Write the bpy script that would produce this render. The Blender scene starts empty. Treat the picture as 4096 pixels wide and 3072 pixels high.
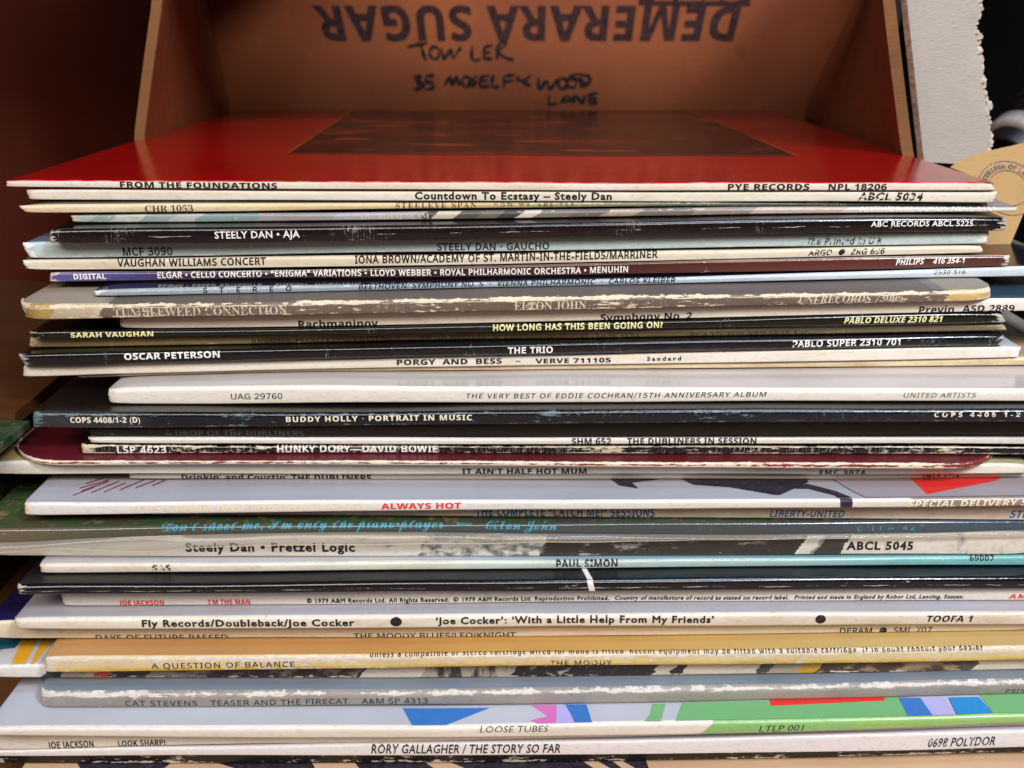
import bpy, bmesh, math, random
import numpy as np
from mathutils import Vector, noise
from mathutils.geometry import delaunay_2d_cdt

scene = bpy.context.scene
COL = scene.collection
random.seed(7)

# ------------------------------------------------------------------ camera
cam_data = bpy.data.cameras.new("camera")
cam_data.sensor_width = 36.0
cam_data.lens = 38.87
cam_data.clip_start = 0.01
cam_data.clip_end = 50.0
cam_data.dof.use_dof = True
cam_data.dof.focus_distance = 0.352
cam_data.dof.aperture_fstop = 15.0
cam = bpy.data.objects.new("camera", cam_data)
cam.location = (0.0, -0.355, 0.225)
cam.rotation_euler = (math.radians(72.0), 0.0, 0.0)
COL.objects.link(cam)
scene.camera = cam

# ------------------------------------------------------------------ room light
world = bpy.data.worlds.new("World")
scene.world = world
world.use_nodes = True
world.node_tree.nodes["Background"].inputs[0].default_value = (0.80, 0.86, 1.0, 1)
world.node_tree.nodes["Background"].inputs[1].default_value = 0.025


def area(name, loc, target, size, power, colour):
    d = bpy.data.lights.new(name, 'AREA')
    d.shape = 'RECTANGLE'
    d.size, d.size_y = size
    d.energy = power
    d.color = colour
    o = bpy.data.objects.new(name, d)
    o.location = loc
    o.rotation_euler = (Vector(target) - Vector(loc)).to_track_quat('-Z', 'Y').to_euler()
    COL.objects.link(o)
    return o


area("window_light", (0.47, -0.66, 0.78), (0.0, 0.03, 0.15), (0.17, 0.22), 8.0, (0.90, 0.95, 1.0))
area("ceiling_light", (0.30, -0.32, 1.30), (0.0, -0.05, 0.1), (0.40, 0.36), 6.0, (0.50, 0.69, 1.0))
area("room_light", (-0.22, -1.22, 1.08), (0.0, 0.0, 0.1), (1.6, 0.5), 21.0, (1.0, 0.89, 0.78))

scene.view_settings.view_transform = 'Standard'
scene.view_settings.look = 'None'
scene.view_settings.exposure = 0.1
scene.view_settings.gamma = 1.0
scene.view_settings.use_curve_mapping = False
scene.cycles.max_bounces = 8
scene.cycles.sample_clamp_indirect = 4.0

# sleeves from the top of the stack down, millimetres: left, right, front, skew, top and bottom height at 13 stations
# along the spine (every 30 mm from -180), then the lettering: text, from, to, cap height, base height, limit, style, ink, wear
SLEEVES = {
 'red': (-161.7, 154.1, 0.0, 0.0,
  [178.05, 178.0, 177.86, 177.74, 177.63, 177.54, 177.46, 177.4, 177.35, 177.32, 177.29, 177.28, 177.27],
  [175.82, 175.66, 175.33, 175.07, 174.88, 174.74, 174.65, 174.59, 174.56, 174.54, 174.52, 174.5, 174.5],
  [('FROM THE FOUNDATIONS', -125.0, -74.9, 1.93, 0.16, 2.61, 'w', 'ink', 0.03),
   ('PYE RECORDS', 68.9, 94.9, 2.05, 0.17, 2.77, 'w', 'ink', 0.12),
   ('NPL 18206', 101.0, 119.6, 2.05, 0.17, 2.77, 'w', 'ink', 0.05)]),
 'countdown': (-155.9, 155.7, 0.9, 0.0,
  [175.21, 175.18, 175.0, 174.84, 174.71, 174.6, 174.51, 174.45, 174.41, 174.4, 174.41, 174.4, 174.4],
  [171.46, 171.45, 171.36, 171.28, 171.19, 171.1, 171.0, 170.91, 170.81, 170.72, 170.62, 170.52, 170.51],
  [('Countdown To Ecstasy – Steely Dan', -31.2, 32.0, 2.87, 0.66, 3.68, 'G', 'ink', 0.05),
   ('ABCL 5034', 110.9, 131.8, 2.83, 0.57, 3.78, 'GI', 'ink', 0.4)]),
 'chr': (-155.2, 154.7, -1.2, 0.0335,
  [171.36, 171.35, 171.26, 171.18, 171.09, 171.0, 170.9, 170.81, 170.71, 170.62, 170.52, 170.42, 170.41],
  [168.4, 168.39, 168.4, 168.51, 168.7, 168.94, 169.2, 169.44, 169.51, 169.42, 169.32, 169.22, 169.21],
  [('CHR 1053', -116.1, -101.0, 2.19, 0.19, 2.74, 'r', 'brownink', 0.3),
   ('STEELEYE SPAN', -37.0, -11.4, 1.79, 0.27, 2.11, 'r', 'brownink', 0.2),
   ('NOW WE ARE SIX', -5.9, 20.0, 1.61, 0.45, 1.78, 'r', 'brownink', 0.45)]),
 'scam': (-140.5, 163.3, -1.8, 0.0201,
  [168.07, 168.07, 167.98, 167.95, 168.05, 168.25, 168.51, 168.82, 169.15, 169.32, 169.22, 169.12, 169.11],
  [165.15, 165.15, 165.1, 165.15, 165.33, 165.61, 165.95, 166.33, 166.7, 167.04, 167.32, 167.49, 167.52],
  [('THE ROYAL SCAM', -48.7, -26.5, 1.88, 0.13, 2.68, 'r', 'paleink', 0.35),
   ('ANCHOR RECORDS ABCL 5161', 111.7, 155.7, 2.08, 0.37, 2.45, 'g', 'whiteink', 0.3)]),
 'aja': (-144.1, 157.1, -10.2, 0.0272,
  [165.05, 165.05, 165.0, 165.05, 165.23, 165.51, 165.85, 166.23, 166.6, 166.94, 167.22, 167.39, 167.42],
  [159.91, 159.91, 159.9, 160.02, 160.27, 160.61, 160.99, 161.39, 161.77, 162.09, 162.31, 162.4, 162.4],
  [('STEELY DAN • AJA', -92.7, -66.3, 3.62, 1.49, 4.96, 'g', 'whiteink', 0.03),
   ('ABC RECORDS ABCL 5225', 113.4, 146.0, 3.49, 1.82, 4.91, 'g', 'whiteink', 0.1)]),
 'gaucho': (-154.9, 153.1, -5.7, 0.0163,
  [159.81, 159.81, 159.8, 159.92, 160.17, 160.51, 160.89, 161.29, 161.67, 161.99, 162.21, 162.3, 162.3],
  [154.22, 154.27, 154.62, 154.97, 155.33, 155.69, 156.06, 156.43, 156.8, 157.18, 157.56, 157.94, 157.99],
  [('MCF 3090', -123.7, -108.0, 2.95, 0.55, 3.69, 'h', 'slateink', 0.05),
   ('STEELY DAN · GAUCHO', -23.9, 11.9, 2.69, 0.57, 3.36, 'h', 'slateink', 0.03),
   ('The Printed in U.K.', 94.4, 119.2, 2.68, 0.61, 3.58, 'hI', 'slateink', 0.55)]),
 'vaughan': (-156.2, 151.2, -6.2, 0.0098,
  [154.06, 154.09, 154.29, 154.53, 154.82, 155.14, 155.51, 155.93, 156.4, 156.92, 157.46, 157.84, 157.89],
  [150.41, 150.4, 150.49, 150.71, 151.05, 151.5, 152.03, 152.62, 153.25, 153.91, 154.57, 155.2, 155.23],
  [('VAUGHAN WILLIAMS CONCERT', -126.0, -78.6, 3.28, 1.09, 3.64, 'h', 'ink', 0.12),
   ('IONA BROWN/ACADEMY OF ST. MARTIN-IN-THE-FIELDS/MARRINER', -50.2, 46.6, 3.35, 1.08, 3.85, 'h', 'ink', 0.02),
   ('ARGO  ●  ZRG 696', 94.8, 119.4, 2.28, 0.57, 2.85, 'hI', 'ink', 0.4)]),
 'elgar': (-149.0, 160.3, -5.7, 0.0059,
  [149.66, 149.66, 149.69, 149.95, 150.39, 150.97, 151.64, 152.37, 153.1, 153.79, 154.4, 154.88, 155.01],
  [146.27, 146.27, 146.58, 146.86, 147.13, 147.42, 147.75, 148.15, 148.64, 149.25, 150.0, 150.93, 151.29],
  [('DIGITAL', -140.8, -130.4, 2.54, 0.78, 3.25, 'b', 'whiteink', 0.1),
   ('ELGAR • CELLO CONCERTO • “ENIGMA” VARIATIONS • LLOYD WEBBER • ROYAL PHILHARMONIC ORCHESTRA • MENUHIN', -113.9, 37.3, 2.69, 0.83, 3.45, 'h', 'whiteink', 0.1),
   ('PHILIPS', 123.3, 132.4, 3.2, 1.39, 4.1, 'bI', 'whiteink', 0.2),
   ('416 354-1', 135.2, 145.5, 3.07, 1.34, 3.94, 'bI', 'whiteink', 0.2)]),
 'beethoven': (-131.0, 183.5, -11.5, 0.0448,
  [146.17, 146.17, 146.48, 146.76, 147.03, 147.32, 147.65, 148.05, 148.54, 149.15, 149.9, 150.83, 151.19],
  [143.87, 143.87, 144.0, 144.43, 144.85, 145.26, 145.66, 146.04, 146.41, 146.77, 147.11, 147.43, 147.59],
  [('STEREO', -96.9, -69.4, 2.0, 0.52, 2.36, 'h', 'navyink', 0.05),
   ('BEETHOVEN: SYMPHONY NO. 5  ·  VIENNA PHILHARMONIC  ·  CARLOS KLEIBER', -48.5, 52.1, 1.94, 0.5, 2.28, 'hI', 'navyink', 0.06),
   ('2530 516', 135.8, 146.1, 2.38, 1.16, 3.05, 'sI', 'navyink', 0.05)]),
 'tumble': (-152.6, 150.6, -24.1, 0.0147,
  [143.77, 143.77, 143.9, 144.33, 144.75, 145.16, 145.56, 145.94, 146.31, 146.67, 147.01, 147.33, 147.49],
  [138.57, 138.6, 139.06, 139.52, 139.99, 140.47, 140.96, 141.47, 142.0, 142.56, 143.15, 143.76, 143.79],
  [('TUMBLEWEED CONNECTION', -122.1, -69.0, 3.18, 0.55, 4.54, 'r', 'paleink', 0.3),
   ('ELTON JOHN', 0.7, 22.9, 2.85, 0.32, 4.6, 'r', 'paleink', 0.1),
   ('UNI RECORDS 73096', 88.5, 120.7, 2.94, 0.59, 3.92, 'rI', 'paleink', 0.35)]),
 'rach': (-122.9, 191.6, -19.6, 0.0088,
  [138.47, 138.5, 138.96, 139.42, 139.89, 140.37, 140.86, 141.37, 141.9, 142.46, 143.05, 143.66, 143.69],
  [134.53, 134.53, 134.54, 134.73, 135.1, 135.6, 136.2, 136.86, 137.56, 138.25, 138.91, 139.49, 139.66],
  [('Rachmaninov', -66.8, -41.9, 1.99, -0.4, 2.65, 'b', 'ink', 0.05),
   ('Symphony No. 2', 27.7, 56.4, 1.97, -0.18, 2.24, 'b', 'ink', 0.12),
   ('Previn', 127.4, 138.4, 2.09, -0.2, 2.46, 'b', 'navyink', 0.25),
   ('ASD 2889', 141.0, 157.4, 2.09, -0.05, 2.55, 'b', 'navyink', 0.35)]),
 'sarah': (-150.3, 154.9, -20.5, 0.0138,
  [134.43, 134.43, 134.44, 134.63, 135.0, 135.5, 136.1, 136.76, 137.46, 138.15, 138.81, 139.39, 139.56],
  [131.64, 131.64, 131.91, 132.23, 132.59, 132.98, 133.4, 133.83, 134.28, 134.72, 135.15, 135.57, 135.64],
  [('SARAH VAUGHAN', -137.6, -111.9, 1.86, 0.37, 2.48, 'w', 'lemonink', 0.08),
   ('HOW LONG HAS THIS BEEN GOING ON?', -5.9, 47.2, 2.35, 0.57, 2.87, 'h', 'lemonink', 0.08),
   ('PABLO DELUXE 2310 821', 104.1, 135.1, 2.73, 0.89, 3.41, 'bI', 'lemonink', 0.15)]),
 'brahms': (-152.7, 156.6, -17.8, 0.0083,
  [131.54, 131.54, 131.81, 132.13, 132.49, 132.88, 133.3, 133.73, 134.18, 134.62, 135.05, 135.47, 135.54],
  [127.82, 127.86, 128.32, 128.79, 129.27, 129.74, 130.22, 130.69, 131.14, 131.59, 132.02, 132.43, 132.52],
  [('BRAHMS: PIANO CONCERTO No. 2', -82.4, -35.1, 1.56, -0.12, 2.4, 'r', 'umberink', 0.25),
   ('RICHTER/LEINSDORF/CHICAGO SYMPHONY ORCHESTRA', -29.1, 40.5, 1.44, -0.11, 2.22, 'r', 'umberink', 0.4),
   ('RCA VICTOR RED SEAL LM', 56.3, 93.6, 1.35, -0.22, 2.24, 'r', 'umberink', 0.4)]),
 'oscar': (-153.2, 155.1, -22.6, 0.018,
  [127.72, 127.76, 128.22, 128.69, 129.17, 129.64, 130.12, 130.59, 131.04, 131.49, 131.92, 132.33, 132.42],
  [123.61, 123.65, 124.16, 124.69, 125.24, 125.78, 126.31, 126.83, 127.31, 127.75, 128.14, 128.46, 128.52],
  [('OSCAR PETERSON', -120.8, -91.1, 3.46, 1.47, 4.33, 'b', 'whiteink', 0.03),
   ('THE TRIO', -1.3, 12.8, 2.58, 0.69, 3.44, 'h', 'whiteink', 0.1),
   ('PABLO SUPER 2310 701', 88.1, 122.0, 2.82, 0.83, 3.76, 'h', 'whiteink', 0.3)]),
 'porgy': (-154.3, 161.0, -21.0, 0.0108,
  [123.51, 123.55, 124.06, 124.59, 125.14, 125.68, 126.21, 126.73, 127.21, 127.65, 128.04, 128.36, 128.42],
  [119.12, 119.26, 120.23, 120.99, 121.59, 122.06, 122.45, 122.79, 123.13, 123.5, 123.95, 124.51, 124.76],
  [('PORGY  AND  BESS', -36.3, -3.2, 2.59, 0.88, 2.94, 'w', 'ink', 0.15),
   ('–', 1.1, 2.7, 2.68, 0.91, 3.04, 'w', 'ink', 0),
   ('VERVE 711105', 7.4, 31.2, 2.25, 0.75, 3.0, 'w', 'ink', 0.2),
   ('Sandard', 42.6, 53.4, 2.34, 1.11, 2.92, 'G', 'ink', 0.03)]),
 'cream': (-138.7, 175.8, -19.5, 0.0065,
  [119.02, 119.16, 120.13, 120.89, 121.49, 121.96, 122.35, 122.69, 123.03, 123.4, 123.85, 124.41, 124.66],
  [117.82, 117.96, 118.93, 119.69, 120.29, 120.53, 120.66, 120.82, 121.0, 121.2, 121.42, 121.66, 121.77],
  []),
 'cochran': (-124.8, 189.7, -36.3, -0.0331,
  [117.72, 117.86, 118.83, 119.59, 120.19, 120.43, 120.56, 120.72, 120.9, 121.1, 121.32, 121.56, 121.67],
  [113.45, 113.45, 113.51, 113.86, 114.28, 114.76, 115.26, 115.78, 116.29, 116.76, 117.18, 117.53, 117.56],
  [('UAG 29760', -86.2, -70.3, 3.44, 1.61, 5.73, 's', 'slateink', 0),
   ('THE VERY BEST OF EDDIE COCHRAN/15TH ANNIVERSARY ALBUM', -13.9, 76.8, 3.1, 1.58, 4.93, 'sI', 'slateink', 0.03),
   ('UNITED ARTISTS', 117.6, 139.1, 2.82, 1.32, 4.4, 'sI', 'greyink', 0.08)]),
 'holly': (-146.1, 168.4, -43.0, -0.0295,
  [113.35, 113.35, 113.41, 113.76, 114.18, 114.66, 115.16, 115.68, 116.19, 116.66, 117.08, 117.43, 117.46],
  [107.85, 107.85, 108.37, 108.96, 109.56, 110.17, 110.76, 111.34, 111.89, 112.39, 112.84, 113.22, 113.23],
  [('COPS 4408/1-2 (D)', -134.1, -112.6, 3.55, 1.78, 5.23, 'b', 'creamink', 0.08),
   ('BUDDY HOLLY · PORTRAIT IN MUSIC', -68.2, -12.0, 3.15, 1.51, 4.31, 'b', 'creamink', 0.06),
   ('COPS 4408 1-2', 124.9, 149.9, 3.04, 1.65, 4.34, 'b', 'creamink', 0.4)]),
 'drop': (-130.7, 183.8, -39.0, -0.0177,
  [107.75, 107.75, 108.27, 108.86, 109.46, 110.07, 110.66, 111.24, 111.79, 112.29, 112.74, 113.12, 113.13],
  [104.85, 104.85, 104.83, 104.85, 104.98, 105.2, 105.47, 105.78, 106.09, 106.38, 106.63, 106.82, 106.84],
  [('A DROP OF THE DUBLINERS', -106.4, -63.7, 2.16, 0.14, 2.88, 'b', 'smokeink', 0.2)]),
 'session': (-130.4, 184.1, -38.5, -0.0106,
  [104.75, 104.75, 104.73, 104.71, 104.65, 104.72, 104.89, 105.11, 105.36, 105.6, 105.78, 105.88, 105.89],
  [102.58, 102.58, 102.49, 102.35, 102.34, 102.43, 102.59, 102.79, 102.99, 103.16, 103.26, 103.27, 103.26],
  [('SHM 652', 18.3, 30.3, 1.99, 0.12, 2.36, 'b', 'navyink', 0.04),
   ('THE DUBLINERS IN SESSION', 35.2, 74.6, 1.98, 0.12, 2.36, 'b', 'navyink', 0.06)]),
 'hunky': (-133.2, 181.3, -37.5, -0.0064,
  [102.3, 102.3, 102.13, 101.89, 101.82, 101.88, 102.01, 102.17, 102.3, 102.36, 102.31, 102.09, 102.01],
  [98.77, 98.77, 98.9, 99.11, 99.24, 99.29, 99.29, 99.27, 99.24, 99.22, 99.25, 99.33, 99.36],
  [('LSP 4623', -121.8, -106.6, 2.43, 0.26, 3.24, 'h', 'whiteink', 0.1),
   ('HUNKY DORY—DAVID BOWIE', -72.4, -22.9, 2.43, 0.4, 2.69, 'h', 'whiteink', 0.1)]),
 'maroon': (-157.0, 151.5, -43.5, -0.0108,
  [98.67, 98.67, 98.8, 99.01, 99.14, 99.19, 99.19, 99.17, 99.14, 99.12, 99.15, 99.23, 99.26],
  [97.09, 97.09, 97.27, 97.63, 97.75, 97.72, 97.57, 97.39, 97.23, 97.15, 97.22, 97.28, 97.28],
  []),
 'mum': (-161.3, 159.2, -39.0, -0.0065,
  [96.99, 96.99, 97.17, 97.53, 97.65, 97.62, 97.47, 97.29, 97.13, 97.05, 97.12, 97.18, 97.18],
  [92.36, 92.43, 92.63, 92.77, 92.86, 92.93, 92.99, 93.04, 93.1, 93.19, 93.32, 93.5, 93.56],
  [('IT AIN’T HALF HOT MUM', -15.4, 23.0, 1.89, 0.05, 2.63, 'w', 'navyink', 0.05),
   ('EMC 3074', 94.6, 108.7, 1.47, 0.0, 1.73, 'b', 'ink', 0.2)]),
 'drinkin': (-119.9, 194.6, -36.0, -0.0039,
  [92.26, 92.33, 92.53, 92.67, 92.76, 92.83, 92.89, 92.94, 93.0, 93.09, 93.22, 93.4, 93.46],
  [89.78, 89.78, 89.78, 89.96, 90.04, 90.05, 90.04, 90.04, 90.09, 90.23, 90.49, 90.93, 91.1],
  [('Drinkin’ and Courtin’ THE DUBLINERS', -103.1, -43.8, 1.44, -0.48, 1.6, 'b', 'ink', 0.1),
   ('EMLP 1174', 127.8, 139.2, 1.22, 0.12, 1.22, 'b', 'ink', 0.45)]),
 'otis': (-146.0, 168.5, -51.9, 0.0041,
  [89.68, 89.68, 89.68, 89.86, 89.94, 89.95, 89.94, 89.94, 89.99, 90.13, 90.39, 90.83, 91.0],
  [85.22, 85.22, 85.58, 85.93, 86.22, 86.45, 86.65, 86.83, 87.02, 87.22, 87.45, 87.73, 87.77],
  [('OTIS GRAND AND THE DANCE KINGS', -113.6, -43.4, 2.84, 0.65, 4.06, 'w', 'buffink', 0.05),
   ('ALWAYS HOT', -39.1, -15.2, 2.54, 0.69, 3.43, 'w', 'redink', 0.02),
   ('SPECIAL DELIVERY S', 118.3, 154.3, 2.12, 0.15, 2.94, 'wI', 'buffink', 0.12)]),
 'catchme': (-110.5, 204.0, -45.9, 0.0025,
  [85.12, 85.12, 85.48, 85.83, 86.12, 86.35, 86.55, 86.73, 86.92, 87.12, 87.35, 87.63, 87.67],
  [82.46, 82.46, 82.46, 82.46, 82.32, 82.07, 81.81, 81.56, 81.31, 81.07, 80.83, 80.59, 80.54],
  [('THE COMPLETE “CATCH ME!” SESSIONS', -11.1, 43.6, 3.1, 0.41, 2.29, 'h', 'blueink', 0.12),
   ('LIBERTY-UNITED', 78.8, 101.7, 2.77, 0.62, 3.46, 'hI', 'blueink', 0.15),
   ('STEREO', 152.2, 164.6, 3.22, 0.92, 4.6, 'hI', 'blueink', 0.1)]),
 'shoot': (-162.2, 165.8, -50.5, 0.0322,
  [82.36, 82.36, 82.36, 82.36, 82.22, 81.97, 81.71, 81.46, 81.21, 80.97, 80.73, 80.49, 80.44],
  [77.24, 77.4, 78.77, 79.36, 79.35, 78.91, 78.21, 77.43, 76.74, 76.31, 76.31, 76.92, 77.17],
  [('Don’t shoot me, I’m only the piano-player   —   Elton John', -104.7, 13.5, 4.59, 1.59, 4.68, 'c', 'tealink', 0.05),
   ('DJLPH 427', 105.6, 125.9, 3.03, 1.35, 3.37, 's', 'tealink', 0.6)]),
 'pretzel': (-159.6, 160.9, -48.5, 0.0193,
  [77.14, 77.3, 78.67, 79.26, 79.25, 78.81, 78.11, 77.33, 76.64, 76.21, 76.21, 76.82, 77.07],
  [71.41, 71.32, 70.88, 70.52, 70.22, 69.98, 69.77, 69.58, 69.41, 69.24, 69.05, 68.84, 68.78],
  [('Steely Dan • Pretzel Logic', -99.3, -48.0, 4.57, 1.79, 4.48, 'G', 'ink', 0.02),
   ('ABCL 5045', 103.0, 123.7, 4.25, 1.63, 5.83, 'G', 'ink', 0.06)]),
 'simon': (-142.3, 172.2, -51.3, 0.0321,
  [71.31, 71.22, 70.78, 70.42, 70.12, 69.88, 69.67, 69.48, 69.31, 69.14, 68.95, 68.74, 68.68],
  [67.9, 67.9, 67.66, 67.38, 67.16, 66.97, 66.81, 66.64, 66.46, 66.25, 65.97, 65.63, 65.51],
  [('SAS', -108.5, -103.0, 2.48, 0.62, 3.1, 'b', 'ink', 0.55),
   ('PAUL SIMON', 13.5, 32.3, 2.64, 0.69, 3.15, 'b', 'ink', 0.3),
   ('69007', 141.4, 149.2, 3.15, 1.65, 3.0, 'bI', 'ink', 0.1)]),
 'stripe': (-146.5, 168.0, -58.5, 0.0318,
  [67.8, 67.8, 67.56, 67.28, 67.06, 66.87, 66.71, 66.54, 66.36, 66.15, 65.87, 65.53, 65.41],
  [64.48, 64.48, 64.1, 63.71, 63.37, 63.07, 62.79, 62.51, 62.23, 61.92, 61.56, 61.14, 61.06],
  []),
 'theman': (-136.9, 177.6, -54.0, 0.0191,
  [64.38, 64.38, 64.0, 63.61, 63.27, 62.97, 62.69, 62.41, 62.13, 61.82, 61.46, 61.04, 60.96],
  [57.06, 57.06, 56.99, 56.87, 56.79, 56.73, 56.66, 56.59, 56.5, 56.36, 56.18, 55.93, 55.85],
  [('JOE JACKSON', -119.3, -105.7, 1.87, 0.29, 3.59, 'w', 'redink', 0.03),
   ('I’M THE MAN', -92.4, -79.7, 2.03, 0.31, 3.9, 'w', 'redink', 0.03),
   ('© 1979 A&M Records Ltd. All Rights Reserved.', -62.5, -19.1, 2.12, 0.68, 3.78, 'G', 'ink', 0.03),
   ('℗ 1979 A&M Records Ltd. Reproduction Prohibited.', -17.9, 29.8, 2.04, 0.7, 3.52, 'G', 'ink', 0.03),
   ('Country of manufacture of record as stated on record label.', 31.5, 84.9, 2.1, 0.8, 3.62, 'GI', 'ink', 0.05),
   ('Printed and made in England by Robor Ltd, Lancing, Sussex.', 86.7, 139.2, 2.13, 0.85, 3.55, 'GI', 'ink', 0.05),
   ('AMLH 64794', 153.1, 176.1, 2.22, 0.75, 3.42, 'wI', 'redink', 0.1)]),
 'cocker': (-148.8, 165.7, -60.9, 0.0176,
  [56.96, 56.96, 56.89, 56.77, 56.69, 56.63, 56.56, 56.49, 56.4, 56.26, 56.08, 55.83, 55.75],
  [53.02, 53.02, 52.79, 52.6, 52.45, 52.33, 52.23, 52.14, 52.04, 51.91, 51.75, 51.54, 51.5],
  [('Fly Records/Doubleback/Joe Cocker', -110.6, -47.2, 3.16, 1.01, 4.21, 'G', 'ink', 0.12),
   ('●', -36.5, -33.0, 3.65, 0.83, 4.15, 'b', 'ink', 0.05),
   ('‘Joe Cocker’: ‘With a Little Help From My Friends’', -22.9, 60.9, 3.55, 1.42, 4.18, 'G', 'ink', 0.12),
   ('●', 91.6, 94.8, 3.55, 0.89, 4.43, 'b', 'ink', 0.05),
   ('TOOFA 1', 125.6, 139.6, 3.25, 1.21, 4.34, 'bI', 'ink', 0.15)]),
 'days': (-160.5, 160.0, -56.4, 0.0106,
  [52.92, 52.92, 52.69, 52.5, 52.35, 52.23, 52.13, 52.04, 51.94, 51.81, 51.65, 51.44, 51.4],
  [46.75, 46.71, 46.52, 46.4, 46.34, 46.35, 46.41, 46.52, 46.69, 46.91, 47.18, 47.49, 47.57],
  [('DAYS OF FUTURE PASSED', -127.1, -86.9, 1.2, -0.84, 2.4, 's', 'ink', 0.15),
   ('THE MOODY BLUES/LEO/KNIGHT', -48.4, 1.1, 1.58, -0.31, 2.55, 's', 'ink', 0.05),
   ('DERAM  ●  SML 707', 100.8, 129.1, 1.8, -0.24, 2.41, 's', 'ink', 0.2)]),
 'balance': (-139.5, 175.0, -65.8, 0.015,
  [46.65, 46.61, 46.42, 46.3, 46.24, 46.25, 46.31, 46.42, 46.59, 46.81, 47.08, 47.39, 47.47],
  [40.76, 40.76, 41.07, 41.41, 41.59, 41.66, 41.68, 41.68, 41.72, 41.86, 42.14, 42.61, 42.68],
  [('A QUESTION OF BALANCE', -107.5, -64.9, 2.8, 0.97, 4.84, 's', 'umberink', 0.25),
   ('THE MOODY', 11.5, 30.0, 1.84, 0.24, 4.84, 's', 'umberink', 0.4),
   ('unless a compatible or stereo cartridge wired for mono is fitted. Recent equipment may be fitted with a suitable cartridge. If in doubt consult your dealer', -42.4, 141.5, 5.02, 3.93, 4.73, 'b', 'umberink', 0.05)]),
 'collage': (-159.1, 161.4, -61.8, 0.009,
  [40.66, 40.66, 40.97, 41.31, 41.49, 41.56, 41.58, 41.58, 41.62, 41.76, 42.04, 42.51, 42.58],
  [36.36, 36.29, 35.95, 35.72, 35.6, 35.57, 35.63, 35.79, 36.03, 36.36, 36.77, 37.25, 37.36],
  []),
 'cat': (-141.6, 172.9, -68.5, 0.016,
  [36.26, 36.19, 35.85, 35.62, 35.5, 35.47, 35.53, 35.69, 35.93, 36.26, 36.67, 37.15, 37.26],
  [30.82, 30.82, 30.61, 30.39, 30.27, 30.25, 30.34, 30.52, 30.82, 31.22, 31.74, 32.37, 32.47],
  [('CAT STEVENS', -115.5, -94.1, 2.51, 0.73, 5.23, 's', 'slateink', 0.15),
   ('TEASER AND THE FIRECAT', -90.2, -49.0, 2.58, 0.75, 5.37, 's', 'slateink', 0.1),
   ('A&M SP 4313', -45.1, -25.2, 2.58, 0.75, 5.38, 's', 'slateink', 0.05),
   ('PRINTED', 149.0, 160.2, 2.01, 0.67, 4.79, 'sI', 'slateink', 0.2)]),
 'loose': (-153.7, 166.8, -78.2, 0.0135,
  [30.72, 30.72, 30.51, 30.29, 30.17, 30.15, 30.24, 30.42, 30.72, 31.12, 31.64, 32.27, 32.37],
  [27.52, 27.52, 26.98, 26.51, 26.16, 25.94, 25.88, 26.02, 26.37, 26.96, 27.82, 28.97, 28.99],
  [('LOOSE TUBES', -9.4, 10.7, 3.73, 1.89, 4.97, 'kI', 'ink', 0),
   ('LTLP 001', 72.6, 85.8, 2.72, 0.69, 4.06, 'kI', 'ink', 0.08)]),
 'sharp': (-156.2, 164.3, -74.2, 0.0081,
  [27.42, 27.42, 26.88, 26.41, 26.06, 25.84, 25.78, 25.92, 26.27, 26.86, 27.72, 28.87, 28.89],
  [19.34, 19.38, 20.07, 20.67, 21.21, 21.72, 22.25, 22.82, 23.46, 24.22, 25.12, 26.2, 26.3],
  [('JOE JACKSON', -138.1, -124.5, 2.49, 0.28, 3.55, 'h', 'ink', 0.1),
   ('LOOK SHARP!', -117.2, -103.2, 2.15, 0.25, 3.08, 'h', 'ink', 0.06)]),
 'rory': (-156.8, 163.7, -75.1, 0.0007,
  [19.24, 19.28, 19.97, 20.57, 21.11, 21.62, 22.15, 22.72, 23.36, 24.12, 25.02, 26.1, 26.2],
  [16.92, 16.94, 17.07, 17.14, 17.18, 17.24, 17.34, 17.53, 17.85, 18.33, 19.02, 19.94, 20.01],
  [('RORY GALLAGHER / THE STORY SO FAR', -42.0, 14.4, 3.9, 0.95, 4.75, 'gI', 'ink', 0.02),
   ('0698 POLYDOR', 123.8, 143.7, 4.19, 1.2, 5.99, 'gI', 'navyink', 0.35)]),
 'black': (-159.1, 161.4, -70.6, 0.0004,
  [16.82, 16.84, 16.97, 17.04, 17.08, 17.14, 17.24, 17.43, 17.75, 18.23, 18.92, 19.84, 19.91],
  [11.21, 11.18, 11.04, 10.97, 11.0, 11.13, 11.37, 11.73, 12.23, 12.87, 13.66, 14.61, 14.79],
  []),
 'last': (-148.4, 172.1, -90.6, 0.0003,
  [11.11, 11.08, 10.94, 10.87, 10.9, 11.03, 11.27, 11.63, 12.13, 12.77, 13.56, 14.51, 14.69],
  [9.91, 9.88, 9.74, 9.67, 9.7, 9.83, 10.07, 10.43, 10.93, 11.57, 12.36, 13.31, 13.49],
  []),
}
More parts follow.
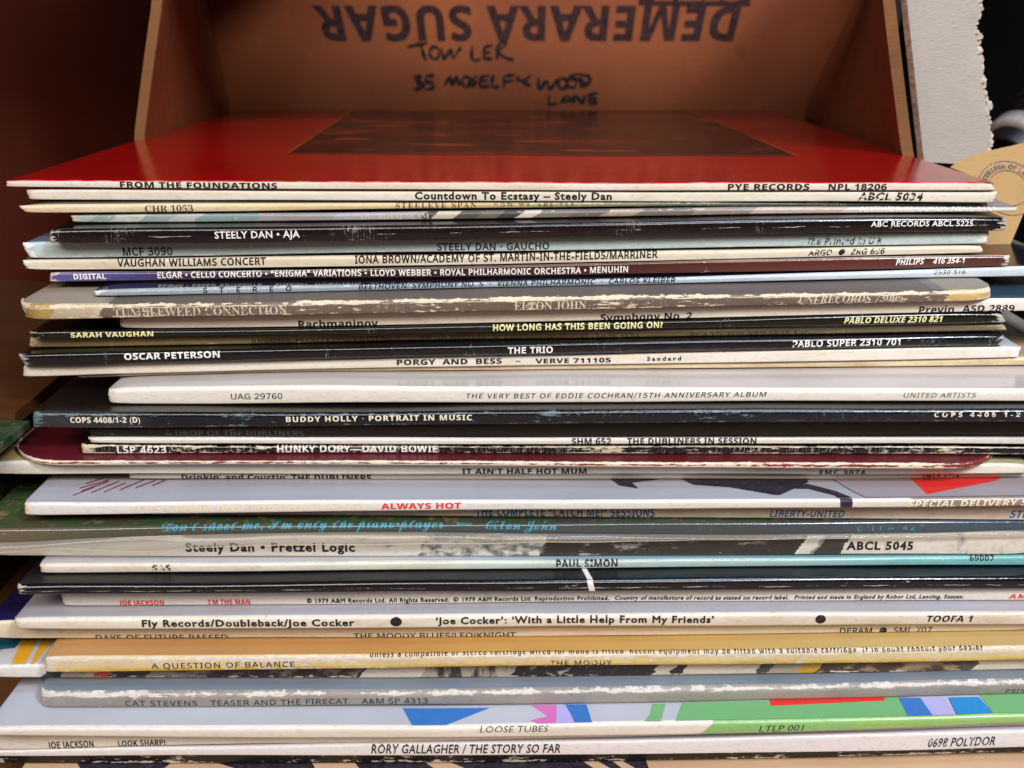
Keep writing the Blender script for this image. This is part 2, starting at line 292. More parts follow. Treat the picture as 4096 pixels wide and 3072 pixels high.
# printed shapes on front covers (x, y) and bands on spines (top from/to, bottom from/to), millimetres
COVER_PRINT = [
 ('otis', 'maroonprint', [(-133.2, -46.6), (-128.9, -40.2), (-128.6, -41.0), (-132.9, -47.3)]),
 ('otis', 'maroonprint', [(-133.1, -41.2), (-126.3, -34.3), (-126.0, -35.1), (-132.8, -41.9)]),
 ('otis', 'maroonprint', [(-128.3, -44.5), (-122.9, -35.3), (-122.6, -36.1), (-128.0, -45.2)]),
 ('otis', 'maroonprint', [(-124.6, -44.0), (-120.4, -36.8), (-120.2, -37.6), (-124.4, -44.8)]),
 ('otis', 'maroonprint', [(-120.4, -42.4), (-115.4, -34.3), (-115.1, -35.1), (-120.2, -43.2)]),
 ('otis', 'maroonprint', [(-116.0, -40.7), (-111.7, -34.9), (-111.4, -35.7), (-115.8, -41.5)]),
 ('otis', 'maroonprint', [(-111.4, -39.0), (-108.6, -34.9), (-108.3, -35.7), (-111.1, -39.8)]),
 ('otis', 'maroonprint', [(-131.7, -43.5), (-126.2, -35.8), (-125.9, -36.6), (-131.4, -44.3)]),
 ('otis', 'maroonprint', [(-132.4, -37.8), (-128.6, -33.3), (-128.3, -34.1), (-132.2, -38.5)]),
 ('otis', 'charcoalprint', [(30.8, -35.6), (33.1, -40.7), (38.6, -43.0), (37.1, -38.6), (46.8, -35.7)]),
 ('otis', 'charcoalprint', [(53.0, -35.7), (56.1, -40.3), (66.9, -42.3), (79.3, -48.2), (80.8, -48.4), (81.7, -41.5), (83.8, -43.5), (91.4, -39.1), (92.6, -36.2)]),
 ('otis', 'charcoalprint', [(83.9, -43.5), (91.1, -40.2), (98.1, -45.6), (101.6, -50.4), (101.5, -50.7), (97.6, -50.7), (97.2, -48.9), (90.6, -43.9)]),
 ('otis', 'taupeprint', [(99.9, -36.3), (162.1, -36.5), (155.1, -50.5), (105.9, -50.7), (102.9, -44.8)]),
 ('otis', 'redprint', [(124.0, -36.5), (154.0, -35.4), (149.3, -39.4), (124.8, -49.0)]),
 ('loose', 'blueprint', [(-32.8, -69.3), (-6.6, -69.3), (-19.2, -77.7), (-29.3, -77.8)]),
 ('loose', 'pinkprint', [(5.7, -68.2), (13.4, -68.3), (12.9, -77.3), (7.4, -77.4), (5.4, -75.9), (10.6, -73.8)]),
 ('loose', 'lilacprint', [(13.5, -68.3), (16.0, -68.2), (17.5, -73.3), (18.3, -77.2), (12.9, -77.3)]),
 ('loose', 'blueprint', [(16.0, -68.1), (22.4, -68.2), (23.5, -77.1), (18.4, -77.2), (17.5, -73.3)]),
 ('loose', 'greenprint', [(42.2, -68.2), (46.2, -68.3), (43.7, -76.9), (38.9, -76.9), (40.9, -73.6)]),
 ('loose', 'greenprint', [(51.2, -67.9), (116.6, -66.3), (116.6, -75.8), (48.1, -76.8)]),
 ('loose', 'greenprint', [(141.5, -66.1), (158.6, -65.2), (153.8, -75.4), (141.7, -75.1)]),
 ('loose', 'redprint', [(77.7, -66.6), (112.9, -65.9), (112.2, -68.1), (77.5, -70.0)]),
 ('loose', 'blueprint', [(116.7, -66.7), (123.1, -66.9), (123.7, -75.8), (116.3, -75.9)]),
 ('loose', 'lilacprint', [(123.2, -66.9), (130.7, -67.1), (130.3, -75.7), (123.7, -75.8)]),
 ('loose', 'skyprint', [(131.6, -67.1), (140.8, -67.1), (141.6, -75.2), (130.8, -75.7)]),
 ('collage', 'tealprint', [(-167.1, -46.4), (-154.8, -46.4), (-154.7, -53.1), (-163.6, -54.0)]),
 ('collage', 'yellowprint', [(-154.8, -47.5), (-149.7, -47.5), (-147.6, -62.4), (-151.9, -62.4)]),
 ('collage', 'yellowprint', [(-148.3, -47.5), (-144.5, -47.6), (-144.9, -62.4), (-146.0, -62.4)]),
 ('stripe', 'whiteprint', [(21.2, -49.4), (22.7, -49.4), (24.3, -57.0), (22.6, -57.0)]),
 ('last', 'charcoalprint', [(-133.7, -68.8), (-103.2, -68.7), (-106.1, -74.0), (-129.5, -74.2)]),
 ('last', 'charcoalprint', [(-93.2, -68.6), (40.7, -68.7), (41.4, -75.3), (-78.9, -74.6)]),
 ('last', 'sandprint', [(-60.9, -70.0), (-47.9, -70.0), (-45.0, -74.7), (-58.6, -74.6)]),
 ('last', 'sandprint', [(-26.5, -69.9), (-18.9, -70.0), (-11.1, -75.0), (-21.7, -74.8)]),
 ('last', 'sandprint', [(21.5, -70.1), (26.1, -70.2), (31.6, -75.6), (26.4, -75.5)]),
 ('last', 'sandprint', [(30.6, -70.3), (33.6, -70.3), (39.1, -75.8), (34.6, -75.7)]),
]
SPINE_PRINT = [
 ('stripe', 'whiteprint', [22.5, 24.2, 23.3, 25.1]),
 ('otis', 'charcoalprint', [98.0, 101.8, 98.3, 101.8]),
]
PLASTIC_EDGE = [(-163.7, 75.31), (-152.7, 75.45), (-144.6, 75.64), (-136.4, 76.58), (-124.7, 75.8), (-112.4, 74.93), (-103.3, 75.02), (-97.3, 75.91), (-74.9, 76.53), (-33.8, 76.27), (0.2, 76.13), (76.0, 76.16), (118.7, 75.98), (157.2, 76.14), (165.3, 76.01)]
ENVELOPE = [(159.4, 51.9, 175.8), (164.3, 54.0, 178.6), (174.8, 55.9, 181.3), (192.8, 58.4, 184.8), (190.4, 48.8, 171.5), (176.4, 32.8, 150.2), (167.9, 32.0, 149.2), (168.3, 49.3, 172.2)]
# [(150.0, 79.5, 233.8), (156.6, 79.5, 175.1), (183.2, 86.7, 172.9), (186.9, 87.9, 178.1), (186.5, 88.1, 185.8), (183.6, 87.6, 195.3), (181.3, 87.3, 203.8), (181.1, 87.5, 211.2), (177.7, 86.9, 221.3), (178.1, 87.3, 228.5), (176.7, 87.1, 233.9)]
HANDWRITING = [
 [(-62.0, 212.2), (-55.9, 213.7), (-49.8, 214.6)],
 [(-53.6, 213.7), (-52.5, 209.2), (-50.9, 204.5)],
 [(-43.3, 211.2), (-44.8, 212.4), (-46.6, 212.4), (-48.1, 211.2), (-48.7, 209.2), (-48.2, 207.2), (-46.8, 206.0), (-44.9, 206.0), (-43.4, 207.2), (-42.8, 209.2), (-43.3, 211.2), (-44.8, 212.4)],
 [(-41.8, 212.3), (-40.9, 208.8), (-39.8, 205.4), (-36.4, 211.3), (-35.0, 205.7), (-32.3, 209.7), (-29.7, 212.5)],
 [(-23.4, 213.4), (-23.5, 205.2), (-18.3, 205.7)],
 [(-16.4, 212.3), (-16.7, 205.7)],
 [(-16.9, 212.2), (-11.1, 213.7)],
 [(-16.9, 209.0), (-12.1, 209.7)],
 [(-16.7, 205.6), (-11.4, 206.1)],
 [(-9.0, 212.3), (-8.8, 205.4)],
 [(-9.0, 212.3), (-5.3, 215.4), (-3.9, 213.7), (-8.1, 209.8), (-3.9, 206.5), (1.2, 205.2)],
 [(-59.0, 195.1), (-54.3, 196.0), (-56.4, 193.2), (-52.5, 191.0), (-54.7, 188.8), (-58.8, 188.5)],
 [(-57.8, 193.5), (-53.7, 190.3)],
 [(-45.9, 196.0), (-50.6, 196.0), (-51.1, 193.0), (-46.9, 191.9), (-47.9, 188.8), (-53.0, 188.1)],
 [(-40.4, 190.1), (-36.9, 195.3), (-35.7, 190.8), (-32.8, 195.7), (-31.6, 190.1)],
 [(-25.4, 194.5), (-26.6, 195.5), (-28.1, 195.5), (-29.3, 194.5), (-29.8, 192.8), (-29.4, 191.1), (-28.2, 190.0), (-26.7, 190.0), (-25.4, 191.1), (-24.9, 192.8), (-25.4, 194.5), (-26.6, 195.5)],
 [(-20.6, 195.5), (-24.4, 194.4), (-21.3, 192.4), (-24.8, 189.9)],
 [(-18.4, 195.8), (-18.8, 190.1), (-13.3, 190.5)],
 [(-18.4, 195.5), (-13.3, 196.2)],
 [(-18.5, 193.0), (-14.2, 193.5)],
 [(-11.2, 196.7), (-11.8, 189.9), (-7.5, 190.2)],
 [(-4.9, 195.8), (-4.7, 188.8)],
 [(-4.9, 195.7), (1.9, 196.8)],
 [(-4.9, 192.6), (0.8, 193.4)],
 [(2.8, 195.3), (6.2, 192.8), (11.2, 196.4)],
 [(6.2, 192.8), (11.1, 190.1)],
 [(15.6, 195.3), (16.5, 188.4), (20.6, 193.3), (22.6, 188.4), (27.2, 194.6)],
 [(32.1, 193.5), (30.8, 194.6), (29.2, 194.6), (27.9, 193.5), (27.4, 191.7), (27.9, 189.9), (29.3, 188.8), (30.9, 188.8), (32.2, 189.9), (32.7, 191.7), (32.1, 193.5), (30.8, 194.6)],
 [(37.8, 193.8), (36.4, 194.9), (34.8, 194.9), (33.5, 193.8), (33.0, 192.1), (33.6, 190.4), (34.9, 189.4), (36.5, 189.4), (37.8, 190.4), (38.3, 192.1), (37.8, 193.8), (36.4, 194.9)],
 [(41.2, 195.3), (41.2, 189.7), (46.0, 192.4), (45.0, 196.0), (35.4, 197.1)],
 [(38.2, 194.4), (43.9, 191.7)],
 [(22.6, 185.3), (22.1, 179.8), (27.4, 180.3)],
 [(28.9, 179.7), (32.8, 184.9), (36.8, 180.0)],
 [(30.0, 181.7), (35.6, 181.9)],
 [(36.8, 180.0), (37.7, 184.4), (42.5, 180.6), (43.3, 185.3)],
 [(46.1, 185.3), (46.1, 179.8)],
 [(45.0, 185.1), (51.8, 186.2)],
 [(46.2, 182.6), (50.7, 183.1)],
 [(46.1, 179.8), (51.4, 180.8)],
]
# letter outlines: per style the cap height and, for each character, advance|loop;loop of x,y points
GLYPHS = {
 'b': (286, {
  ' ': '111|',
  '(': '129|124,278 103,278 47,193 26,93 47,-7 103,-92 124,-92 81,-7 67,93 81,193',
  ')': '129|26,278 5,278 48,193 62,93 48,-7 5,-92 26,-92 83,-7 104,93 83,193',
  '-': '129|113,107 16,107 16,70 113,70',
  '.': '88|61,37 44,44 27,37 20,20 27,3 44,-4 61,3 68,20',
  '/': '112|110,276 82,276 3,-4 31,-4',
  '0': '229|159,280 114,290 81,286 56,272 37,251 24,222 17,186 14,143 20,81 38,35 69,6 114,-4 147,0 173,14 191,35 204,64 212,100 214,143 208,205 190,251;114,241 133,235 145,216 152,186 154,143 152,100 145,69 133,51 114,45 95,51 83,69 77,100 74,143 77,186 83,216 95,235',
  '1': '229|165,286 116,286 24,212 53,176 86,202 91,208 98,213 103,219 106,222 106,208 105,192 105,177 105,165 105,0 165,0',
  '2': '229|143,287 117,290 93,288 73,284 56,277 41,269 28,259 15,249 48,210 65,222 81,232 97,237 113,239 127,237 138,231 145,220 148,205 146,192 142,179 134,166 123,151 107,135 88,114 16,42 16,0 216,0 216,51 91,51 91,54 128,88 151,111 171,131 187,150 198,169 205,190 208,212 205,233 197,252 183,267 165,279',
  '3': '229|148,285 109,290 80,288 55,282 34,273 16,262 44,220 55,227 69,234 85,239 104,241 123,239 136,232 143,222 145,208 144,198 140,189 133,181 121,175 104,171 81,170 59,170 59,124 81,124 105,123 123,119 135,114 144,107 148,98 150,87 146,69 137,55 119,47 91,44 73,45 54,49 34,55 15,63 15,12 54,0 98,-4 134,-1 163,7 185,21 201,39 210,60 213,83 208,109 195,128 173,142 143,149 143,150 167,160 187,174 200,195 204,222 198,250 179,272',
  '4': '229|188,286 132,286 7,101 7,59 129,59 129,0 188,0 188,59 222,59 222,106 188,106;130,216 131,216 131,211 130,201 130,190 129,177 129,165 129,154 129,106 60,106 112,185 118,193 122,201 126,209',
  '5': '229|36,286 25,140 49,127 58,129 69,131 81,133 92,134 135,123 150,90 146,70 135,56 118,48 94,45 75,47 55,51 36,57 20,64 20,12 36,5 54,0 75,-3 96,-4 146,3 182,23 203,54 210,96 207,122 199,143 185,160 166,172 145,180 120,182 108,182 98,181 91,180 84,178 89,234 191,234 191,286',
  '6': '229|166,289 157,289 124,286 97,279 74,268 55,253 41,236 30,215 23,193 18,170 15,146 14,121 17,82 28,51 44,26 66,9 91,-1 118,-4 159,3 189,22 209,54 216,95 210,134 194,162 168,180 134,186 112,183 95,176 82,165 72,152 70,152 73,177 79,199 90,217 106,230 130,239 161,242 170,241 179,241 188,239 196,238 196,286 187,287 177,288;106,138 118,139 136,136 148,127 155,113 157,94 154,72 146,57 133,47 117,44 104,47 93,53 85,62 79,74 75,87 74,100 75,109 80,118 86,127 95,133',
  '7': '229|216,286 11,286 11,235 152,235 44,0 108,0 216,248',
  '8': '229|138,287 114,289 91,287 69,282 50,272 36,259 26,242 23,221 26,197 36,178 51,162 69,149 48,136 30,120 18,99 14,72 21,41 40,16 72,1 114,-4 142,-2 167,6 187,17 202,33 211,52 214,74 212,92 206,107 196,121 183,132 169,142 154,151 175,163 191,178 202,197 206,220 202,242 193,259 178,272 160,282;100,243 114,245 128,243 139,238 146,228 149,216 146,202 138,191 127,183 114,176 101,183 90,192 82,203 80,216 82,228 89,238;95,115 112,124 117,122 127,116 136,109 145,102 152,95 157,86 158,76 156,61 147,50 133,43 114,40 95,43 81,50 73,62 70,76 73,91 82,104',
  '9': '229|138,285 110,289 70,282 39,262 19,231 13,190 18,151 35,123 60,105 93,99 117,102 134,109 147,120 156,132 159,132 156,108 150,86 139,68 122,55 99,46 67,43 58,44 50,44 41,46 33,47 33,-1 41,-3 52,-3 62,-4 71,-4 104,-2 132,5 155,17 173,31 187,49 198,69 206,92 211,115 213,139 214,164 211,203 200,234 184,258 163,275;95,237 111,240 124,238 135,232 144,223 150,211 153,198 154,185 153,176 149,167 142,158 133,152 123,147 110,146 93,149 81,158 74,172 71,190 74,213 82,228',
  'A': '276|101,287 0,0 65,0 86,68 190,68 211,0 276,0 175,287;136,233 138,242 140,234 143,224 146,213 149,202 152,193 154,185 176,119 101,119 122,185 124,191 126,200 129,211 133,223',
  'B': '269|36,286 36,0 143,0 186,6 220,22 241,48 248,83 246,103 241,119 233,131 222,140 210,146 196,150 196,152 215,159 229,172 238,191 240,213 233,248 211,270 175,282 125,286;96,236 128,236 151,234 166,229 175,219 178,205 176,191 168,181 154,175 132,172 96,172;96,124 134,124 158,122 174,115 182,103 185,89 182,73 174,61 159,53 136,50 96,50',
  'C': '255|178,288 157,290 117,285 84,271 58,248 39,219 27,183 23,142 27,101 37,65 54,36 79,14 111,1 152,-4 173,-3 193,0 211,4 230,11 230,62 210,55 192,50 175,47 157,46 125,53 103,71 90,102 86,142 90,182 104,213 127,233 157,239 173,238 189,234 205,228 221,220 241,270 221,278 200,284',
  'D': '296|36,286 36,0 117,0 183,9 232,37 263,82 273,146 268,188 255,223 233,250 203,270 167,282 126,286;96,236 129,236 164,230 189,214 205,185 210,144 188,74 122,50 96,50',
  'E': '224|36,286 36,0 200,0 200,50 96,50 96,124 193,124 193,173 96,173 96,236 200,236 200,286',
  'F': '220|36,286 36,0 96,0 96,113 192,113 192,162 96,162 96,236 200,236 200,286',
  'G': '290|195,288 172,290 128,285 91,272 62,250 41,221 28,185 23,143 32,80 58,34 99,5 156,-4 185,-3 211,0 235,6 258,12 258,160 144,160 144,110 198,110 198,50 190,49 182,48 172,47 160,46 136,49 117,59 103,73 93,92 88,116 86,142 88,170 96,193 109,213 126,227 147,236 172,239 190,238 207,235 223,230 237,224 257,272 238,279 217,285',
  'H': '306|96,286 36,286 36,0 96,0 96,123 210,123 210,0 270,0 270,286 210,286 210,174 96,174',
  'I': '156|143,286 13,286 13,251 48,235 48,50 13,34 13,0 143,0 143,34 108,50 108,235 143,251',
  'J': '132|96,286 36,286 36,18 35,0 31,-14 25,-23 18,-29 9,-32 -1,-33 -9,-33 -16,-32 -23,-31 -30,-29 -30,-80 -23,-81 -14,-83 -5,-84 6,-84 31,-81 53,-74 71,-61 85,-41 94,-15 96,18',
  'K': '266|96,286 36,286 36,0 96,0 96,102 122,120 197,0 266,0 165,159 265,286 198,286 120,188 114,180 108,172 102,163 96,155',
  'L': '226|96,286 36,286 36,0 212,0 212,50 96,50',
  'M': '377|36,286 36,0 90,0 90,133 90,148 89,166 89,183 88,200 87,214 86,224 88,224 157,0 212,0 286,224 288,224 287,214 287,200 286,184 285,166 285,150 285,135 285,0 341,0 341,286 259,286 187,67 186,67 118,286',
  'N': '325|36,286 36,0 90,0 90,134 90,155 89,175 88,196 86,216 88,216 212,0 289,0 289,286 235,286 235,150 235,131 236,111 237,92 238,72 236,72 112,286',
  'O': '318|202,285 160,290 117,285 83,272 56,250 38,221 27,185 23,144 27,102 38,66 56,37 83,14 117,1 159,-4 202,1 236,14 262,36 281,66 292,102 295,143 292,185 281,221 262,250 236,272;127,233 160,240 193,233 215,214 227,184 232,143 227,103 215,73 193,53 159,47 126,53 104,73 91,103 87,143 91,184 104,214',
  'P': '251|36,286 36,0 96,0 96,102 122,102 160,105 188,115 209,130 223,150 231,172 233,196 227,234 208,262 175,280 127,286;96,236 124,236 160,226 172,194 168,175 157,161 139,154 116,151 96,151',
  'R': '264|36,286 36,0 96,0 96,110 129,110 197,0 264,0 180,124 194,132 206,141 217,152 226,166 231,182 233,200 226,238 205,264 170,280 119,286;96,236 115,236 140,234 158,227 169,216 172,198 169,181 159,169 142,161 116,159 96,159',
  'S': '220|140,288 118,290 78,284 48,268 28,243 22,208 23,190 28,175 36,162 46,151 57,142 68,134 79,128 90,123 111,113 129,102 141,91 145,76 143,64 136,55 123,48 104,46 82,48 61,53 39,61 18,70 18,13 56,0 99,-4 144,2 177,19 198,45 204,79 202,100 196,117 186,131 172,143 155,154 135,165 111,177 94,186 84,197 81,210 83,222 90,231 101,237 116,239 133,238 148,235 165,230 184,222 203,270 182,278 161,284',
  'T': '232|224,286 8,286 8,235 86,235 86,0 146,0 146,235 224,235',
  'U': '302|94,286 34,286 34,102 41,59 64,25 100,3 150,-4 187,-1 216,10 239,26 255,47 265,73 268,101 268,286 208,286 208,111 205,82 195,62 177,51 152,47 127,50 109,61 98,81 94,111',
  'V': '260|61,286 0,286 97,0 163,0 260,286 199,286 145,116 143,109 140,99 137,87 134,75 132,63 130,53 128,63 126,75 122,87 119,99 117,109 115,116',
  'W': '387|60,286 0,286 73,0 142,0 180,150 181,155 183,163 185,173 187,183 189,193 191,202 192,211 193,217 194,211 196,202 197,193 199,182 202,172 203,163 205,156 206,150 245,0 314,0 387,286 327,286 291,130 289,119 286,106 283,92 280,79 278,66 277,55 275,66 273,78 271,92 268,106 266,117 264,126 222,286 165,286 123,126 121,117 119,105 116,92 114,79 112,66 110,55 109,66 106,78 104,92 101,106 99,119 96,130',
  'X': '267|73,286 6,286 95,147 0,0 65,0 131,108 198,0 267,0 170,144 260,286 195,286 134,183',
  'Y': '250|66,286 0,286 95,109 95,0 155,0 155,111 250,286 184,286 125,168',
  'Z': '232|218,286 13,286 13,236 146,236 10,39 10,0 222,0 222,50 82,50 218,246',
  'a': '242|160,218 121,223 98,222 76,218 56,211 37,203 57,163 72,169 87,174 103,178 118,179 133,177 143,171 150,161 152,146 152,136 114,135 72,129 41,117 23,95 17,65 22,35 36,13 58,0 84,-4 109,-2 127,4 142,14 157,30 158,30 170,0 212,0 212,146 206,180 188,204;129,100 152,101 152,83 149,65 139,51 125,42 107,40 95,41 86,45 80,53 78,65 81,79 89,90 105,97',
  'b': '253|91,304 31,304 31,0 77,0 87,24 91,24 101,14 113,5 130,-2 151,-4 185,3 212,25 229,60 235,110 230,158 212,194 186,215 153,222 131,220 114,213 101,203 91,190 88,190 89,198 90,209 91,221 91,233;101,160 114,171 134,175 150,171 163,159 172,138 174,110 172,82 164,61 151,49 134,44 113,49 100,61 93,82 91,110 91,116 94,142',
  'c': '206|146,221 125,222 95,219 69,210 48,195 32,173 21,144 18,108 25,58 45,23 77,3 120,-4 141,-3 158,0 172,5 186,12 186,63 173,55 158,49 143,46 125,44 106,48 91,60 82,80 79,108 90,158 125,174 137,174 149,171 162,167 176,162 193,208 180,213 164,218',
  'd': '253|222,304 162,304 162,234 163,221 164,209 166,198 167,190 165,190 154,203 141,213 124,220 102,222 68,215 41,194 24,158 18,109 24,60 41,25 67,3 100,-4 122,-2 139,5 152,16 162,28 165,28 176,0 222,0;120,174 143,170 157,157 164,137 166,108 166,102 164,76 156,58 142,47 121,44 103,48 90,60 81,80 78,108 81,136 90,157 103,170',
  'e': '236|162,216 121,222 92,219 67,210 47,194 31,171 21,143 18,108 22,73 32,45 50,24 72,8 99,-1 130,-4 153,-3 173,0 190,5 207,12 207,58 189,50 171,45 153,41 133,40 110,44 93,55 83,72 78,94 219,94 219,123 213,165 193,197;106,177 122,180 140,177 153,167 160,152 163,134 80,134 84,155 93,169',
  'f': '155|135,305 118,306 96,304 77,300 62,291 50,278 43,259 41,234 41,218 8,202 8,174 41,174 41,0 100,0 100,174 152,174 152,218 100,218 100,232 102,243 106,251 114,257 124,259 134,258 143,257 151,255 158,253 173,297 163,300 150,303',
  'g': '253|138,214 102,222 67,215 40,192 24,157 18,109 23,61 40,26 66,3 100,-4 119,-2 136,4 150,14 162,28 164,28 164,22 163,16 163,9 162,2 162,-3 151,-40 116,-52 73,-48 31,-36 31,-83 50,-89 70,-93 90,-95 113,-96 160,-90 194,-72 215,-42 222,0 222,218 172,218 167,190 165,190;121,174 142,170 156,159 164,139 166,108 166,101 164,74 155,56 141,46 122,43 90,59 79,108 89,158',
  'h': '263|91,304 31,304 31,0 91,0 91,103 93,134 101,156 115,170 138,175 164,163 173,128 173,0 233,0 233,142 227,179 211,203 186,218 154,222 135,221 118,215 103,205 91,190 88,190 89,199 90,211 91,226 91,242',
  'i': '122|74,302 61,304 49,302 38,298 31,289 29,275 31,261 38,252 49,247 61,246 74,247 84,252 91,261 94,275 91,289 84,298;91,218 31,218 31,0 91,0',
  'k': '248|91,304 31,304 31,0 91,0 91,68 116,88 179,0 248,0 156,124 243,218 176,218 114,152 107,144 101,136 95,127 88,119 88,119 89,131 90,143 91,156 91,168',
  'l': '122|91,304 31,304 31,0 91,0',
  'm': '393|174,220 152,222 133,221 115,215 100,205 88,190 85,190 77,218 31,218 31,0 91,0 91,103 93,134 100,156 113,170 134,175 159,163 167,128 167,0 227,0 227,110 229,138 237,158 250,171 270,175 295,163 303,128 303,0 363,0 363,142 358,179 344,203 320,218 288,222 269,221 251,215 235,205 223,190 218,190 207,205 192,215',
  'n': '263|187,218 155,222 135,221 117,215 100,205 88,190 85,190 77,218 31,218 31,0 91,0 91,103 93,134 101,156 115,170 138,175 154,172 165,163 171,148 173,128 173,0 233,0 233,142 228,179 212,203',
  'o': '248|153,219 124,222 80,215 46,193 25,158 18,110 21,76 32,48 48,25 69,9 94,-1 123,-4 167,3 201,26 222,61 230,110 226,143 216,171 200,193 179,209;103,170 124,174 144,170 158,158 166,138 169,110 166,81 158,61 144,48 124,44 103,48 89,61 81,81 79,110 81,138 89,158',
  'p': '253|186,215 153,222 131,220 114,213 101,202 91,190 88,190 80,218 31,218 31,-96 91,-96 91,-8 90,8 88,24 91,24 101,14 114,5 130,-2 151,-4 185,3 212,25 229,61 235,110 230,158 212,194;94,142 101,160 114,171 134,175 164,159 174,110 172,82 165,61 152,49 134,44 113,49 100,61 93,82 91,110 91,116',
  'q': '253|123,220 102,222 68,215 41,194 24,158 18,109 24,60 41,25 67,3 100,-4 122,-2 139,5 152,16 162,28 165,28 163,12 162,-4 162,-96 222,-96 222,218 172,218 166,190 165,190 154,203 141,213;121,174 143,170 157,157 164,137 166,108 166,101 164,76 156,57 143,46 122,43 90,59 79,108 81,136 89,157 102,170',
  'r': '182|158,222 153,222 133,219 114,210 99,197 88,182 85,182 76,218 31,218 31,0 91,0 91,111 93,130 99,144 109,154 122,161 136,165 151,167 156,167 161,166 165,166 169,165 173,221 169,222 164,222',
  's': '199|124,221 104,222 69,219 42,207 24,188 18,162 20,145 24,131 33,120 44,110 59,102 78,93 96,85 109,78 117,73 122,68 124,64 125,58 123,51 117,45 107,41 92,40 76,41 56,45 37,51 18,58 18,9 35,3 51,-1 69,-3 90,-4 131,0 160,14 178,35 184,65 182,83 176,97 167,108 155,117 140,125 123,133 106,140 94,146 86,150 81,155 78,159 77,164 84,175 104,178 118,177 133,174 148,169 163,162 181,205 162,213 143,218',
  't': '174|97,265 59,265 42,219 9,199 9,174 38,174 38,68 40,43 47,25 57,11 71,2 87,-2 106,-4 122,-3 137,-1 150,2 161,6 161,50 152,48 142,46 133,44 123,44 113,45 104,50 99,58 97,68 97,174 158,174 158,218 97,218',
  'u': '263|90,218 30,218 30,76 35,40 51,15 76,1 108,-4 127,-2 146,4 162,13 175,28 178,28 186,0 232,0 232,218 172,218 172,116 170,85 162,62 148,48 125,44 109,47 98,56 92,70 90,91',
  'v': '228|62,218 0,218 83,0 144,0 228,218 165,218 123,94 117,71 114,49 113,49 112,59 110,71 108,83 104,94',
  'w': '342|63,218 4,218 66,0 130,0 148,76 150,84 152,96 156,110 159,125 163,140 166,154 168,165 170,173 172,173 173,165 176,154 179,140 183,125 186,111 189,97 192,85 194,76 211,0 276,0 338,218 280,218 254,122 251,111 249,97 246,83 244,70 242,58 241,50 240,50 239,59 238,70 236,83 234,96 232,106 230,114 204,218 139,218 112,114 111,109 110,103 108,94 107,84 105,75 104,65 103,57 102,50 100,50 99,59 98,71 96,84 93,98 91,111 88,122',
  'y': '228|65,218 0,218 87,2 83,-9 77,-24 67,-37 54,-45 37,-48 31,-48 24,-47 18,-46 14,-46 14,-93 20,-94 27,-95 35,-96 44,-96 73,-92 99,-79 120,-58 135,-28 228,218 164,218 123,96 121,87 118,77 116,68 115,58 114,58 113,68 111,77 109,87 106,96',
  '·': '104|69,155 52,162 35,155 28,138 35,121 52,114 69,121 76,138',
  '–': '200|204,114 -4,114 -4,88 204,88',
  '’': '88|62,265 42,276 25,270 18,252 24,236 40,228 38,206 24,186 24,178 57,201 69,239',
  '●': '364|212,293 182,296 152,293 124,284 98,270 76,252 58,229 44,204 35,176 32,146 35,115 44,87 58,62 76,39 98,21 124,7 152,-2 182,-4 212,-2 240,7 266,21 288,39 307,62 320,87 329,115 332,146 329,176 320,204 307,229 288,252 266,270 240,284',
 }),
 'g': (273, {
  ' ': '111|',
  '&': '250|162,250 115,268 64,250 45,205 54,171 76,142 29,105 11,61 32,15 80,-4 120,5 166,37 198,0 248,0 193,64 220,100 237,136 198,136 185,113 169,92 130,136 169,171 180,208;92,227 113,234 135,226 144,206 137,186 108,162 91,183 83,208;63,89 98,116 142,64 114,41 84,32 61,41 50,61',
  ',': '88|63,39 42,49 25,43 18,26 24,10 38,4 37,-20 24,-40 24,-47 59,-24 70,10',
  '.': '88|61,37 44,44 27,37 20,20 27,3 44,-4 61,3 68,20',
  '/': '112|110,276 82,276 3,-4 31,-4',
  '0': '200|100,276 36,238 12,136 36,35 100,-4 164,35 188,136 164,238;64,212 100,239 136,212 149,136 136,61 100,34 64,61 51,136',
  '1': '200|120,273 81,273 81,0 120,0',
  '2': '200|144,253 84,276 51,270 19,250 19,201 51,230 81,238 114,224 128,187 123,157 108,128 64,64 14,3 14,0 186,0 186,37 82,37 147,125 167,191',
  '3': '200|143,257 85,276 57,274 32,265 32,228 57,237 79,239 113,228 126,198 113,169 72,159 72,123 116,111 130,77 118,46 86,34 56,39 26,54 26,12 55,0 84,-4 146,20 170,79 160,119 130,144 157,168 165,205',
  '4': '200|159,276 142,276 4,108 4,90 120,90 120,0 159,0 159,90 188,90 188,125 159,125;119,202 120,202 120,125 57,125',
  '5': '200|40,273 40,131 111,125 136,83 119,48 80,34 50,39 20,54 20,13 53,0 86,-4 150,21 175,84 149,147 76,169 76,238 162,238 162,273',
  '6': '200|150,246 127,276 46,193 18,93 42,23 106,-4 162,21 186,78 164,135 110,158 86,154 67,146 98,202;80,117 102,120 134,108 147,78 135,46 103,34 66,53 58,106',
  '7': '200|196,273 20,273 20,236 138,236 38,12 72,-4',
  '8': '200|160,254 103,276 43,254 19,198 28,165 52,139 22,112 13,74 38,19 101,-4 162,19 187,74 178,112 149,139 175,166 183,197;70,228 102,239 132,227 144,198 131,169 101,157 71,170 58,199;65,108 101,120 135,108 148,77 136,47 100,34 66,46 52,77',
  '9': '200|160,248 98,276 37,251 14,196 37,139 92,116 114,119 134,128 107,75 51,25 75,-4 154,77 184,177;66,227 98,239 131,225 144,190 144,180 142,168 120,157 100,153 67,166 54,196',
  ':': '88|61,176 44,183 27,176 20,159 27,142 44,135 61,142 68,159;61,37 44,44 27,37 20,20 27,3 44,-4 61,3 68,20',
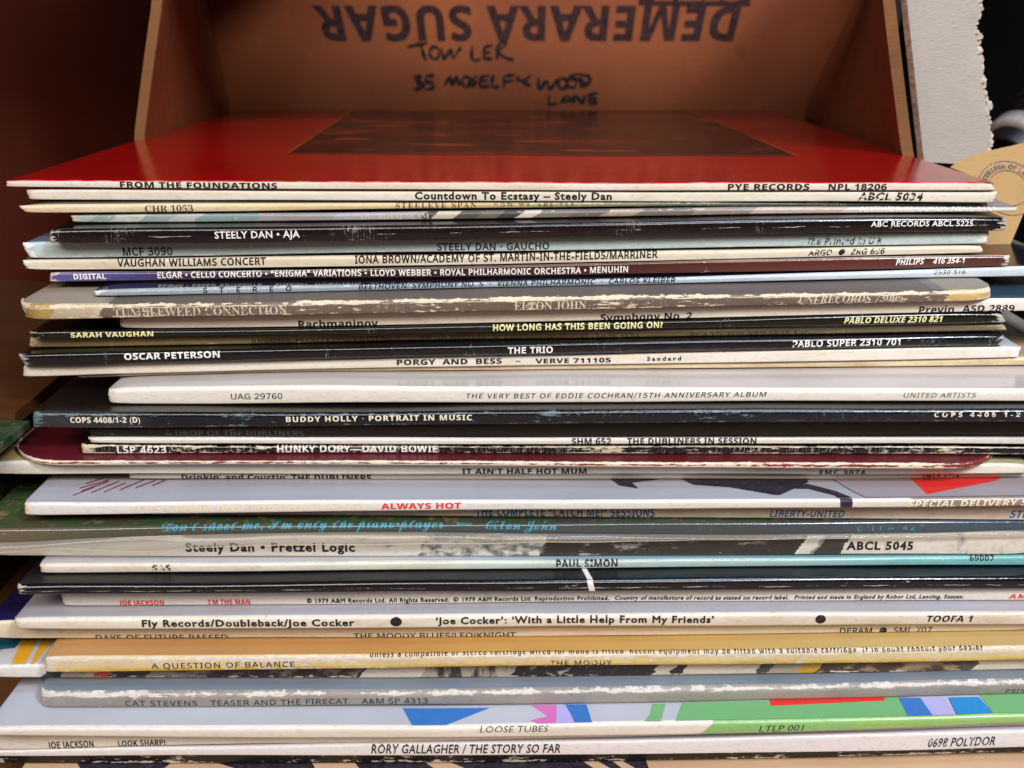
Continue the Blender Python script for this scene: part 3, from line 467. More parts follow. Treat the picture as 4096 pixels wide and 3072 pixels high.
  'A': '267|145,274 117,274 0,0 40,0 74,80 190,80 227,0 267,0;90,116 130,214 174,116',
  'B': '225|30,273 30,0 124,0 196,24 217,73 200,119 152,144 152,145 183,168 193,203 173,251 109,273;69,238 105,238 143,226 153,200 139,167 95,156 69,156;69,121 116,121 162,109 177,78 165,49 118,35 69,35',
  'C': '283|212,271 169,276 61,236 19,132 54,43 166,-4 222,3 265,20 265,63 218,40 170,32 90,61 60,136 91,211 168,240 215,234 262,212 262,254',
  'D': '300|30,273 30,0 137,0 243,42 282,136 247,229 136,273;70,238 130,238 214,208 241,136 220,73 132,35 70,35',
  'E': '200|30,273 30,0 188,0 188,35 69,35 69,120 181,120 181,155 69,155 69,238 185,238 185,273',
  'F': '188|30,273 30,0 70,0 70,127 176,127 176,162 70,162 70,238 176,238 176,273',
  'G': '296|211,272 166,276 62,236 20,135 61,36 165,-4 218,2 269,19 269,134 178,134 178,99 230,99 230,43 201,36 171,32 91,61 60,136 91,210 166,240 215,234 264,214 264,253',
  'H': '292|69,273 30,273 30,0 69,0 69,119 222,119 222,0 261,0 261,273 222,273 222,154 69,154',
  'J': '100|70,273 30,273 30,8 23,-39 -15,-55 -25,-55 -18,-91 -12,-92 -6,-92 53,-67 70,-3',
  'L': '196|69,273 30,273 30,0 192,0 192,35 69,35',
  'M': '312|66,273 29,273 29,0 68,0 68,212 69,212 153,107 160,107 244,212 244,212 244,0 284,0 284,273 247,273 156,161',
  'N': '312|61,273 30,273 30,0 66,0 66,210 249,0 282,0 282,273 246,273 246,62',
  'O': '329|164,276 58,235 18,136 57,39 164,-4 272,39 311,136 272,235;89,211 164,240 241,211 271,136 241,62 164,32 89,62 58,136',
  'P': '204|28,273 28,0 67,0 67,118 108,118 178,140 200,194 179,250 113,273;67,238 113,238 150,224 160,196 147,164 112,153 67,153',
  'R': '242|31,273 31,0 70,0 70,118 86,118 117,108 159,56 195,0 242,0 220,30 204,54 176,98 144,130 177,156 189,196 165,252 100,273;70,239 95,239 136,228 149,198 138,167 95,154 70,154',
  'S': '183|130,272 99,276 39,257 16,204 75,128 134,66 123,43 90,32 51,42 18,71 18,22 53,3 94,-4 149,17 170,70 111,153 52,209 65,232 96,241 126,235 160,213 160,257',
  'T': '242|235,273 7,273 7,238 101,238 101,0 140,0 140,238 235,238',
  'U': '283|64,273 24,273 24,103 60,22 138,-4 229,27 259,107 259,273 220,273 220,114 217,80 203,54 177,39 139,32 106,38 80,56 67,77 64,112',
  'W': '417|39,273 0,273 110,-2 118,-2 208,221 298,-2 306,-2 416,273 378,273 303,85 227,273 190,273 114,85',
  'Y': '242|47,273 0,273 101,144 101,0 140,0 140,144 242,273 194,273 120,179',
  'a': '171|120,169 74,183 39,177 14,159 14,120 42,142 71,150 95,142 103,118 103,108 72,97 30,78 10,40 23,10 54,-4 79,1 103,15 112,1 130,-4 145,-1 164,10 164,32 153,25 146,22 141,24 139,32 139,124;63,72 103,89 103,36 88,26 72,22 54,29 46,47',
  'b': '200|59,273 24,273 24,10 55,0 90,-4 161,22 186,94 164,158 109,183 83,179 59,167;59,133 80,147 100,151 136,134 150,88 135,46 95,30 77,32 59,36',
  'c': '175|133,180 105,183 40,157 16,86 42,22 108,-4 137,-1 161,7 161,42 136,33 114,30 69,46 53,90 68,134 108,150 131,147 157,133 157,171',
  'd': '204|180,273 145,273 145,176 125,182 107,183 43,158 18,94 41,25 105,0 180,0;128,150 145,144 145,30 109,30 66,47 54,89 70,134 112,151',
  'e': '192|157,159 100,183 40,158 16,92 39,26 104,-4 143,2 175,18 175,52 144,36 112,30 71,44 52,84 178,84;101,152 131,140 143,108 53,108 69,141',
  'f': '100|118,273 79,275 52,259 35,234 29,193 29,180 4,180 4,148 29,148 29,0 64,0 64,148 97,148 97,180 64,180 64,197 73,229 102,241 111,241 118,238',
  'g': '171|168,180 94,180 37,163 16,118 18,99 26,84 38,71 56,61 56,60 35,50 27,35 32,23 45,12 11,-6 0,-38 23,-77 83,-92 145,-77 168,-35 156,-4 116,15 75,26 61,38 88,54 134,72 145,90 150,113 146,133 132,152 168,152;58,139 84,149 108,139 118,117 109,93 84,84 58,93 48,116;74,-9 112,-15 133,-38 120,-57 84,-64 46,-57 34,-36 45,-16',
  'h': '200|60,273 24,273 24,0 60,0 60,129 83,149 105,155 131,143 140,111 140,0 176,0 176,110 158,165 114,183 85,176 61,156 60,156',
  'i': '88|62,180 26,180 26,0 62,0;59,249 44,255 29,249 23,234 29,219 44,213 59,219 65,234',
  'k': '192|184,180 142,180 62,92 152,0 200,0 107,92;60,273 25,273 25,0 60,0',
  'l': '88|62,273 26,273 26,0 62,0',
  'm': '308|142,175 112,183 86,177 59,156 59,180 24,180 24,0 59,0 59,130 80,148 104,153 127,143 136,112 136,0 172,0 172,130 192,147 212,153 238,142 249,111 249,0 285,0 285,113 269,164 225,183 191,174 165,151',
  'n': '200|158,165 114,183 85,176 61,156 60,156 60,180 24,180 24,0 60,0 60,129 83,149 105,155 131,143 140,111 140,0 176,0 176,111',
  'o': '221|179,157 109,183 42,157 14,92 41,23 109,-4 179,23 206,92;109,151 153,134 170,91 154,45 109,28 67,46 51,92 67,134',
  'p': '200|23,180 23,-92 58,-92 58,4 77,-2 94,-4 160,22 186,88 160,156 84,180;58,148 91,148 135,132 149,89 133,46 92,28 75,30 58,36',
  'r': '158|137,178 116,183 90,173 64,138 63,138 63,180 28,180 28,0 63,0 63,94 76,133 107,149 123,144 140,132 159,162',
  's': '154|102,180 77,183 34,170 18,134 60,82 102,48 94,33 75,28 49,33 16,51 16,13 48,0 79,-4 121,11 138,49 129,74 98,100 64,122 54,136 60,147 78,152 101,148 130,133 130,168',
  't': '133|67,180 67,217 0,152 0,148 31,148 31,53 46,12 90,-4 111,0 133,8 133,42 112,32 92,28 76,34 67,56 67,148 124,148 124,180',
  'u': '200|60,180 24,180 24,68 41,15 86,-4 114,4 139,23 139,0 175,0 175,180 139,180 139,51 119,32 96,26 69,36 60,66',
  'v': '175|40,180 1,180 82,-4 94,-4 174,180 136,180 88,69',
  'w': '288|38,180 0,180 80,-4 91,-4 144,122 197,-4 208,-4 288,180 250,180 203,71 157,180 131,180 85,71',
  'x': '200|45,180 0,180 76,91 0,0 45,0 98,64 154,0 200,0 121,91 195,180 149,180 98,118',
  'y': '175|40,180 0,180 70,38 8,-92 48,-92 175,180 135,180 89,78',
  'z': '167|162,180 8,180 8,148 100,148 4,0 162,0 162,32 66,32',
  '©': '296|148,291 43,248 0,144 43,40 148,-4 252,40 295,144 252,248;61,231 148,267 235,231 271,144 235,57 148,21 61,57 25,144;192,215 150,226 92,205 71,146 91,83 146,60 194,73 219,113 195,120 178,93 148,82 111,98 98,142 111,188 148,205 176,197 193,175 216,180',
  '–': '200|204,114 -4,114 -4,88 204,88',
  '‘': '88|64,269 64,276 30,254 18,215 26,189 45,178 62,184 69,202 63,218 48,226 50,248',
  '’': '88|62,265 42,276 25,270 18,252 24,236 40,228 38,206 24,186 24,178 57,201 69,239',
  '•': '142|106,171 71,186 36,171 21,136 36,101 71,87 106,101 120,136',
  '℗': '364|212,293 182,296 152,293 124,284 98,270 76,252 58,229 44,204 35,176 32,146 35,115 44,87 58,62 76,39 98,21 124,7 152,-2 182,-4 212,-2 240,7 266,21 288,39 307,62 320,87 329,115 332,146 329,176 320,204 307,229 288,252 266,270 240,284;159,259 182,262 206,259 227,253 247,242 264,228 279,210 289,191 296,169 298,146 296,122 289,101 279,81 264,63 247,49 227,38 206,31 182,29 159,31 137,38 117,49 100,63 86,81 75,101 68,122 66,146 68,169 75,191 86,210 100,228 117,242 137,253;130,220 130,68 162,68 194,117 151,117 151,143 162,68 162,193 189,193 203,192 213,186 219,179 221,168 219,158 213,150 203,145 189,143 151,143;194,117 219,121 238,131',
 }),
 'r': (271, {
  ' ': '111|',
  '.': '88|61,37 44,44 27,37 20,20 27,3 44,-4 61,3 68,20',
  '/': '112|110,276 82,276 3,-4 31,-4',
  '0': '224|144,285 112,290 79,285 54,272 35,250 23,221 16,185 14,144 16,102 23,66 35,37 54,14 79,1 112,-4 144,1 168,14 187,36 200,66 208,102 210,143 208,185 200,221 187,250 169,272;94,256 112,264 131,256 141,232 146,194 148,143 146,92 141,54 131,30 112,22 94,30 83,54 77,92 76,143 77,194 83,232',
  '1': '224|151,287 106,287 78,266 60,254 44,245 30,240 17,236 19,223 24,214 31,208 40,206 52,209 64,218 77,231 92,248 92,47 90,35 87,27 81,23 72,21 39,21 39,0 204,0 204,21 172,21 161,23 155,28 152,36 151,47',
  '2': '224|143,285 104,290 77,288 55,282 38,274 25,262 18,250 16,236 19,217 30,205 46,198 67,196 69,226 75,248 86,261 104,265 117,263 126,255 133,241 135,221 134,201 130,183 122,165 111,146 95,125 73,102 14,41 14,0 203,0 205,84 182,84 178,72 174,60 166,51 157,46 145,44 52,44 92,82 120,108 142,131 160,150 174,167 184,182 190,196 194,209 195,223 189,251 172,272',
  '3': '224|141,285 103,290 65,286 37,275 20,258 14,239 18,223 28,212 44,205 66,203 67,218 69,233 73,246 79,256 88,263 101,265 115,262 126,253 132,238 134,219 131,195 122,176 106,164 83,160 57,160 57,135 82,135 108,132 128,120 140,104 144,83 142,62 137,47 129,36 119,29 107,25 94,24 75,27 59,37 49,53 45,75 32,73 21,67 14,57 11,44 13,32 20,21 32,11 48,3 70,-2 97,-4 118,-3 137,0 155,6 172,15 186,26 196,41 203,60 205,82 202,103 194,120 182,132 166,142 150,148 134,152 158,164 178,179 191,200 195,224 189,252 170,273',
  '5': '224|37,286 24,147 42,140 52,143 62,145 73,147 87,147 110,144 127,133 138,114 141,88 140,66 134,50 126,38 116,30 105,25 92,24 77,26 66,31 58,39 52,50 49,61 48,72 35,70 25,65 18,57 16,44 18,32 24,21 35,11 50,3 71,-2 98,-4 116,-3 134,1 152,7 168,16 182,29 193,44 200,64 202,88 195,125 174,152 142,168 100,174 88,173 75,172 64,170 56,168 62,242 146,242 154,241 159,238 162,233 164,226 167,213 190,213 188,286',
  '6': '224|155,288 132,290 105,287 82,277 62,263 46,244 34,221 25,194 20,164 18,132 21,90 30,55 45,29 65,11 89,0 117,-4 157,3 186,23 204,54 210,92 204,127 188,153 162,170 130,175 111,174 96,171 84,166 74,160 80,205 91,239 107,259 128,266 138,264 145,258 150,249 153,238 154,226 155,214 177,217 192,224 200,234 203,246 201,257 196,267 187,276 173,283;104,149 115,151 130,147 142,136 149,116 152,88 149,59 143,38 132,26 118,22 101,29 87,48 78,82 74,132 81,138 92,145',
  '7': '224|20,286 18,202 42,202 44,222 51,237 67,242 172,242 66,0 100,0 210,266 210,286',
  '9': '224|133,286 106,290 79,287 57,277 38,263 25,243 17,220 14,193 20,157 36,131 61,115 92,110 111,112 126,118 139,127 149,137 133,50 93,21 75,24 62,34 52,47 45,64 36,61 30,56 26,49 25,41 27,30 32,20 40,10 52,3 69,-2 91,-4 119,-1 143,8 163,23 179,43 191,66 199,93 204,123 206,155 202,198 193,232 177,258 157,276;93,259 108,263 125,257 138,240 146,210 149,166 143,155 134,146 123,141 110,139 81,153 72,195 74,225 81,246',
  ':': '88|61,176 44,183 27,176 20,159 27,142 44,135 61,142 68,159;61,37 44,44 27,37 20,20 27,3 44,-4 61,3 68,20',
  'A': '260|134,277 123,278 29,44 22,28 14,18 5,13 -5,11 -5,0 76,0 76,11 74,11 52,15 44,29 45,31 45,35 46,39 47,42 62,79 150,79 162,48 167,35 169,27 161,15 136,11 136,0 264,0 264,11 253,13 245,20 237,33 229,52;68,96 105,190 144,96',
  'B': '264|131,271 9,271 9,261 21,260 30,258 37,253 41,246 44,235 44,220 44,49 43,31 37,19 27,13 10,10 10,0 142,0 187,5 221,21 242,45 249,78 230,123 171,147 220,169 236,209 210,256;118,257 129,258 148,255 160,246 167,229 170,206 166,179 157,162 139,153 112,150 108,150 108,233 109,245 112,253;108,138 118,138 146,134 165,124 176,105 179,76 177,48 169,29 154,18 132,14 121,16 113,20 110,27 108,39',
  'C': '279|184,273 154,277 116,273 83,259 55,237 33,209 20,175 16,136 20,97 33,62 54,34 82,12 115,-2 153,-6 217,8 266,53 255,63 236,42 213,27 190,17 166,14 106,44 86,135 104,232 158,264 187,259 212,242 234,217 250,184 260,184 260,277 250,277 243,264 231,259 225,260 219,262',
  'D': '295|132,271 9,271 9,261 25,259 36,254 42,242 44,223 44,44 42,27 37,18 28,13 12,10 12,0 136,0 243,34 279,136 269,193 241,236 195,262;120,257 133,258 190,228 209,136 204,83 190,45 166,22 132,14 120,16 113,20 110,29 108,43 108,229 110,244 113,252',
  'E': '263|238,271 10,271 10,261 26,259 37,253 43,241 45,220 45,46 43,29 37,18 26,12 8,10 8,0 240,0 256,85 245,85 234,62 221,45 205,32 187,23 164,18 137,16 123,18 114,21 110,28 109,40 109,132 110,132 129,131 143,127 155,120 163,108 168,92 171,70 181,70 181,206 172,206 165,178 154,160 138,150 115,146 109,146 109,231 109,241 111,248 114,253 119,255 127,256 138,256 176,253 203,242 220,222 228,190 238,190',
  'F': '241|234,271 8,271 8,261 26,258 37,252 42,241 44,223 44,50 43,31 37,20 27,14 9,10 9,0 153,0 153,10 137,12 125,14 117,18 112,25 109,35 108,48 108,133 112,133 136,130 153,119 163,100 170,70 180,70 180,206 169,206 163,179 152,161 136,151 113,147 108,147 108,237 109,245 111,251 114,254 119,256 127,257 137,257 164,255 185,250 200,242 212,230 220,213 225,190 234,190',
  'G': '302|186,274 153,277 116,273 83,259 55,238 34,210 21,176 16,136 21,96 34,61 56,33 84,12 119,-2 160,-6 213,0 266,17 266,76 267,92 272,102 282,107 298,108 298,118 164,118 164,108 184,106 196,101 202,92 204,76 204,42 202,27 195,16 183,10 164,8 132,16 107,40 92,80 87,136 105,232 159,264 178,261 196,254 213,242 228,226 240,206 250,183 260,183 260,277 250,277 246,269 242,264 237,261 231,260 226,260 220,262',
  'H': '312|144,271 10,271 10,261 26,258 37,252 43,242 44,226 44,48 43,30 37,19 27,13 9,10 9,0 144,0 144,10 126,13 116,19 110,30 108,48 108,132 204,132 204,48 202,29 196,18 185,13 168,10 168,0 302,0 302,10 285,13 275,20 269,31 268,48 268,226 269,242 274,253 285,258 302,261 302,271 168,271 168,261 181,260 191,257 197,253 201,247 203,238 204,226 204,149 108,149 108,226 109,238 111,247 115,253 122,257 131,260 144,261',
  'I': '155|146,271 8,271 8,261 27,259 38,255 43,246 45,230 45,45 43,29 36,19 25,14 8,10 8,0 146,0 146,10 133,12 123,16 116,20 112,26 110,35 109,46 109,230 111,246 117,255 128,259 146,261',
  'J': '197|187,271 47,271 47,261 62,259 73,256 80,251 85,244 87,233 88,218 88,13 87,-3 83,-15 75,-22 62,-24 50,-21 46,-12 47,-8 50,-1 54,8 55,16 53,28 47,37 38,43 26,44 16,42 6,36 0,26 -2,14 0,0 7,-13 17,-24 31,-32 47,-37 65,-39 130,-16 152,53 152,218 153,234 155,245 158,252 165,257 174,259 187,261',
  'L': '254|149,271 10,271 10,261 26,259 37,253 43,242 44,226 44,48 43,30 37,19 27,13 9,10 9,0 239,0 254,92 244,92 233,67 220,47 205,33 187,24 166,18 139,16 127,17 119,19 114,22 110,28 109,37 108,49 108,226 109,239 112,248 117,254 124,258 135,261 149,261',
  'M': '378|110,271 9,271 9,261 22,260 31,257 38,253 42,248 44,239 45,228 45,47 43,30 37,19 25,13 8,10 8,0 101,0 101,10 83,12 71,18 65,29 63,48 63,232 161,0 172,0 271,238 271,50 270,36 268,26 264,19 258,15 248,12 236,10 236,0 367,0 367,10 355,11 346,14 340,18 336,25 334,36 334,51 334,225 335,242 341,252 351,258 368,261 368,271 268,271 189,85',
  'N': '294|93,271 11,271 11,261 17,260 22,258 29,251 45,231 45,47 45,34 42,25 38,18 32,14 23,11 11,10 11,0 99,0 99,10 81,13 71,18 65,29 64,47 64,208 240,-6 251,-6 251,224 253,242 258,253 268,259 286,261 286,271 197,271 197,261 210,260 220,257 226,253 230,247 232,237 233,225 233,100',
  'O': '313|187,275 158,278 128,275 101,267 77,254 56,237 39,216 27,191 19,165 16,136 19,107 27,80 39,55 56,34 77,17 100,4 127,-4 155,-6 184,-4 211,4 236,17 256,34 273,55 286,80 294,107 297,136 294,165 286,192 274,217 257,237 236,254 213,267;104,232 155,264 184,256 207,231 221,191 226,136 209,39 158,7 128,15 106,40 91,80 86,136',
  'P': '249|127,271 10,271 10,261 26,258 37,252 43,242 44,226 44,48 43,30 37,19 27,13 9,10 9,0 144,0 144,10 126,13 116,19 110,30 108,48 108,122 144,122 187,128 218,143 237,167 244,198 241,219 232,237 218,251 200,262 171,269;119,256 129,257 150,253 164,242 171,223 174,196 171,169 162,150 145,140 120,137 108,137 108,237 109,246 113,252',
  'R': '282|129,271 10,271 10,261 26,258 37,252 43,242 44,226 44,48 43,30 37,19 27,13 9,10 9,0 144,0 144,10 126,13 116,19 110,30 108,48 108,126 120,126 202,0 286,0 286,10 285,10 276,12 269,15 264,21 257,30 188,133 233,158 248,199 241,231 219,254 182,267;120,256 134,257 169,243 181,200 177,173 167,154 148,143 121,139 108,139 108,230 110,244 113,252',
  'S': '232|123,277 110,278 88,275 69,268 52,256 40,240 32,220 30,198 34,172 46,150 67,131 97,114 134,95 158,77 166,53 163,36 153,21 138,12 117,9 89,14 66,30 49,56 37,94 26,94 26,-6 36,-6 39,0 41,4 45,6 50,7 53,7 59,6 66,4 75,0 85,-3 94,-5 104,-6 114,-6 143,-3 167,5 187,17 202,34 211,55 214,79 213,97 208,112 201,126 189,139 173,151 151,162 112,180 95,190 82,200 74,212 71,226 74,242 83,254 97,262 116,265 132,262 148,255 162,244 175,229 185,211 192,190 202,190 202,278 191,278 187,268 178,265 176,265 174,265 171,266 168,267 152,271 137,275',
  'T': '252|6,271 6,189 17,189 24,219 39,240 61,254 89,258 93,258 93,48 91,30 85,18 73,12 55,10 55,0 195,0 195,10 176,12 165,18 159,29 157,48 157,258 160,258 212,241 234,189 244,189 244,271',
  'U': '293|143,271 9,271 9,261 26,258 36,252 42,242 44,226 44,92 50,48 68,17 100,-1 148,-8 194,-1 226,19 245,55 252,108 252,225 253,241 258,251 267,257 282,261 282,271 196,271 196,261 215,258 226,252 232,242 234,225 234,95 216,34 164,13 138,18 121,31 111,52 108,83 108,226 108,238 110,247 114,253 121,257 130,260 143,261',
  'V': '255|126,271 -8,271 -8,261 5,257 13,250 20,240 26,227 126,-8 137,-8 228,228 236,245 243,255 252,260 263,261 263,271 178,271 178,261 193,260 203,257 209,252 211,244 210,235 207,225 154,85 96,225 92,236 91,244 93,252 99,257 110,260 126,261',
  'W': '364|108,271 -9,271 -9,261 2,259 9,254 14,246 19,234 102,-6 113,-6 188,184 255,-6 266,-6 342,226 348,240 354,251 361,258 372,261 372,271 300,271 300,261 312,260 320,256 325,251 327,242 326,233 322,220 282,99 238,230 235,239 234,245 241,257 262,261 262,271 136,271 136,261 150,259 159,256 165,249 170,238 179,210 133,91 88,222 85,235 84,244 85,252 89,257 97,260 108,261',
  'X': '280|145,271 8,271 8,261 10,261 19,259 28,253 37,243 46,230 115,124 54,40 31,18 7,10 7,0 104,0 104,10 81,15 74,27 76,37 82,48 125,109 164,47 171,34 173,24 166,14 145,10 142,10 142,0 276,0 276,10 275,10 267,12 260,16 253,24 246,34 167,158 212,222 226,240 240,252 254,259 271,261 273,261 273,271 174,271 174,261 195,257 202,246 199,236 192,222 158,172 120,231 115,240 113,247 119,258 136,261 145,261',
  'Y': '254|123,271 -8,271 -8,261 -4,260 0,259 4,258 8,256 17,247 28,230 96,106 96,48 94,30 88,19 78,13 60,10 60,0 195,0 195,10 178,13 167,19 161,30 160,48 160,121 228,233 236,245 244,253 252,258 262,261 262,271 176,271 176,261 178,261 200,256 208,243 205,232 198,218 148,134 98,233 94,241 93,248 94,253 99,257 107,260 116,261 123,261',
  'o': '200|125,187 100,190 75,186 54,177 36,162 22,142 14,118 11,92 14,65 22,42 36,22 54,7 76,-3 100,-6 125,-3 146,6 164,21 177,41 186,65 189,92 186,119 177,143 164,162 146,177;86,174 100,178 114,174 124,161 129,135 131,92 130,68 129,48 127,34 124,23 115,11 100,7 86,11 76,23 73,34 71,49 70,68 70,92 71,135 76,161',
 }),
 's': (286, {
  ' ': '111|',
  '!': '108|71,262 54,276 37,262 32,217 32,193 34,174 44,106 48,86 54,80 60,86 64,106 74,174 76,193 76,217;71,37 54,44 37,37 30,20 37,3 54,-4 71,3 78,20',
  '&': '250|162,250 115,268 64,250 45,205 54,171 76,142 29,105 11,61 32,15 80,-4 120,5 166,37 198,0 248,0 193,64 220,100 237,136 198,136 185,113 169,92 130,136 169,171 180,208;92,227 113,234 135,226 144,206 137,186 108,162 91,183 83,208;63,89 98,116 142,64 114,41 84,32 61,41 50,61',
  '-': '129|113,107 16,107 16,70 113,70',
  '.': '88|61,37 44,44 27,37 20,20 27,3 44,-4 61,3 68,20',
  '/': '112|110,276 82,276 3,-4 31,-4',
  '0': '229|156,280 114,290 83,286 59,273 41,251 29,222 22,186 20,143 25,82 43,35 72,6 114,-4 145,0 169,14 187,35 200,64 207,100 209,143 203,205 186,251;86,253 114,260 141,253 160,231 170,194 174,143 170,92 160,55 141,33 114,26 86,33 68,55 58,92 55,143 58,194 68,231',
  '1': '229|142,286 113,286 36,226 54,202 84,226 92,233 98,238 103,243 109,249 109,238 108,227 108,215 108,200 108,0 142,0',
  '2': '229|146,285 110,290 84,287 61,280 40,269 22,256 41,232 57,244 73,252 90,258 110,260 130,257 146,247 157,232 160,212 159,193 153,176 143,160 130,143 114,125 94,105 19,29 19,0 208,0 208,32 64,32 64,34 123,92 144,113 162,133 176,152 187,172 194,192 196,214 191,245 173,269',
  '3': '229|148,285 109,290 82,287 57,281 37,271 20,260 37,236 53,246 70,253 88,258 109,260 131,257 147,249 158,235 161,216 157,194 143,177 121,166 90,162 62,162 62,132 89,132 123,129 148,121 164,105 169,82 165,58 152,41 130,29 97,26 77,27 57,31 37,37 18,44 18,12 36,4 55,-1 75,-3 96,-4 131,-1 159,7 180,20 194,37 203,58 206,81 202,107 189,127 168,141 138,149 138,150 162,159 181,173 193,193 197,219 192,247 175,270',
  '4': '229|143,287 8,95 8,65 145,65 145,0 179,0 179,65 221,65 221,96 179,96 179,287;146,250 147,250 146,236 146,222 145,206 145,186 145,96 43,96 128,218 133,225 138,233 142,242',
  '5': '229|43,286 32,151 50,140 60,142 73,144 86,145 98,146 131,142 153,131 166,112 170,88 165,60 151,41 128,30 100,26 80,27 60,31 41,37 25,45 25,12 40,5 58,0 78,-3 99,-4 144,2 178,21 199,52 206,91 200,127 180,153 150,170 110,175 97,175 84,174 74,172 66,171 73,254 186,254 186,286',
  '6': '229|162,289 153,290 116,286 87,275 64,258 47,237 35,211 27,183 23,153 22,122 25,83 35,51 50,27 70,10 93,-1 119,-4 157,2 185,22 204,52 210,92 204,129 187,156 161,173 127,179 104,176 85,169 71,158 60,145 57,145 59,168 63,190 69,209 79,226 91,241 108,252 128,259 154,261 163,261 172,260 180,258 188,256 188,286 181,288 171,289;120,151 144,147 161,135 172,116 175,92 171,62 160,42 142,30 119,26 100,28 85,37 73,49 64,65 59,82 58,99 60,111 65,124 75,135 87,143 102,149',
  '7': '229|209,286 18,286 18,254 172,254 54,0 93,0 209,258',
  '9': '229|137,286 111,290 85,287 63,278 45,264 31,245 23,221 20,193 26,157 43,129 69,112 102,107 126,109 145,117 159,127 170,140 172,140 171,117 167,96 161,76 151,59 139,45 122,34 102,27 76,25 57,26 41,30 41,0 49,-2 58,-3 68,-4 77,-4 114,0 143,10 166,27 183,49 195,75 203,103 207,133 208,164 205,203 195,234 180,259 160,276;89,256 111,260 130,257 145,249 157,236 166,221 171,204 172,187 170,174 165,162 155,151 143,142 128,136 110,134 85,138 68,150 58,169 55,194 59,223 71,244',
  ':': '88|61,176 44,183 27,176 20,159 27,142 44,135 61,142 68,159;61,37 44,44 27,37 20,20 27,3 44,-4 61,3 68,20',
  '?': '133|102,257 52,276 33,238 40,239 50,240 70,233 77,214 54,162 32,107 38,85 56,70 84,137 116,218;79,37 62,44 45,37 38,20 45,3 62,-4 79,3 86,20',
  'A': '256|144,287 112,287 0,0 36,0 70,88 184,88 218,0 255,0;124,237 127,250 129,244 131,236 134,227 137,218 139,211 141,207 173,120 82,120 115,207 118,215 121,225',
  'B': '260|39,286 39,0 139,0 180,5 212,21 232,47 238,81 236,102 230,118 220,130 207,139 192,146 174,150 174,152 198,159 215,173 225,192 229,215 222,248 201,270 167,282 120,286;75,255 122,255 153,252 175,245 187,231 192,211 188,190 178,176 159,167 128,164 75,164;75,134 130,134 163,131 185,120 196,104 200,84 196,62 185,45 165,34 132,30 75,30',
  'C': '253|204,285 162,290 121,285 87,271 60,249 40,219 28,184 24,143 28,101 39,65 57,36 83,14 116,0 156,-4 178,-3 196,-1 213,2 229,8 229,39 213,34 196,31 179,28 161,28 118,35 87,59 69,95 62,143 69,191 89,227 120,250 161,258 180,257 197,253 212,248 226,242 240,273',
  'D': '292|39,286 39,0 118,0 181,9 228,37 258,82 268,146 263,188 250,223 230,250 202,270 167,282 127,286;75,255 122,255 167,248 201,228 223,194 230,144 201,59 114,31 75,31',
  'E': '222|39,286 39,0 198,0 198,32 75,32 75,134 191,134 191,165 75,165 75,254 198,254 198,286',
  'F': '208|39,286 39,0 75,0 75,121 191,121 191,153 75,153 75,254 198,254 198,286',
  'G': '291|196,289 172,290 129,285 93,271 63,250 42,220 29,185 24,143 28,101 40,65 60,35 86,14 120,0 161,-4 190,-3 215,0 238,4 262,11 262,151 163,151 163,119 226,119 226,34 214,31 202,29 187,28 170,27 135,31 108,42 87,59 73,83 65,111 62,143 69,191 91,227 125,250 170,258 190,257 210,253 228,248 244,242 258,273 238,280 218,285',
  'H': '296|75,286 39,286 39,0 75,0 75,133 221,133 221,0 257,0 257,286 221,286 221,165 75,165',
  'I': '136|119,286 16,286 16,265 50,257 50,28 16,21 16,0 119,0 119,21 86,28 86,257 119,265',
  'J': '109|73,286 37,286 37,2 35,-14 31,-26 25,-35 17,-40 7,-43 -2,-44 -10,-44 -18,-43 -25,-42 -31,-40 -31,-71 -25,-73 -18,-75 -11,-76 -2,-76 29,-71 52,-56 68,-31 73,4',
  'K': '248|75,286 39,286 39,0 75,0 75,111 104,136 205,0 248,0 130,161 243,286 201,286 124,199 112,186 99,172 87,158 75,145',
  'L': '210|75,286 39,286 39,0 200,0 200,32 75,32',
  'M': '363|39,286 39,0 72,0 72,173 72,196 71,217 70,236 69,250 71,250 165,0 194,0 290,250 291,250 290,235 289,217 289,196 288,176 288,0 324,0 324,286 271,286 182,52 180,52 92,286',
  'N': '304|39,286 39,0 72,0 72,160 72,181 71,202 70,222 69,237 70,237 223,0 265,0 265,286 232,286 232,124 232,111 232,96 233,82 233,68 234,57 234,49 233,49 80,286',
  'O': '312|196,285 157,290 116,285 83,272 57,250 39,220 28,185 24,144 28,102 39,66 57,37 83,14 116,1 156,-4 196,1 229,14 254,36 273,66 284,102 288,143 284,185 273,221 254,250 229,272;115,251 157,258 199,251 228,228 244,191 250,143 244,95 228,58 199,35 156,27 114,35 85,58 68,95 62,143 68,191 85,228',
  'P': '242|39,286 39,0 75,0 75,111 108,111 146,114 175,124 197,139 211,157 219,179 222,202 215,237 196,264 163,280 114,286;75,255 111,255 144,251 167,241 180,224 184,200 179,173 164,155 139,145 104,142 75,142',
  'Q': '312|196,285 157,290 116,285 83,272 57,250 39,220 28,185 24,144 28,102 39,66 57,37 83,14 116,1 156,-4 159,-4 160,-4 162,-4 166,-4 222,-68 273,-68 205,3 241,23 267,54 283,95 288,143 284,185 273,221 254,250 229,272;115,251 157,258 199,251 228,228 244,191 250,143 244,95 228,58 199,35 156,27 114,35 85,58 68,95 62,143 68,191 85,228',
  'R': '249|39,286 39,0 75,0 75,118 132,118 201,0 243,0 164,128 178,134 192,142 204,153 213,166 220,184 222,204 215,240 196,265 164,281 118,286;75,254 116,254 146,251 168,243 180,227 184,203 180,179 168,162 148,152 118,148 75,148',
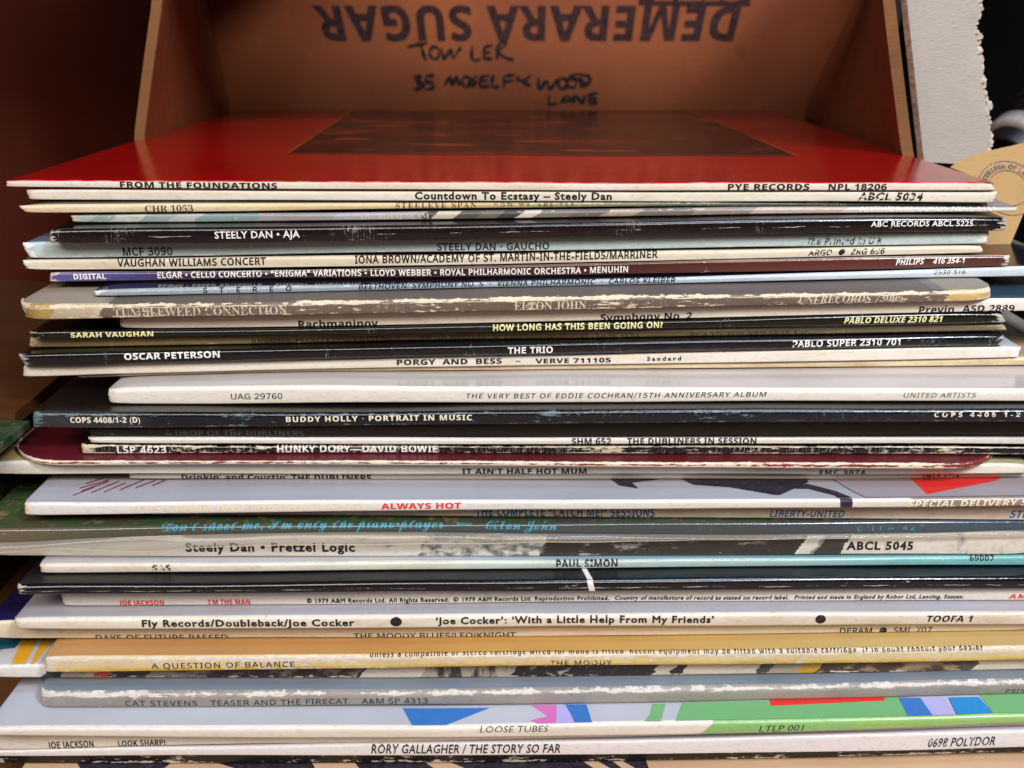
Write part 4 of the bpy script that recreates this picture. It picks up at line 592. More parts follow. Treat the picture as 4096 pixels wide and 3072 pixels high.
  'S': '220|138,289 115,290 90,287 68,281 49,270 36,256 27,238 24,217 29,187 43,164 66,147 98,132 121,123 138,115 151,106 159,97 163,86 165,73 161,54 149,40 128,30 100,27 78,29 56,32 37,38 20,44 20,10 36,4 54,0 76,-3 99,-4 141,1 173,17 194,43 201,76 199,97 192,114 181,127 165,139 146,149 123,159 102,167 86,175 74,183 66,192 62,203 60,216 64,233 74,247 91,255 114,258 133,257 151,254 167,249 183,243 194,274 177,280 158,285',
  'T': '222|218,286 4,286 4,254 93,254 93,0 129,0 129,254 218,254',
  'U': '292|72,286 36,286 36,102 43,59 64,25 98,3 145,-4 179,-1 207,10 229,26 244,47 253,73 256,101 256,286 220,286 220,101 216,71 203,48 180,32 147,27 114,32 91,46 77,70 72,100',
  'V': '240|38,286 0,286 102,0 138,0 240,286 202,286 138,103 132,86 127,70 123,54 120,40 117,54 113,69 108,85 102,102',
  'W': '372|42,286 5,286 80,0 117,0 171,186 176,204 180,221 183,235 184,244 186,239 187,231 190,221 192,210 196,199 199,187 254,0 291,0 367,286 329,286 285,112 281,93 277,75 274,59 271,43 269,58 265,75 261,94 256,112 203,286 166,286 116,113 111,95 106,77 103,60 100,43 98,59 95,76 91,93 87,111',
  'Y': '226|39,286 0,286 95,109 95,0 131,0 131,111 226,286 188,286 113,145',
  'Z': '229|209,286 20,286 20,254 166,254 15,27 15,0 213,0 213,32 59,32 209,258',
  'd': '246|212,304 177,304 177,218 177,211 178,202 179,193 179,187 177,187 165,199 151,209 133,216 110,218 74,211 46,190 28,155 22,107 28,58 46,24 74,3 110,-4 133,-2 151,6 166,16 177,29 178,29 184,0 212,0;90,184 115,189 145,184 164,168 174,142 177,106 177,100 174,67 163,44 145,30 116,25 90,31 73,46 62,72 58,106 62,140 73,167',
  'e': '226|142,215 117,218 90,215 67,205 48,188 34,166 25,138 22,106 25,73 35,45 51,24 71,8 97,-1 125,-4 146,-3 163,-1 179,4 196,10 196,41 179,34 163,30 146,27 127,26 98,31 77,45 63,68 58,100 205,100 205,122 203,149 195,173 182,192 164,206;116,190 140,185 156,173 165,153 168,128 59,128 65,154 77,173 94,186',
  'h': '247|69,304 34,304 34,0 69,0 69,111 73,144 83,169 102,184 132,189 168,176 180,137 180,0 215,0 215,140 210,175 195,199 171,213 136,218 116,216 98,210 82,199 70,185 67,185 69,199 69,215',
  'i': '103|60,293 52,295 44,293 37,289 33,282 31,272 33,263 37,256 44,251 52,250 60,251 66,256 71,263 72,272 71,282 66,289;69,214 34,214 34,0 69,0',
  'n': '247|171,214 137,218 117,216 98,210 82,200 70,185 68,185 62,214 34,214 34,0 69,0 69,111 73,144 83,169 102,184 132,189 168,176 180,137 180,0 215,0 215,140 210,175 195,200',
  'r': '165|140,218 134,218 113,215 95,206 80,192 68,175 67,175 63,214 34,214 34,0 69,0 69,114 71,135 78,152 88,167 101,177 116,184 132,186 137,186 143,186 149,185 155,184 159,216 154,217 147,218',
  't': '144|72,264 51,264 37,218 6,204 6,187 37,187 37,62 39,39 46,22 56,10 69,2 83,-3 100,-4 109,-4 120,-2 129,0 136,2 136,29 130,28 122,26 114,25 106,25 92,27 81,34 74,46 72,63 72,187 134,187 134,214 72,214',
  '·': '104|69,155 52,162 35,155 28,138 35,121 52,114 69,121 76,138',
  '—': '400|404,114 -4,114 -4,88 404,88',
  '“': '171|149,269 149,276 115,254 104,215 111,189 130,178 148,184 154,202 149,218 133,226 135,248;62,269 62,276 28,254 16,215 24,189 43,178 60,184 67,202 61,218 46,226 48,248',
  '”': '171|147,265 128,276 111,270 104,252 109,236 125,228 123,206 109,186 109,178 143,201 154,239;60,265 40,276 23,270 16,252 22,236 38,228 36,206 22,186 22,178 56,201 67,239',
  '•': '142|106,171 71,186 36,171 21,136 36,101 71,87 106,101 120,136',
  '●': '364|212,293 182,296 152,293 124,284 98,270 76,252 58,229 44,204 35,176 32,146 35,115 44,87 58,62 76,39 98,21 124,7 152,-2 182,-4 212,-2 240,7 266,21 288,39 307,62 320,87 329,115 332,146 329,176 320,204 307,229 288,252 266,270 240,284',
 }),
 'c': (249, {
  ' ': '111|',
  ',': '88|63,39 42,49 25,43 18,26 24,10 38,4 37,-20 24,-40 24,-47 59,-24 70,10',
  '-': '129|113,107 16,107 16,70 113,70',
  'D': '300|239,243 191,250 173,249 156,246 138,242 121,235 99,224 79,210 62,194 49,176 41,157 38,138 40,123 47,110 56,99 69,90 83,84 100,82 123,86 146,98 166,116 181,139 191,166 194,193 193,200 187,203 183,201 181,194 181,192 181,191 182,189 182,188 179,166 170,144 161,130 150,118 138,107 126,99 113,94 101,93 89,95 80,101 75,111 73,122 78,148 92,177 113,204 138,223 166,236 194,240 234,234 264,216 244,198 225,177 209,154 194,128 176,93 155,55 136,31 103,40 74,43 59,42 48,37 42,30 40,22 43,12 52,4 68,-1 91,-3 119,0 147,9 170,1 196,-2 224,3 252,17 268,32 283,50 294,71 303,94 308,117 310,140 303,181 284,214 297,221 305,226 307,229 307,230 305,232 302,233 300,233 289,230 275,223;262,177 276,204 291,179 296,140 292,109 282,78 267,49 247,29 224,16 200,12 186,14 170,20 189,32 205,46 219,62 230,81 241,105 250,136;59,31 77,34 99,30 126,20 108,11 88,8 80,8 72,9 65,11 59,14 55,17 53,22',
  'E': '222|234,247 207,250 183,248 162,241 143,231 129,218 120,203 116,187 121,166 136,149 92,137 60,118 40,94 34,65 37,47 45,30 59,17 76,6 98,-1 123,-3 142,-1 160,3 177,10 192,20 204,31 213,43 219,56 221,69 212,97 183,106 162,102 145,90 133,72 129,48 130,44 131,37 133,32 137,30 144,35 147,50 151,67 160,81 172,91 186,94 195,92 203,87 208,79 210,70 207,55 198,40 184,27 167,17 146,10 125,8 95,18 86,46 88,65 94,84 105,102 118,117 134,130 150,138 171,128 192,125 200,126 206,129 210,132 212,136 210,142 203,148 192,153 175,154 169,154 163,153 162,160 161,167 163,186 169,203 178,218 190,229 204,236 220,238 236,235 249,227 258,215 261,202 258,188 251,176 240,169 228,166 220,170 217,182 221,198 234,209 236,211 237,213 237,215 234,216 232,217 228,218 222,216 214,213 207,207 200,200 196,192 195,184 197,173 204,164 214,158 226,156 238,158 249,162 258,169 266,178 271,190 272,202 268,222 255,237;172,144 176,145 179,145 192,143 196,137 196,136 193,135 190,134 187,134 175,136 166,143 169,144',
  'I': '252|330,249 322,250 270,246 220,234 189,222 161,207 138,189 120,170 109,151 105,131 109,111 119,94 136,81 159,74 144,45 126,25 106,12 84,8 71,10 60,15 51,21 49,29 51,34 58,37 68,39 77,43 84,49 86,58 84,68 79,75 71,80 60,81 45,78 32,70 23,58 20,43 25,25 39,10 61,0 88,-3 116,0 142,7 166,18 188,34 206,53 220,76 247,85 266,100 278,122 282,149 281,156 275,158 273,157 272,156 272,154 271,150 270,145 270,140 270,138 269,135 269,132 268,130 253,104 227,89 238,117 248,142 257,162 264,178 277,203 290,223 304,236 320,240 329,242 332,246;242,227 279,236 246,212 216,179 190,136 164,84 145,94 138,114 143,138 158,164 181,190 209,211',
  'J': '211|302,249 293,250 243,246 192,233 159,221 130,205 106,187 87,167 75,146 71,124 74,107 83,93 97,84 115,81 125,81 133,83 138,86 140,89 138,93 134,94 131,94 125,92 119,91 115,90 103,95 99,110 105,132 122,160 140,180 161,197 184,212 208,224 234,232 259,238 236,223 214,201 204,188 194,175 184,161 174,144 162,124 150,102 136,75 120,44 98,40 77,34 57,27 38,19 5,1 -20,-21 -36,-44 -41,-67 -31,-94 0,-104 19,-101 40,-93 63,-81 87,-64 110,-44 132,-20 152,6 169,35 180,33 189,28 195,20 198,11 195,-1 188,-12 177,-22 164,-28 150,-32 137,-34 127,-36 124,-40 127,-44 135,-45 154,-43 172,-38 187,-29 199,-17 207,-4 209,11 207,23 200,32 190,40 176,44 189,71 202,99 215,128 227,157 239,183 249,203 258,218 265,226 278,235 290,240 300,242 304,243 305,244 305,245;84,24 114,32 78,-23 48,-62 22,-85 -1,-92 -12,-88 -16,-74 -11,-57 4,-34 27,-10 54,10',
  'a': '212|130,119 112,123 94,121 76,115 59,106 43,94 29,80 19,65 12,50 10,34 12,19 21,7 34,0 50,-2 76,4 100,24 101,13 107,4 115,-1 125,-3 140,0 156,7 174,20 193,37 185,45 179,39 171,33 164,27 157,22 151,19 147,18 145,19 144,22 144,25 147,30 150,37 155,47 192,123 147,122 140,106;117,112 122,111 127,108 130,103 131,98 128,85 117,65 102,42 87,24 72,11 58,7 55,8 52,10 50,13 49,16 50,26 54,37 60,49 67,62 75,75 84,87 93,97 102,105 110,110',
  'e': '164|122,121 108,123 92,121 75,115 58,106 42,95 28,82 17,68 9,53 7,40 11,24 22,10 39,0 60,-3 80,0 101,7 123,20 143,37 136,45 117,29 98,18 80,11 63,9 54,11 51,18 53,28 58,41 81,46 102,54 119,63 132,73 140,84 143,96 141,107 133,116;102,109 108,111 114,108 116,98 114,88 108,78 99,68 87,60 75,54 62,51 70,67 78,81 86,93 95,103',
  'h': '227|98,78 180,234 132,229 94,162 83,143 72,127 61,112 50,100 38,88 26,76 33,68 40,74 47,80 54,88 60,95 8,-3 59,0 88,44 99,60 111,75 122,86 132,95 149,106 161,110 163,110 163,108 163,106 162,104 139,78 131,69 125,61 121,55 118,50 115,41 114,31 116,17 123,7 132,0 143,-2 160,1 178,12 183,17 189,22 196,29 204,37 196,45 180,31 168,20 159,14 154,12 152,13 152,16 155,25 164,38 176,53 186,66 192,78 194,90 192,104 186,114 177,121 166,123 135,112',
  'i': '138|122,183 115,184 105,183 97,178 91,171 89,162 91,155 95,149 101,146 110,145 119,146 127,151 133,159 134,167 133,174 129,180;79,50 120,123 64,120 57,111 49,102 40,94 33,86 26,80 21,76 29,68 35,73 40,78 46,83 50,88 37,65 28,47 23,34 21,24 28,4 51,-3 64,-1 77,4 84,8 93,15 103,25 116,37 108,45 92,30 80,20 71,14 65,12 63,13 63,16 67,27',
  'l': '167|94,78 180,234 131,229 71,131 61,115 49,101 35,88 21,74 29,68 36,74 47,84 40,71 28,46 24,26 26,14 33,5 44,-1 56,-3 73,0 87,7 103,20 121,37 114,45 97,30 85,20 76,14 70,12 66,14 65,20 67,27 72,38 81,55',
  'm': '320|176,121 168,123 139,112 102,78 104,89 104,97 100,116 88,122 73,119 58,109 41,94 23,76 30,68 42,80 51,88 56,92 59,94 61,93 62,91 58,83 46,65 38,53 27,37 14,18 -1,-3 59,0 120,80 154,106 156,105 157,102 157,100 155,95 152,89 147,80 139,69 127,51 111,27 90,-3 150,0 169,27 186,50 201,69 214,84 234,104 249,110 251,109 251,108 247,99 236,84 227,72 219,63 214,54 211,47 209,39 208,31 210,17 216,7 225,0 237,-2 243,-2 249,0 256,3 262,7 268,11 276,17 286,26 298,37 289,45 274,30 261,20 253,14 248,12 246,13 245,16 248,24 255,34 265,46 274,60 281,76 283,91 281,105 275,115 265,121 254,123 224,112 186,78 188,88 189,96 187,108 183,116',
  'n': '231|181,121 169,123 139,112 102,78 103,88 104,95 100,116 88,122 73,119 58,109 41,94 23,76 30,68 42,80 51,88 56,92 59,94 61,93 62,91 58,83 46,65 38,53 27,37 14,18 -1,-3 59,0 78,27 96,50 112,69 126,84 150,104 165,110 166,109 167,108 167,107 167,107 166,106 165,104 142,78 129,61 122,50 119,41 118,31 120,17 127,7 136,0 147,-2 154,-2 160,0 166,3 172,7 179,11 187,17 196,26 208,37 200,45 184,30 172,20 163,14 158,12 156,13 156,16 158,24 165,33 172,41 179,50 186,61 192,71 196,81 198,90 196,104 190,114',
  'o': '179|129,121 112,123 95,121 77,115 60,106 44,95 30,82 20,67 13,53 10,38 13,22 23,9 37,0 54,-3 80,2 105,16 119,18 133,22 147,30 161,41 154,50 146,44 139,39 132,36 125,34 137,48 146,60 151,73 153,87 150,102 142,114;112,107 120,110 128,107 130,98 124,73 104,43 96,41 88,36 84,31 82,26 82,22 84,20 73,12 63,10 58,12 57,20 58,27 61,36 66,47 72,58 79,69 86,80 93,89 100,97',
  'p': '216|102,100 164,217 115,212 98,182 84,158 73,139 65,125 55,110 46,98 35,87 22,76 29,68 34,71 38,75 42,79 46,83 -59,-113 -10,-108 69,36 81,56 94,74 107,89 120,101 132,108 142,110 145,110 146,107 143,99 132,86 120,71 108,56 100,42 97,30 100,17 107,6 118,0 130,-3 143,-1 156,6 172,18 193,37 185,45 170,31 157,20 145,13 138,11 136,12 135,14 138,23 148,37 159,52 168,65 173,79 175,94 173,105 167,115 158,121 148,123 125,117',
  'r': '164|67,132 63,132 60,131 56,128 53,120 48,100 43,94 36,88 29,82 22,76 30,68 38,75 46,82 53,90 60,97 71,97 80,97 88,98 75,88 63,76 53,63 46,50 41,38 40,28 42,15 51,6 64,0 81,-2 92,-1 102,4 109,8 117,14 127,24 141,37 134,45 118,30 105,20 97,14 92,12 87,14 86,18 88,24 93,32 97,37 102,44 108,53 114,61 119,70 124,78 127,85 128,89 126,97 122,103 115,107 106,110 96,111 85,112 73,115 69,120 69,121 69,122 69,124 69,125 69,129 68,131',
  's': '140|89,133 83,135 78,132 72,125 69,121 67,119 53,105 41,93 30,84 22,76 29,68 35,73 41,79 48,86 55,92 60,97 64,100 65,97 65,93 65,90 65,86 64,70 62,55 59,42 55,30 44,14 31,8 25,10 21,14 22,13 24,13 28,14 33,18 37,23 38,28 37,34 34,39 29,43 21,44 14,43 8,39 4,33 2,25 5,15 12,5 24,-1 40,-3 53,-2 64,0 76,4 89,13 104,25 123,42 115,50 106,41 96,33 102,44 105,58 100,81 87,105 84,109 83,113 84,118 87,122 90,125 90,129',
  't': '177|149,176 179,226 128,224 84,150 74,135 65,122 56,110 46,99 34,88 21,76 28,68 38,76 50,88 41,72 34,60 30,51 27,44 24,34 23,26 25,15 30,6 40,0 52,-2 69,0 86,8 103,20 121,37 113,45 97,30 83,20 73,14 66,12 63,13 62,17 63,23 67,33 75,48 87,70 99,92 112,115 126,139 140,163 172,163 176,176',
  'y': '231|105,116 88,123 83,122 78,121 72,118 66,114 61,111 54,105 45,98 37,91 28,83 21,76 29,68 33,71 37,75 42,79 46,83 55,91 60,94 61,93 62,91 59,85 52,74 44,61 38,49 34,38 33,26 35,14 42,5 52,-1 66,-3 89,6 116,33 98,-2 76,-10 38,-27 9,-46 -10,-67 -16,-88 -14,-101 -7,-111 5,-118 22,-120 51,-115 79,-97 93,-82 109,-61 128,-33 148,1 177,15 205,37 198,45 188,37 178,30 168,23 158,18 218,123 165,119 150,95 136,74 122,55 110,40 89,17 77,10 73,11 72,15 73,18 75,23 79,29 84,37 95,55 103,70 108,84 110,97;55,-32 92,-15 80,-37 70,-56 60,-72 52,-86 36,-104 21,-110 14,-109 9,-104 6,-99 5,-92 11,-72 28,-52',
  '—': '400|404,114 -4,114 -4,88 404,88',
  '’': '88|62,265 42,276 25,270 18,252 24,236 40,228 38,206 24,186 24,178 57,201 69,239',
 }),
}

MM = 0.001


# ------------------------------------------------------------------ helpers
def lin(h, k=1.0):
    h = h.lstrip('#')
    out = []
    for i in (0, 2, 4):
        c = int(h[i:i + 2], 16) / 255.0
        out.append((c / 12.92 if c <= 0.04045 else ((c + 0.055) / 1.055) ** 2.4) * k)
    return (out[0], out[1], out[2], 1.0)


def mesh_object(name, verts, faces, mats, parent=None, mat_index=None, smooth=False, uvs=None):
    me = bpy.data.meshes.new(name)
    me.from_pydata([tuple(v) for v in verts], [], [tuple(f) for f in faces])
    for m in (mats if isinstance(mats, (list, tuple)) else [mats]):
        me.materials.append(m)
    if mat_index is not None:
        me.polygons.foreach_set('material_index', mat_index)
    if smooth:
        me.polygons.foreach_set('use_smooth', [True] * len(me.polygons))
    if uvs:
        for uname, per_vert in uvs.items():
            lay = me.uv_layers.new(name=uname)
            for lp in me.loops:
                lay.data[lp.index].uv = per_vert[lp.vertex_index]
    me.update()
    o = bpy.data.objects.new(name, me)
    COL.objects.link(o)
    if parent is not None:
        o.parent = parent
    return o


def empty(name, loc):
    o = bpy.data.objects.new(name, None)
    o.empty_display_size = 0.01
    o.location = loc
    COL.objects.link(o)
    return o


def tag(o, label=None, category=None, group=None, kind=None):
    for k, v in (('label', label), ('category', category), ('group', group), ('kind', kind)):
        if v:
            o[k] = v
    return o


class Nodes:
    """small wrapper for building node materials"""

    def __init__(self, name):
        self.mat = bpy.data.materials.new(name)
        self.mat.use_nodes = True
        self.t = self.mat.node_tree
        self.t.nodes.clear()

    def n(self, kind, props=None, **ins):
        nd = self.t.nodes.new('ShaderNode' + kind)
        for k, v in (props or {}).items():
            setattr(nd, k, v)
        for k, v in ins.items():
            key = int(k[1:]) if k[0] == 'i' and k[1:].isdigit() else k.replace('_', ' ')
            self.put(nd.inputs[key], v)
        return nd

    def put(self, sock, v):
        if isinstance(v, bpy.types.NodeSocket):
            self.t.links.new(v, sock)
        elif isinstance(v, bpy.types.Node):
            self.t.links.new(v.outputs[0], sock)
        else:
            sock.default_value = v

    def math(self, op, a, b=0.0, c=0.0, clamp=False):
        return self.n('Math', {'operation': op, 'use_clamp': clamp}, i0=a, i1=b, i2=c).outputs[0]

    def ramp01(self, v, a, b, lo=0.0, hi=1.0):
        return self.n('MapRange', {'clamp': True}, Value=v, From_Min=a, From_Max=b, To_Min=lo, To_Max=hi).outputs[0]

    def mix(self, fac, a, b, mode='MIX'):
        nd = self.n('Mix', {'data_type': 'RGBA', 'blend_type': mode})
        self.put(nd.inputs[0], fac)
        self.put(nd.inputs[6], a)
        self.put(nd.inputs[7], b)
        return nd.outputs[2]

    def noise(self, vec, scale, detail=4.0, rough=0.55, col=False):
        nd = self.n('TexNoise', None, Vector=vec, Scale=scale, Detail=detail, Roughness=rough)
        return nd.outputs['Color' if col else 'Fac']

    def scaled(self, vec, s):
        return self.n('Mapping', None, Vector=vec, Scale=s).outputs[0]

    def obj(self):
        return self.n('TexCoord').outputs['Object']

    def uv(self, name):
        return self.n('UVMap', {'uv_map': name}).outputs[0]

    def ramp(self, fac, stops, interp='LINEAR'):
        nd = self.n('ValToRGB', None, Fac=fac)
        cr = nd.color_ramp
        cr.interpolation = interp
        cr.elements[0].position, cr.elements[0].color = stops[0]
        cr.elements[1].position, cr.elements[1].color = stops[-1] if len(stops) > 1 else (1.0, stops[0][1])
        for p, c in stops[1:-1]:
            e = cr.elements.new(p)
            e.color = c
        return nd.outputs[0]

    def finish(self, colour, rough, bump=None, bump_strength=0.2, bump_dist=0.0002, **extra):
        b = self.n('BsdfPrincipled', None, Base_Color=colour, Roughness=rough)
        for k, v in extra.items():
            self.put(b.inputs[k.replace('_', ' ')], v)
        if bump is not None:
            bp = self.n('Bump', None, Height=bump, Strength=bump_strength, Distance=bump_dist)
            self.t.links.new(bp.outputs[0], b.inputs['Normal'])
        out = self.n('OutputMaterial')
        self.t.links.new(b.outputs[0], out.inputs[0])
        self.bsdf = b
        self.out = out
        return self.mat


# ------------------------------------------------------------------ materials
def card_material(name, a, b, rough=0.75, flute=True, axis=2):
    """plain corrugated card: fibre speckle, broad tone changes and faint flute lines"""
    N = Nodes(name)
    p = N.obj()
    broad = N.noise(p, 9.0, 3.0)
    fibre = N.noise(N.scaled(p, (1, 1, 3)), 420.0, 3.0, 0.7)
    col = N.mix(N.ramp01(broad, 0.35, 0.68), lin(a), lin(b))
    col = N.mix(N.ramp01(fibre, 0.5, 0.75, 0.0, 0.22), col, lin(a, 0.55))
    crush = N.noise(N.scaled(p, (14, 14, 5)), 1.0, 6.0, 0.7)
    col = N.mix(N.ramp01(crush, 0.56, 0.72, 0.0, 0.4), col, lin(b, 1.35))
    col = N.mix(N.ramp01(crush, 0.44, 0.30, 0.0, 0.45), col, lin(a, 0.6))
    spot = N.noise(p, 60.0, 2.0)
    col = N.mix(N.ramp01(spot, 0.68, 0.74, 0.0, 0.3), col, lin(a, 0.45))
    sep = N.n('SeparateXYZ', None, Vector=p)
    wave = N.math('SINE', N.math('MULTIPLY', sep.outputs[axis], 1450.0))
    h = N.math('ADD', N.math('MULTIPLY', wave, 0.07 if flute else 0.0), fibre)
    h = N.math('ADD', h, N.math('MULTIPLY', crush, 3.0))
    return N.finish(col, rough, h, 0.45, 0.0004)


def plain_material(name, col, rough=0.6, col2=None, scale=200.0, **extra):
    N = Nodes(name)
    p = N.obj()
    n1 = N.noise(p, scale, 4.0, 0.6)
    c = N.mix(N.ramp01(n1, 0.35, 0.7), lin(col), lin(col2 or col, 1.0 if col2 else 0.8))
    return N.finish(c, rough, n1, 0.15, 0.0002, **extra)


INKS = {'ink': '1d1a1c', 'whiteink': 'e9e6e2', 'brownink': '4a3a26', 'paleink': 'c3b7a4', 'slateink': '2d3842',
        'navyink': '1b2132', 'lemonink': 'e6e0a8', 'umberink': '33261a', 'greyink': '6d6b68', 'creamink': 'e2dbc8',
        'smokeink': '3c3c3e', 'buffink': 'e3d6ba', 'redink': 'd83432', 'blueink': '255f92', 'tealink': '4d93a8',
        'maroonprint': '7c2f42', 'charcoalprint': '262230', 'taupeprint': '93888e', 'redprint': 'cf2a26',
        'blueprint': '2f6cb4', 'pinkprint': 'c868ac', 'lilacprint': 'a9a2d6', 'greenprint': '6aa56c', 'skyprint': '1a7fc0',
        'tealprint': '1d5f78', 'yellowprint': 'dba21e', 'whiteprint': 'd8d3d0', 'sandprint': 'c9a98a',
        'stampink': '6a5a68', 'cartonink': '2c0e10', 'penink': '120c0c', 'goldprint': 'b0681c'}
_ink = {}


def ink_material(name, wear=0.0, rough=0.45):
    """printing ink; wear rubs it away in flecks so that the card shows through"""
    key = (name, round(wear, 1))
    if key in _ink:
        return _ink[key]
    N = Nodes('print_' + name + ('' if wear < 0.05 else '_worn%d' % round(wear * 10)))
    p = N.obj()
    tone = N.noise(p, 700.0, 3.0)
    col = N.mix(N.ramp01(tone, 0.4, 0.75, 0.0, 0.12), lin(INKS[name]), lin('8a8580'))
    mat = N.finish(col, rough, None, Specular_IOR_Level=0.25)
    if wear >= 0.05:
        flecks = N.noise(N.scaled(p, (0.55, 1, 1)), 950.0, 4.0, 0.6)
        t = 0.70 - 0.34 * wear
        keep = N.ramp01(flecks, t, t + 0.04, 1.0, 0.0)
        tr = N.n('BsdfTransparent')
        mx = N.n('MixShader')
        N.put(mx.inputs[0], keep)
        N.t.links.new(tr.outputs[0], mx.inputs[1])
        N.t.links.new(N.bsdf.outputs[0], mx.inputs[2])
        N.t.links.new(mx.outputs[0], N.out.inputs[0])
    _ink[key] = mat
    return mat


def spine_material(name, stops, interp='LINEAR', rough=0.38, wear=(0.1, 0.1, 0.0), wear_colour='d9cdb8', band=(0.10, 0.10),
                   age='c7b38c', age_amount=0.32, crease=0.0, coat=0.0, cross=None, hair=None, photo=None, seed=0.0):
    """printed spine: colours along its length, rubbed folds, creases, age tone"""
    N = Nodes(name)
    rel = N.n('SeparateXYZ', None, Vector=N.uv('rel'))
    ur, vr = rel.outputs[0], rel.outputs[1]
    cm = N.n('Mapping', None, Vector=N.uv('cm'), Location=(seed * 3.7, seed * 1.3, seed)).outputs[0]
    wob = N.noise(N.scaled(cm, (2.0, 6.0, 1)), 1.0, 3.0)
    pos = N.math('ADD', ur, N.math('MULTIPLY', N.math('SUBTRACT', wob, 0.5), 0.012 if interp == 'CONSTANT' else 0.03))
    if interp == 'CONSTANT':
        pos = N.math('ADD', pos, N.math('MULTIPLY', vr, 0.012))
    col = N.ramp(pos, [(p, lin(c)) for p, c in stops], interp) if len(stops) > 1 else lin(stops[0][1])
    for u0, u1, su, sv, thr, dark, light in photo or ():   # bits of a photograph wrapped on to the spine
        inside_ = N.math('MULTIPLY', N.math('GREATER_THAN', pos, u0), N.math('LESS_THAN', pos, u1))
        tex = N.noise(N.scaled(cm, (su, sv, 1)), 1.0, 6.0, 0.6)
        col = N.mix(inside_, col, N.mix(N.ramp01(tex, thr - 0.07, thr + 0.07), lin(dark), lin(light)))
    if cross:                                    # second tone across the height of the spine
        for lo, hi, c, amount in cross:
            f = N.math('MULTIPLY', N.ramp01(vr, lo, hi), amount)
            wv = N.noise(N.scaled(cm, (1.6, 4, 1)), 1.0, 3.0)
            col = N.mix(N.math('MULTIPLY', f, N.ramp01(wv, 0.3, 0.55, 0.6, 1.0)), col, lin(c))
    old = N.noise(N.scaled(cm, (0.45, 1.6, 1)), 1.0, 4.0, 0.6)
    col = N.mix(N.ramp01(old, 0.42, 0.72, 0.0, age_amount), col, lin(age), 'MULTIPLY')
    grime = N.noise(N.scaled(cm, (5, 11, 1)), 1.0, 5.0, 0.65)
    col = N.mix(N.ramp01(grime, 0.53, 0.78, 0.0, 0.34), col, lin('7a6c58'), 'MULTIPLY')
    fine = N.noise(N.scaled(cm, (3.2, 11.0, 1)), 1.0, 7.0, 0.66)
    broad = N.noise(N.scaled(cm, (0.55, 0.8, 1)), 1.0, 2.0)
    pat = N.math('ADD', N.math('MULTIPLY', fine, 0.7), N.math('MULTIPLY', broad, 0.3))
    e_top = N.ramp01(N.math('ABSOLUTE', N.math('SUBTRACT', vr, 0.13)), 0.0, band[0] + 0.03, 1.0, 0.0)
    e_bot = N.ramp01(N.math('ABSOLUTE', N.math('SUBTRACT', vr, 0.92)), 0.0, band[1] + 0.03, 1.0, 0.0)
    inside = N.math('MULTIPLY', N.ramp01(vr, 0.02, 0.1), N.ramp01(vr, 0.9, 0.99, 1.0, 0.0))
    e_end = N.ramp01(N.math('ABSOLUTE', N.math('SUBTRACT', ur, 0.5)), 0.484, 0.5)
    clump = N.ramp01(N.noise(N.scaled(cm, (0.5, 0.3, 2.0)), 1.0, 3.0, 0.6), 0.36, 0.64, 0.45, 1.25)
    edges = N.math('ADD', N.math('MULTIPLY', e_top, wear[0] * 0.42), N.math('MULTIPLY', e_bot, wear[1] * 0.42))
    s = N.math('ADD', pat, N.math('MULTIPLY', edges, clump))
    s = N.math('ADD', s, N.math('MULTIPLY', inside, wear[2] * 0.30))
    s = N.math('ADD', s, N.math('MULTIPLY', e_end, 0.24))
    mask = N.ramp01(s, 0.655, 0.69)
    if crease > 0:
        cr = N.noise(N.scaled(cm, (9.0, 1.1, 1)), 1.0, 3.0, 0.5)
        line = N.ramp01(N.math('ABSOLUTE', N.math('SUBTRACT', cr, 0.5)), 0.004, 0.012, 1.0, 0.0)
        gate = N.ramp01(N.noise(N.scaled(cm, (0.9, 0.5, 1)), 1.0, 2.0), 0.62 - 0.2 * crease, 0.7 - 0.2 * crease)
        mask = N.math('MAXIMUM', mask, N.math('MULTIPLY', N.math('MULTIPLY', line, gate), min(1.0, 0.5 + crease)))
    if hair:                                     # long hairline cracks running with the spine
        for pos_, amount in hair:
            wv = N.noise(N.scaled(cm, (0.8, 0.0, 1)), 1.0, 5.0, 0.65)
            at = N.math('ADD', pos_, N.math('MULTIPLY', N.math('SUBTRACT', wv, 0.5), 0.35))
            th = N.noise(N.scaled(cm, (0.7, 0.0, 5 + pos_)), 1.0, 6.0, 0.7)
            wdt = N.ramp01(th, 0.62 - 0.25 * amount, 0.85 - 0.2 * amount, 0.0, 0.055)
            ln = N.math('LESS_THAN', N.math('ABSOLUTE', N.math('SUBTRACT', vr, at)), wdt)
            mask = N.math('MAXIMUM', mask, ln)
    wc = N.mix(N.ramp01(N.noise(N.scaled(cm, (6, 20, 1)), 1.0, 3.0), 0.4, 0.7), lin(wear_colour), lin(wear_colour, 0.72))
    col = N.mix(mask, col, wc)
    rg = N.math('ADD', N.math('MULTIPLY', mask, 0.4), N.math('ADD', N.math('MULTIPLY', grime, 0.18), rough - 0.09), clamp=True)
    dent = N.noise(N.scaled(cm, (2.4, 3.5, 1)), 1.0, 3.0)
    h = N.math('ADD', N.math('MULTIPLY', dent, 1.0), N.math('ADD', N.math('MULTIPLY', fine, 0.25), N.math('MULTIPLY', mask, -0.25)))
    return N.finish(col, rg, h, 0.4, 0.0004, Coat_Weight=coat, Coat_Roughness=0.14)


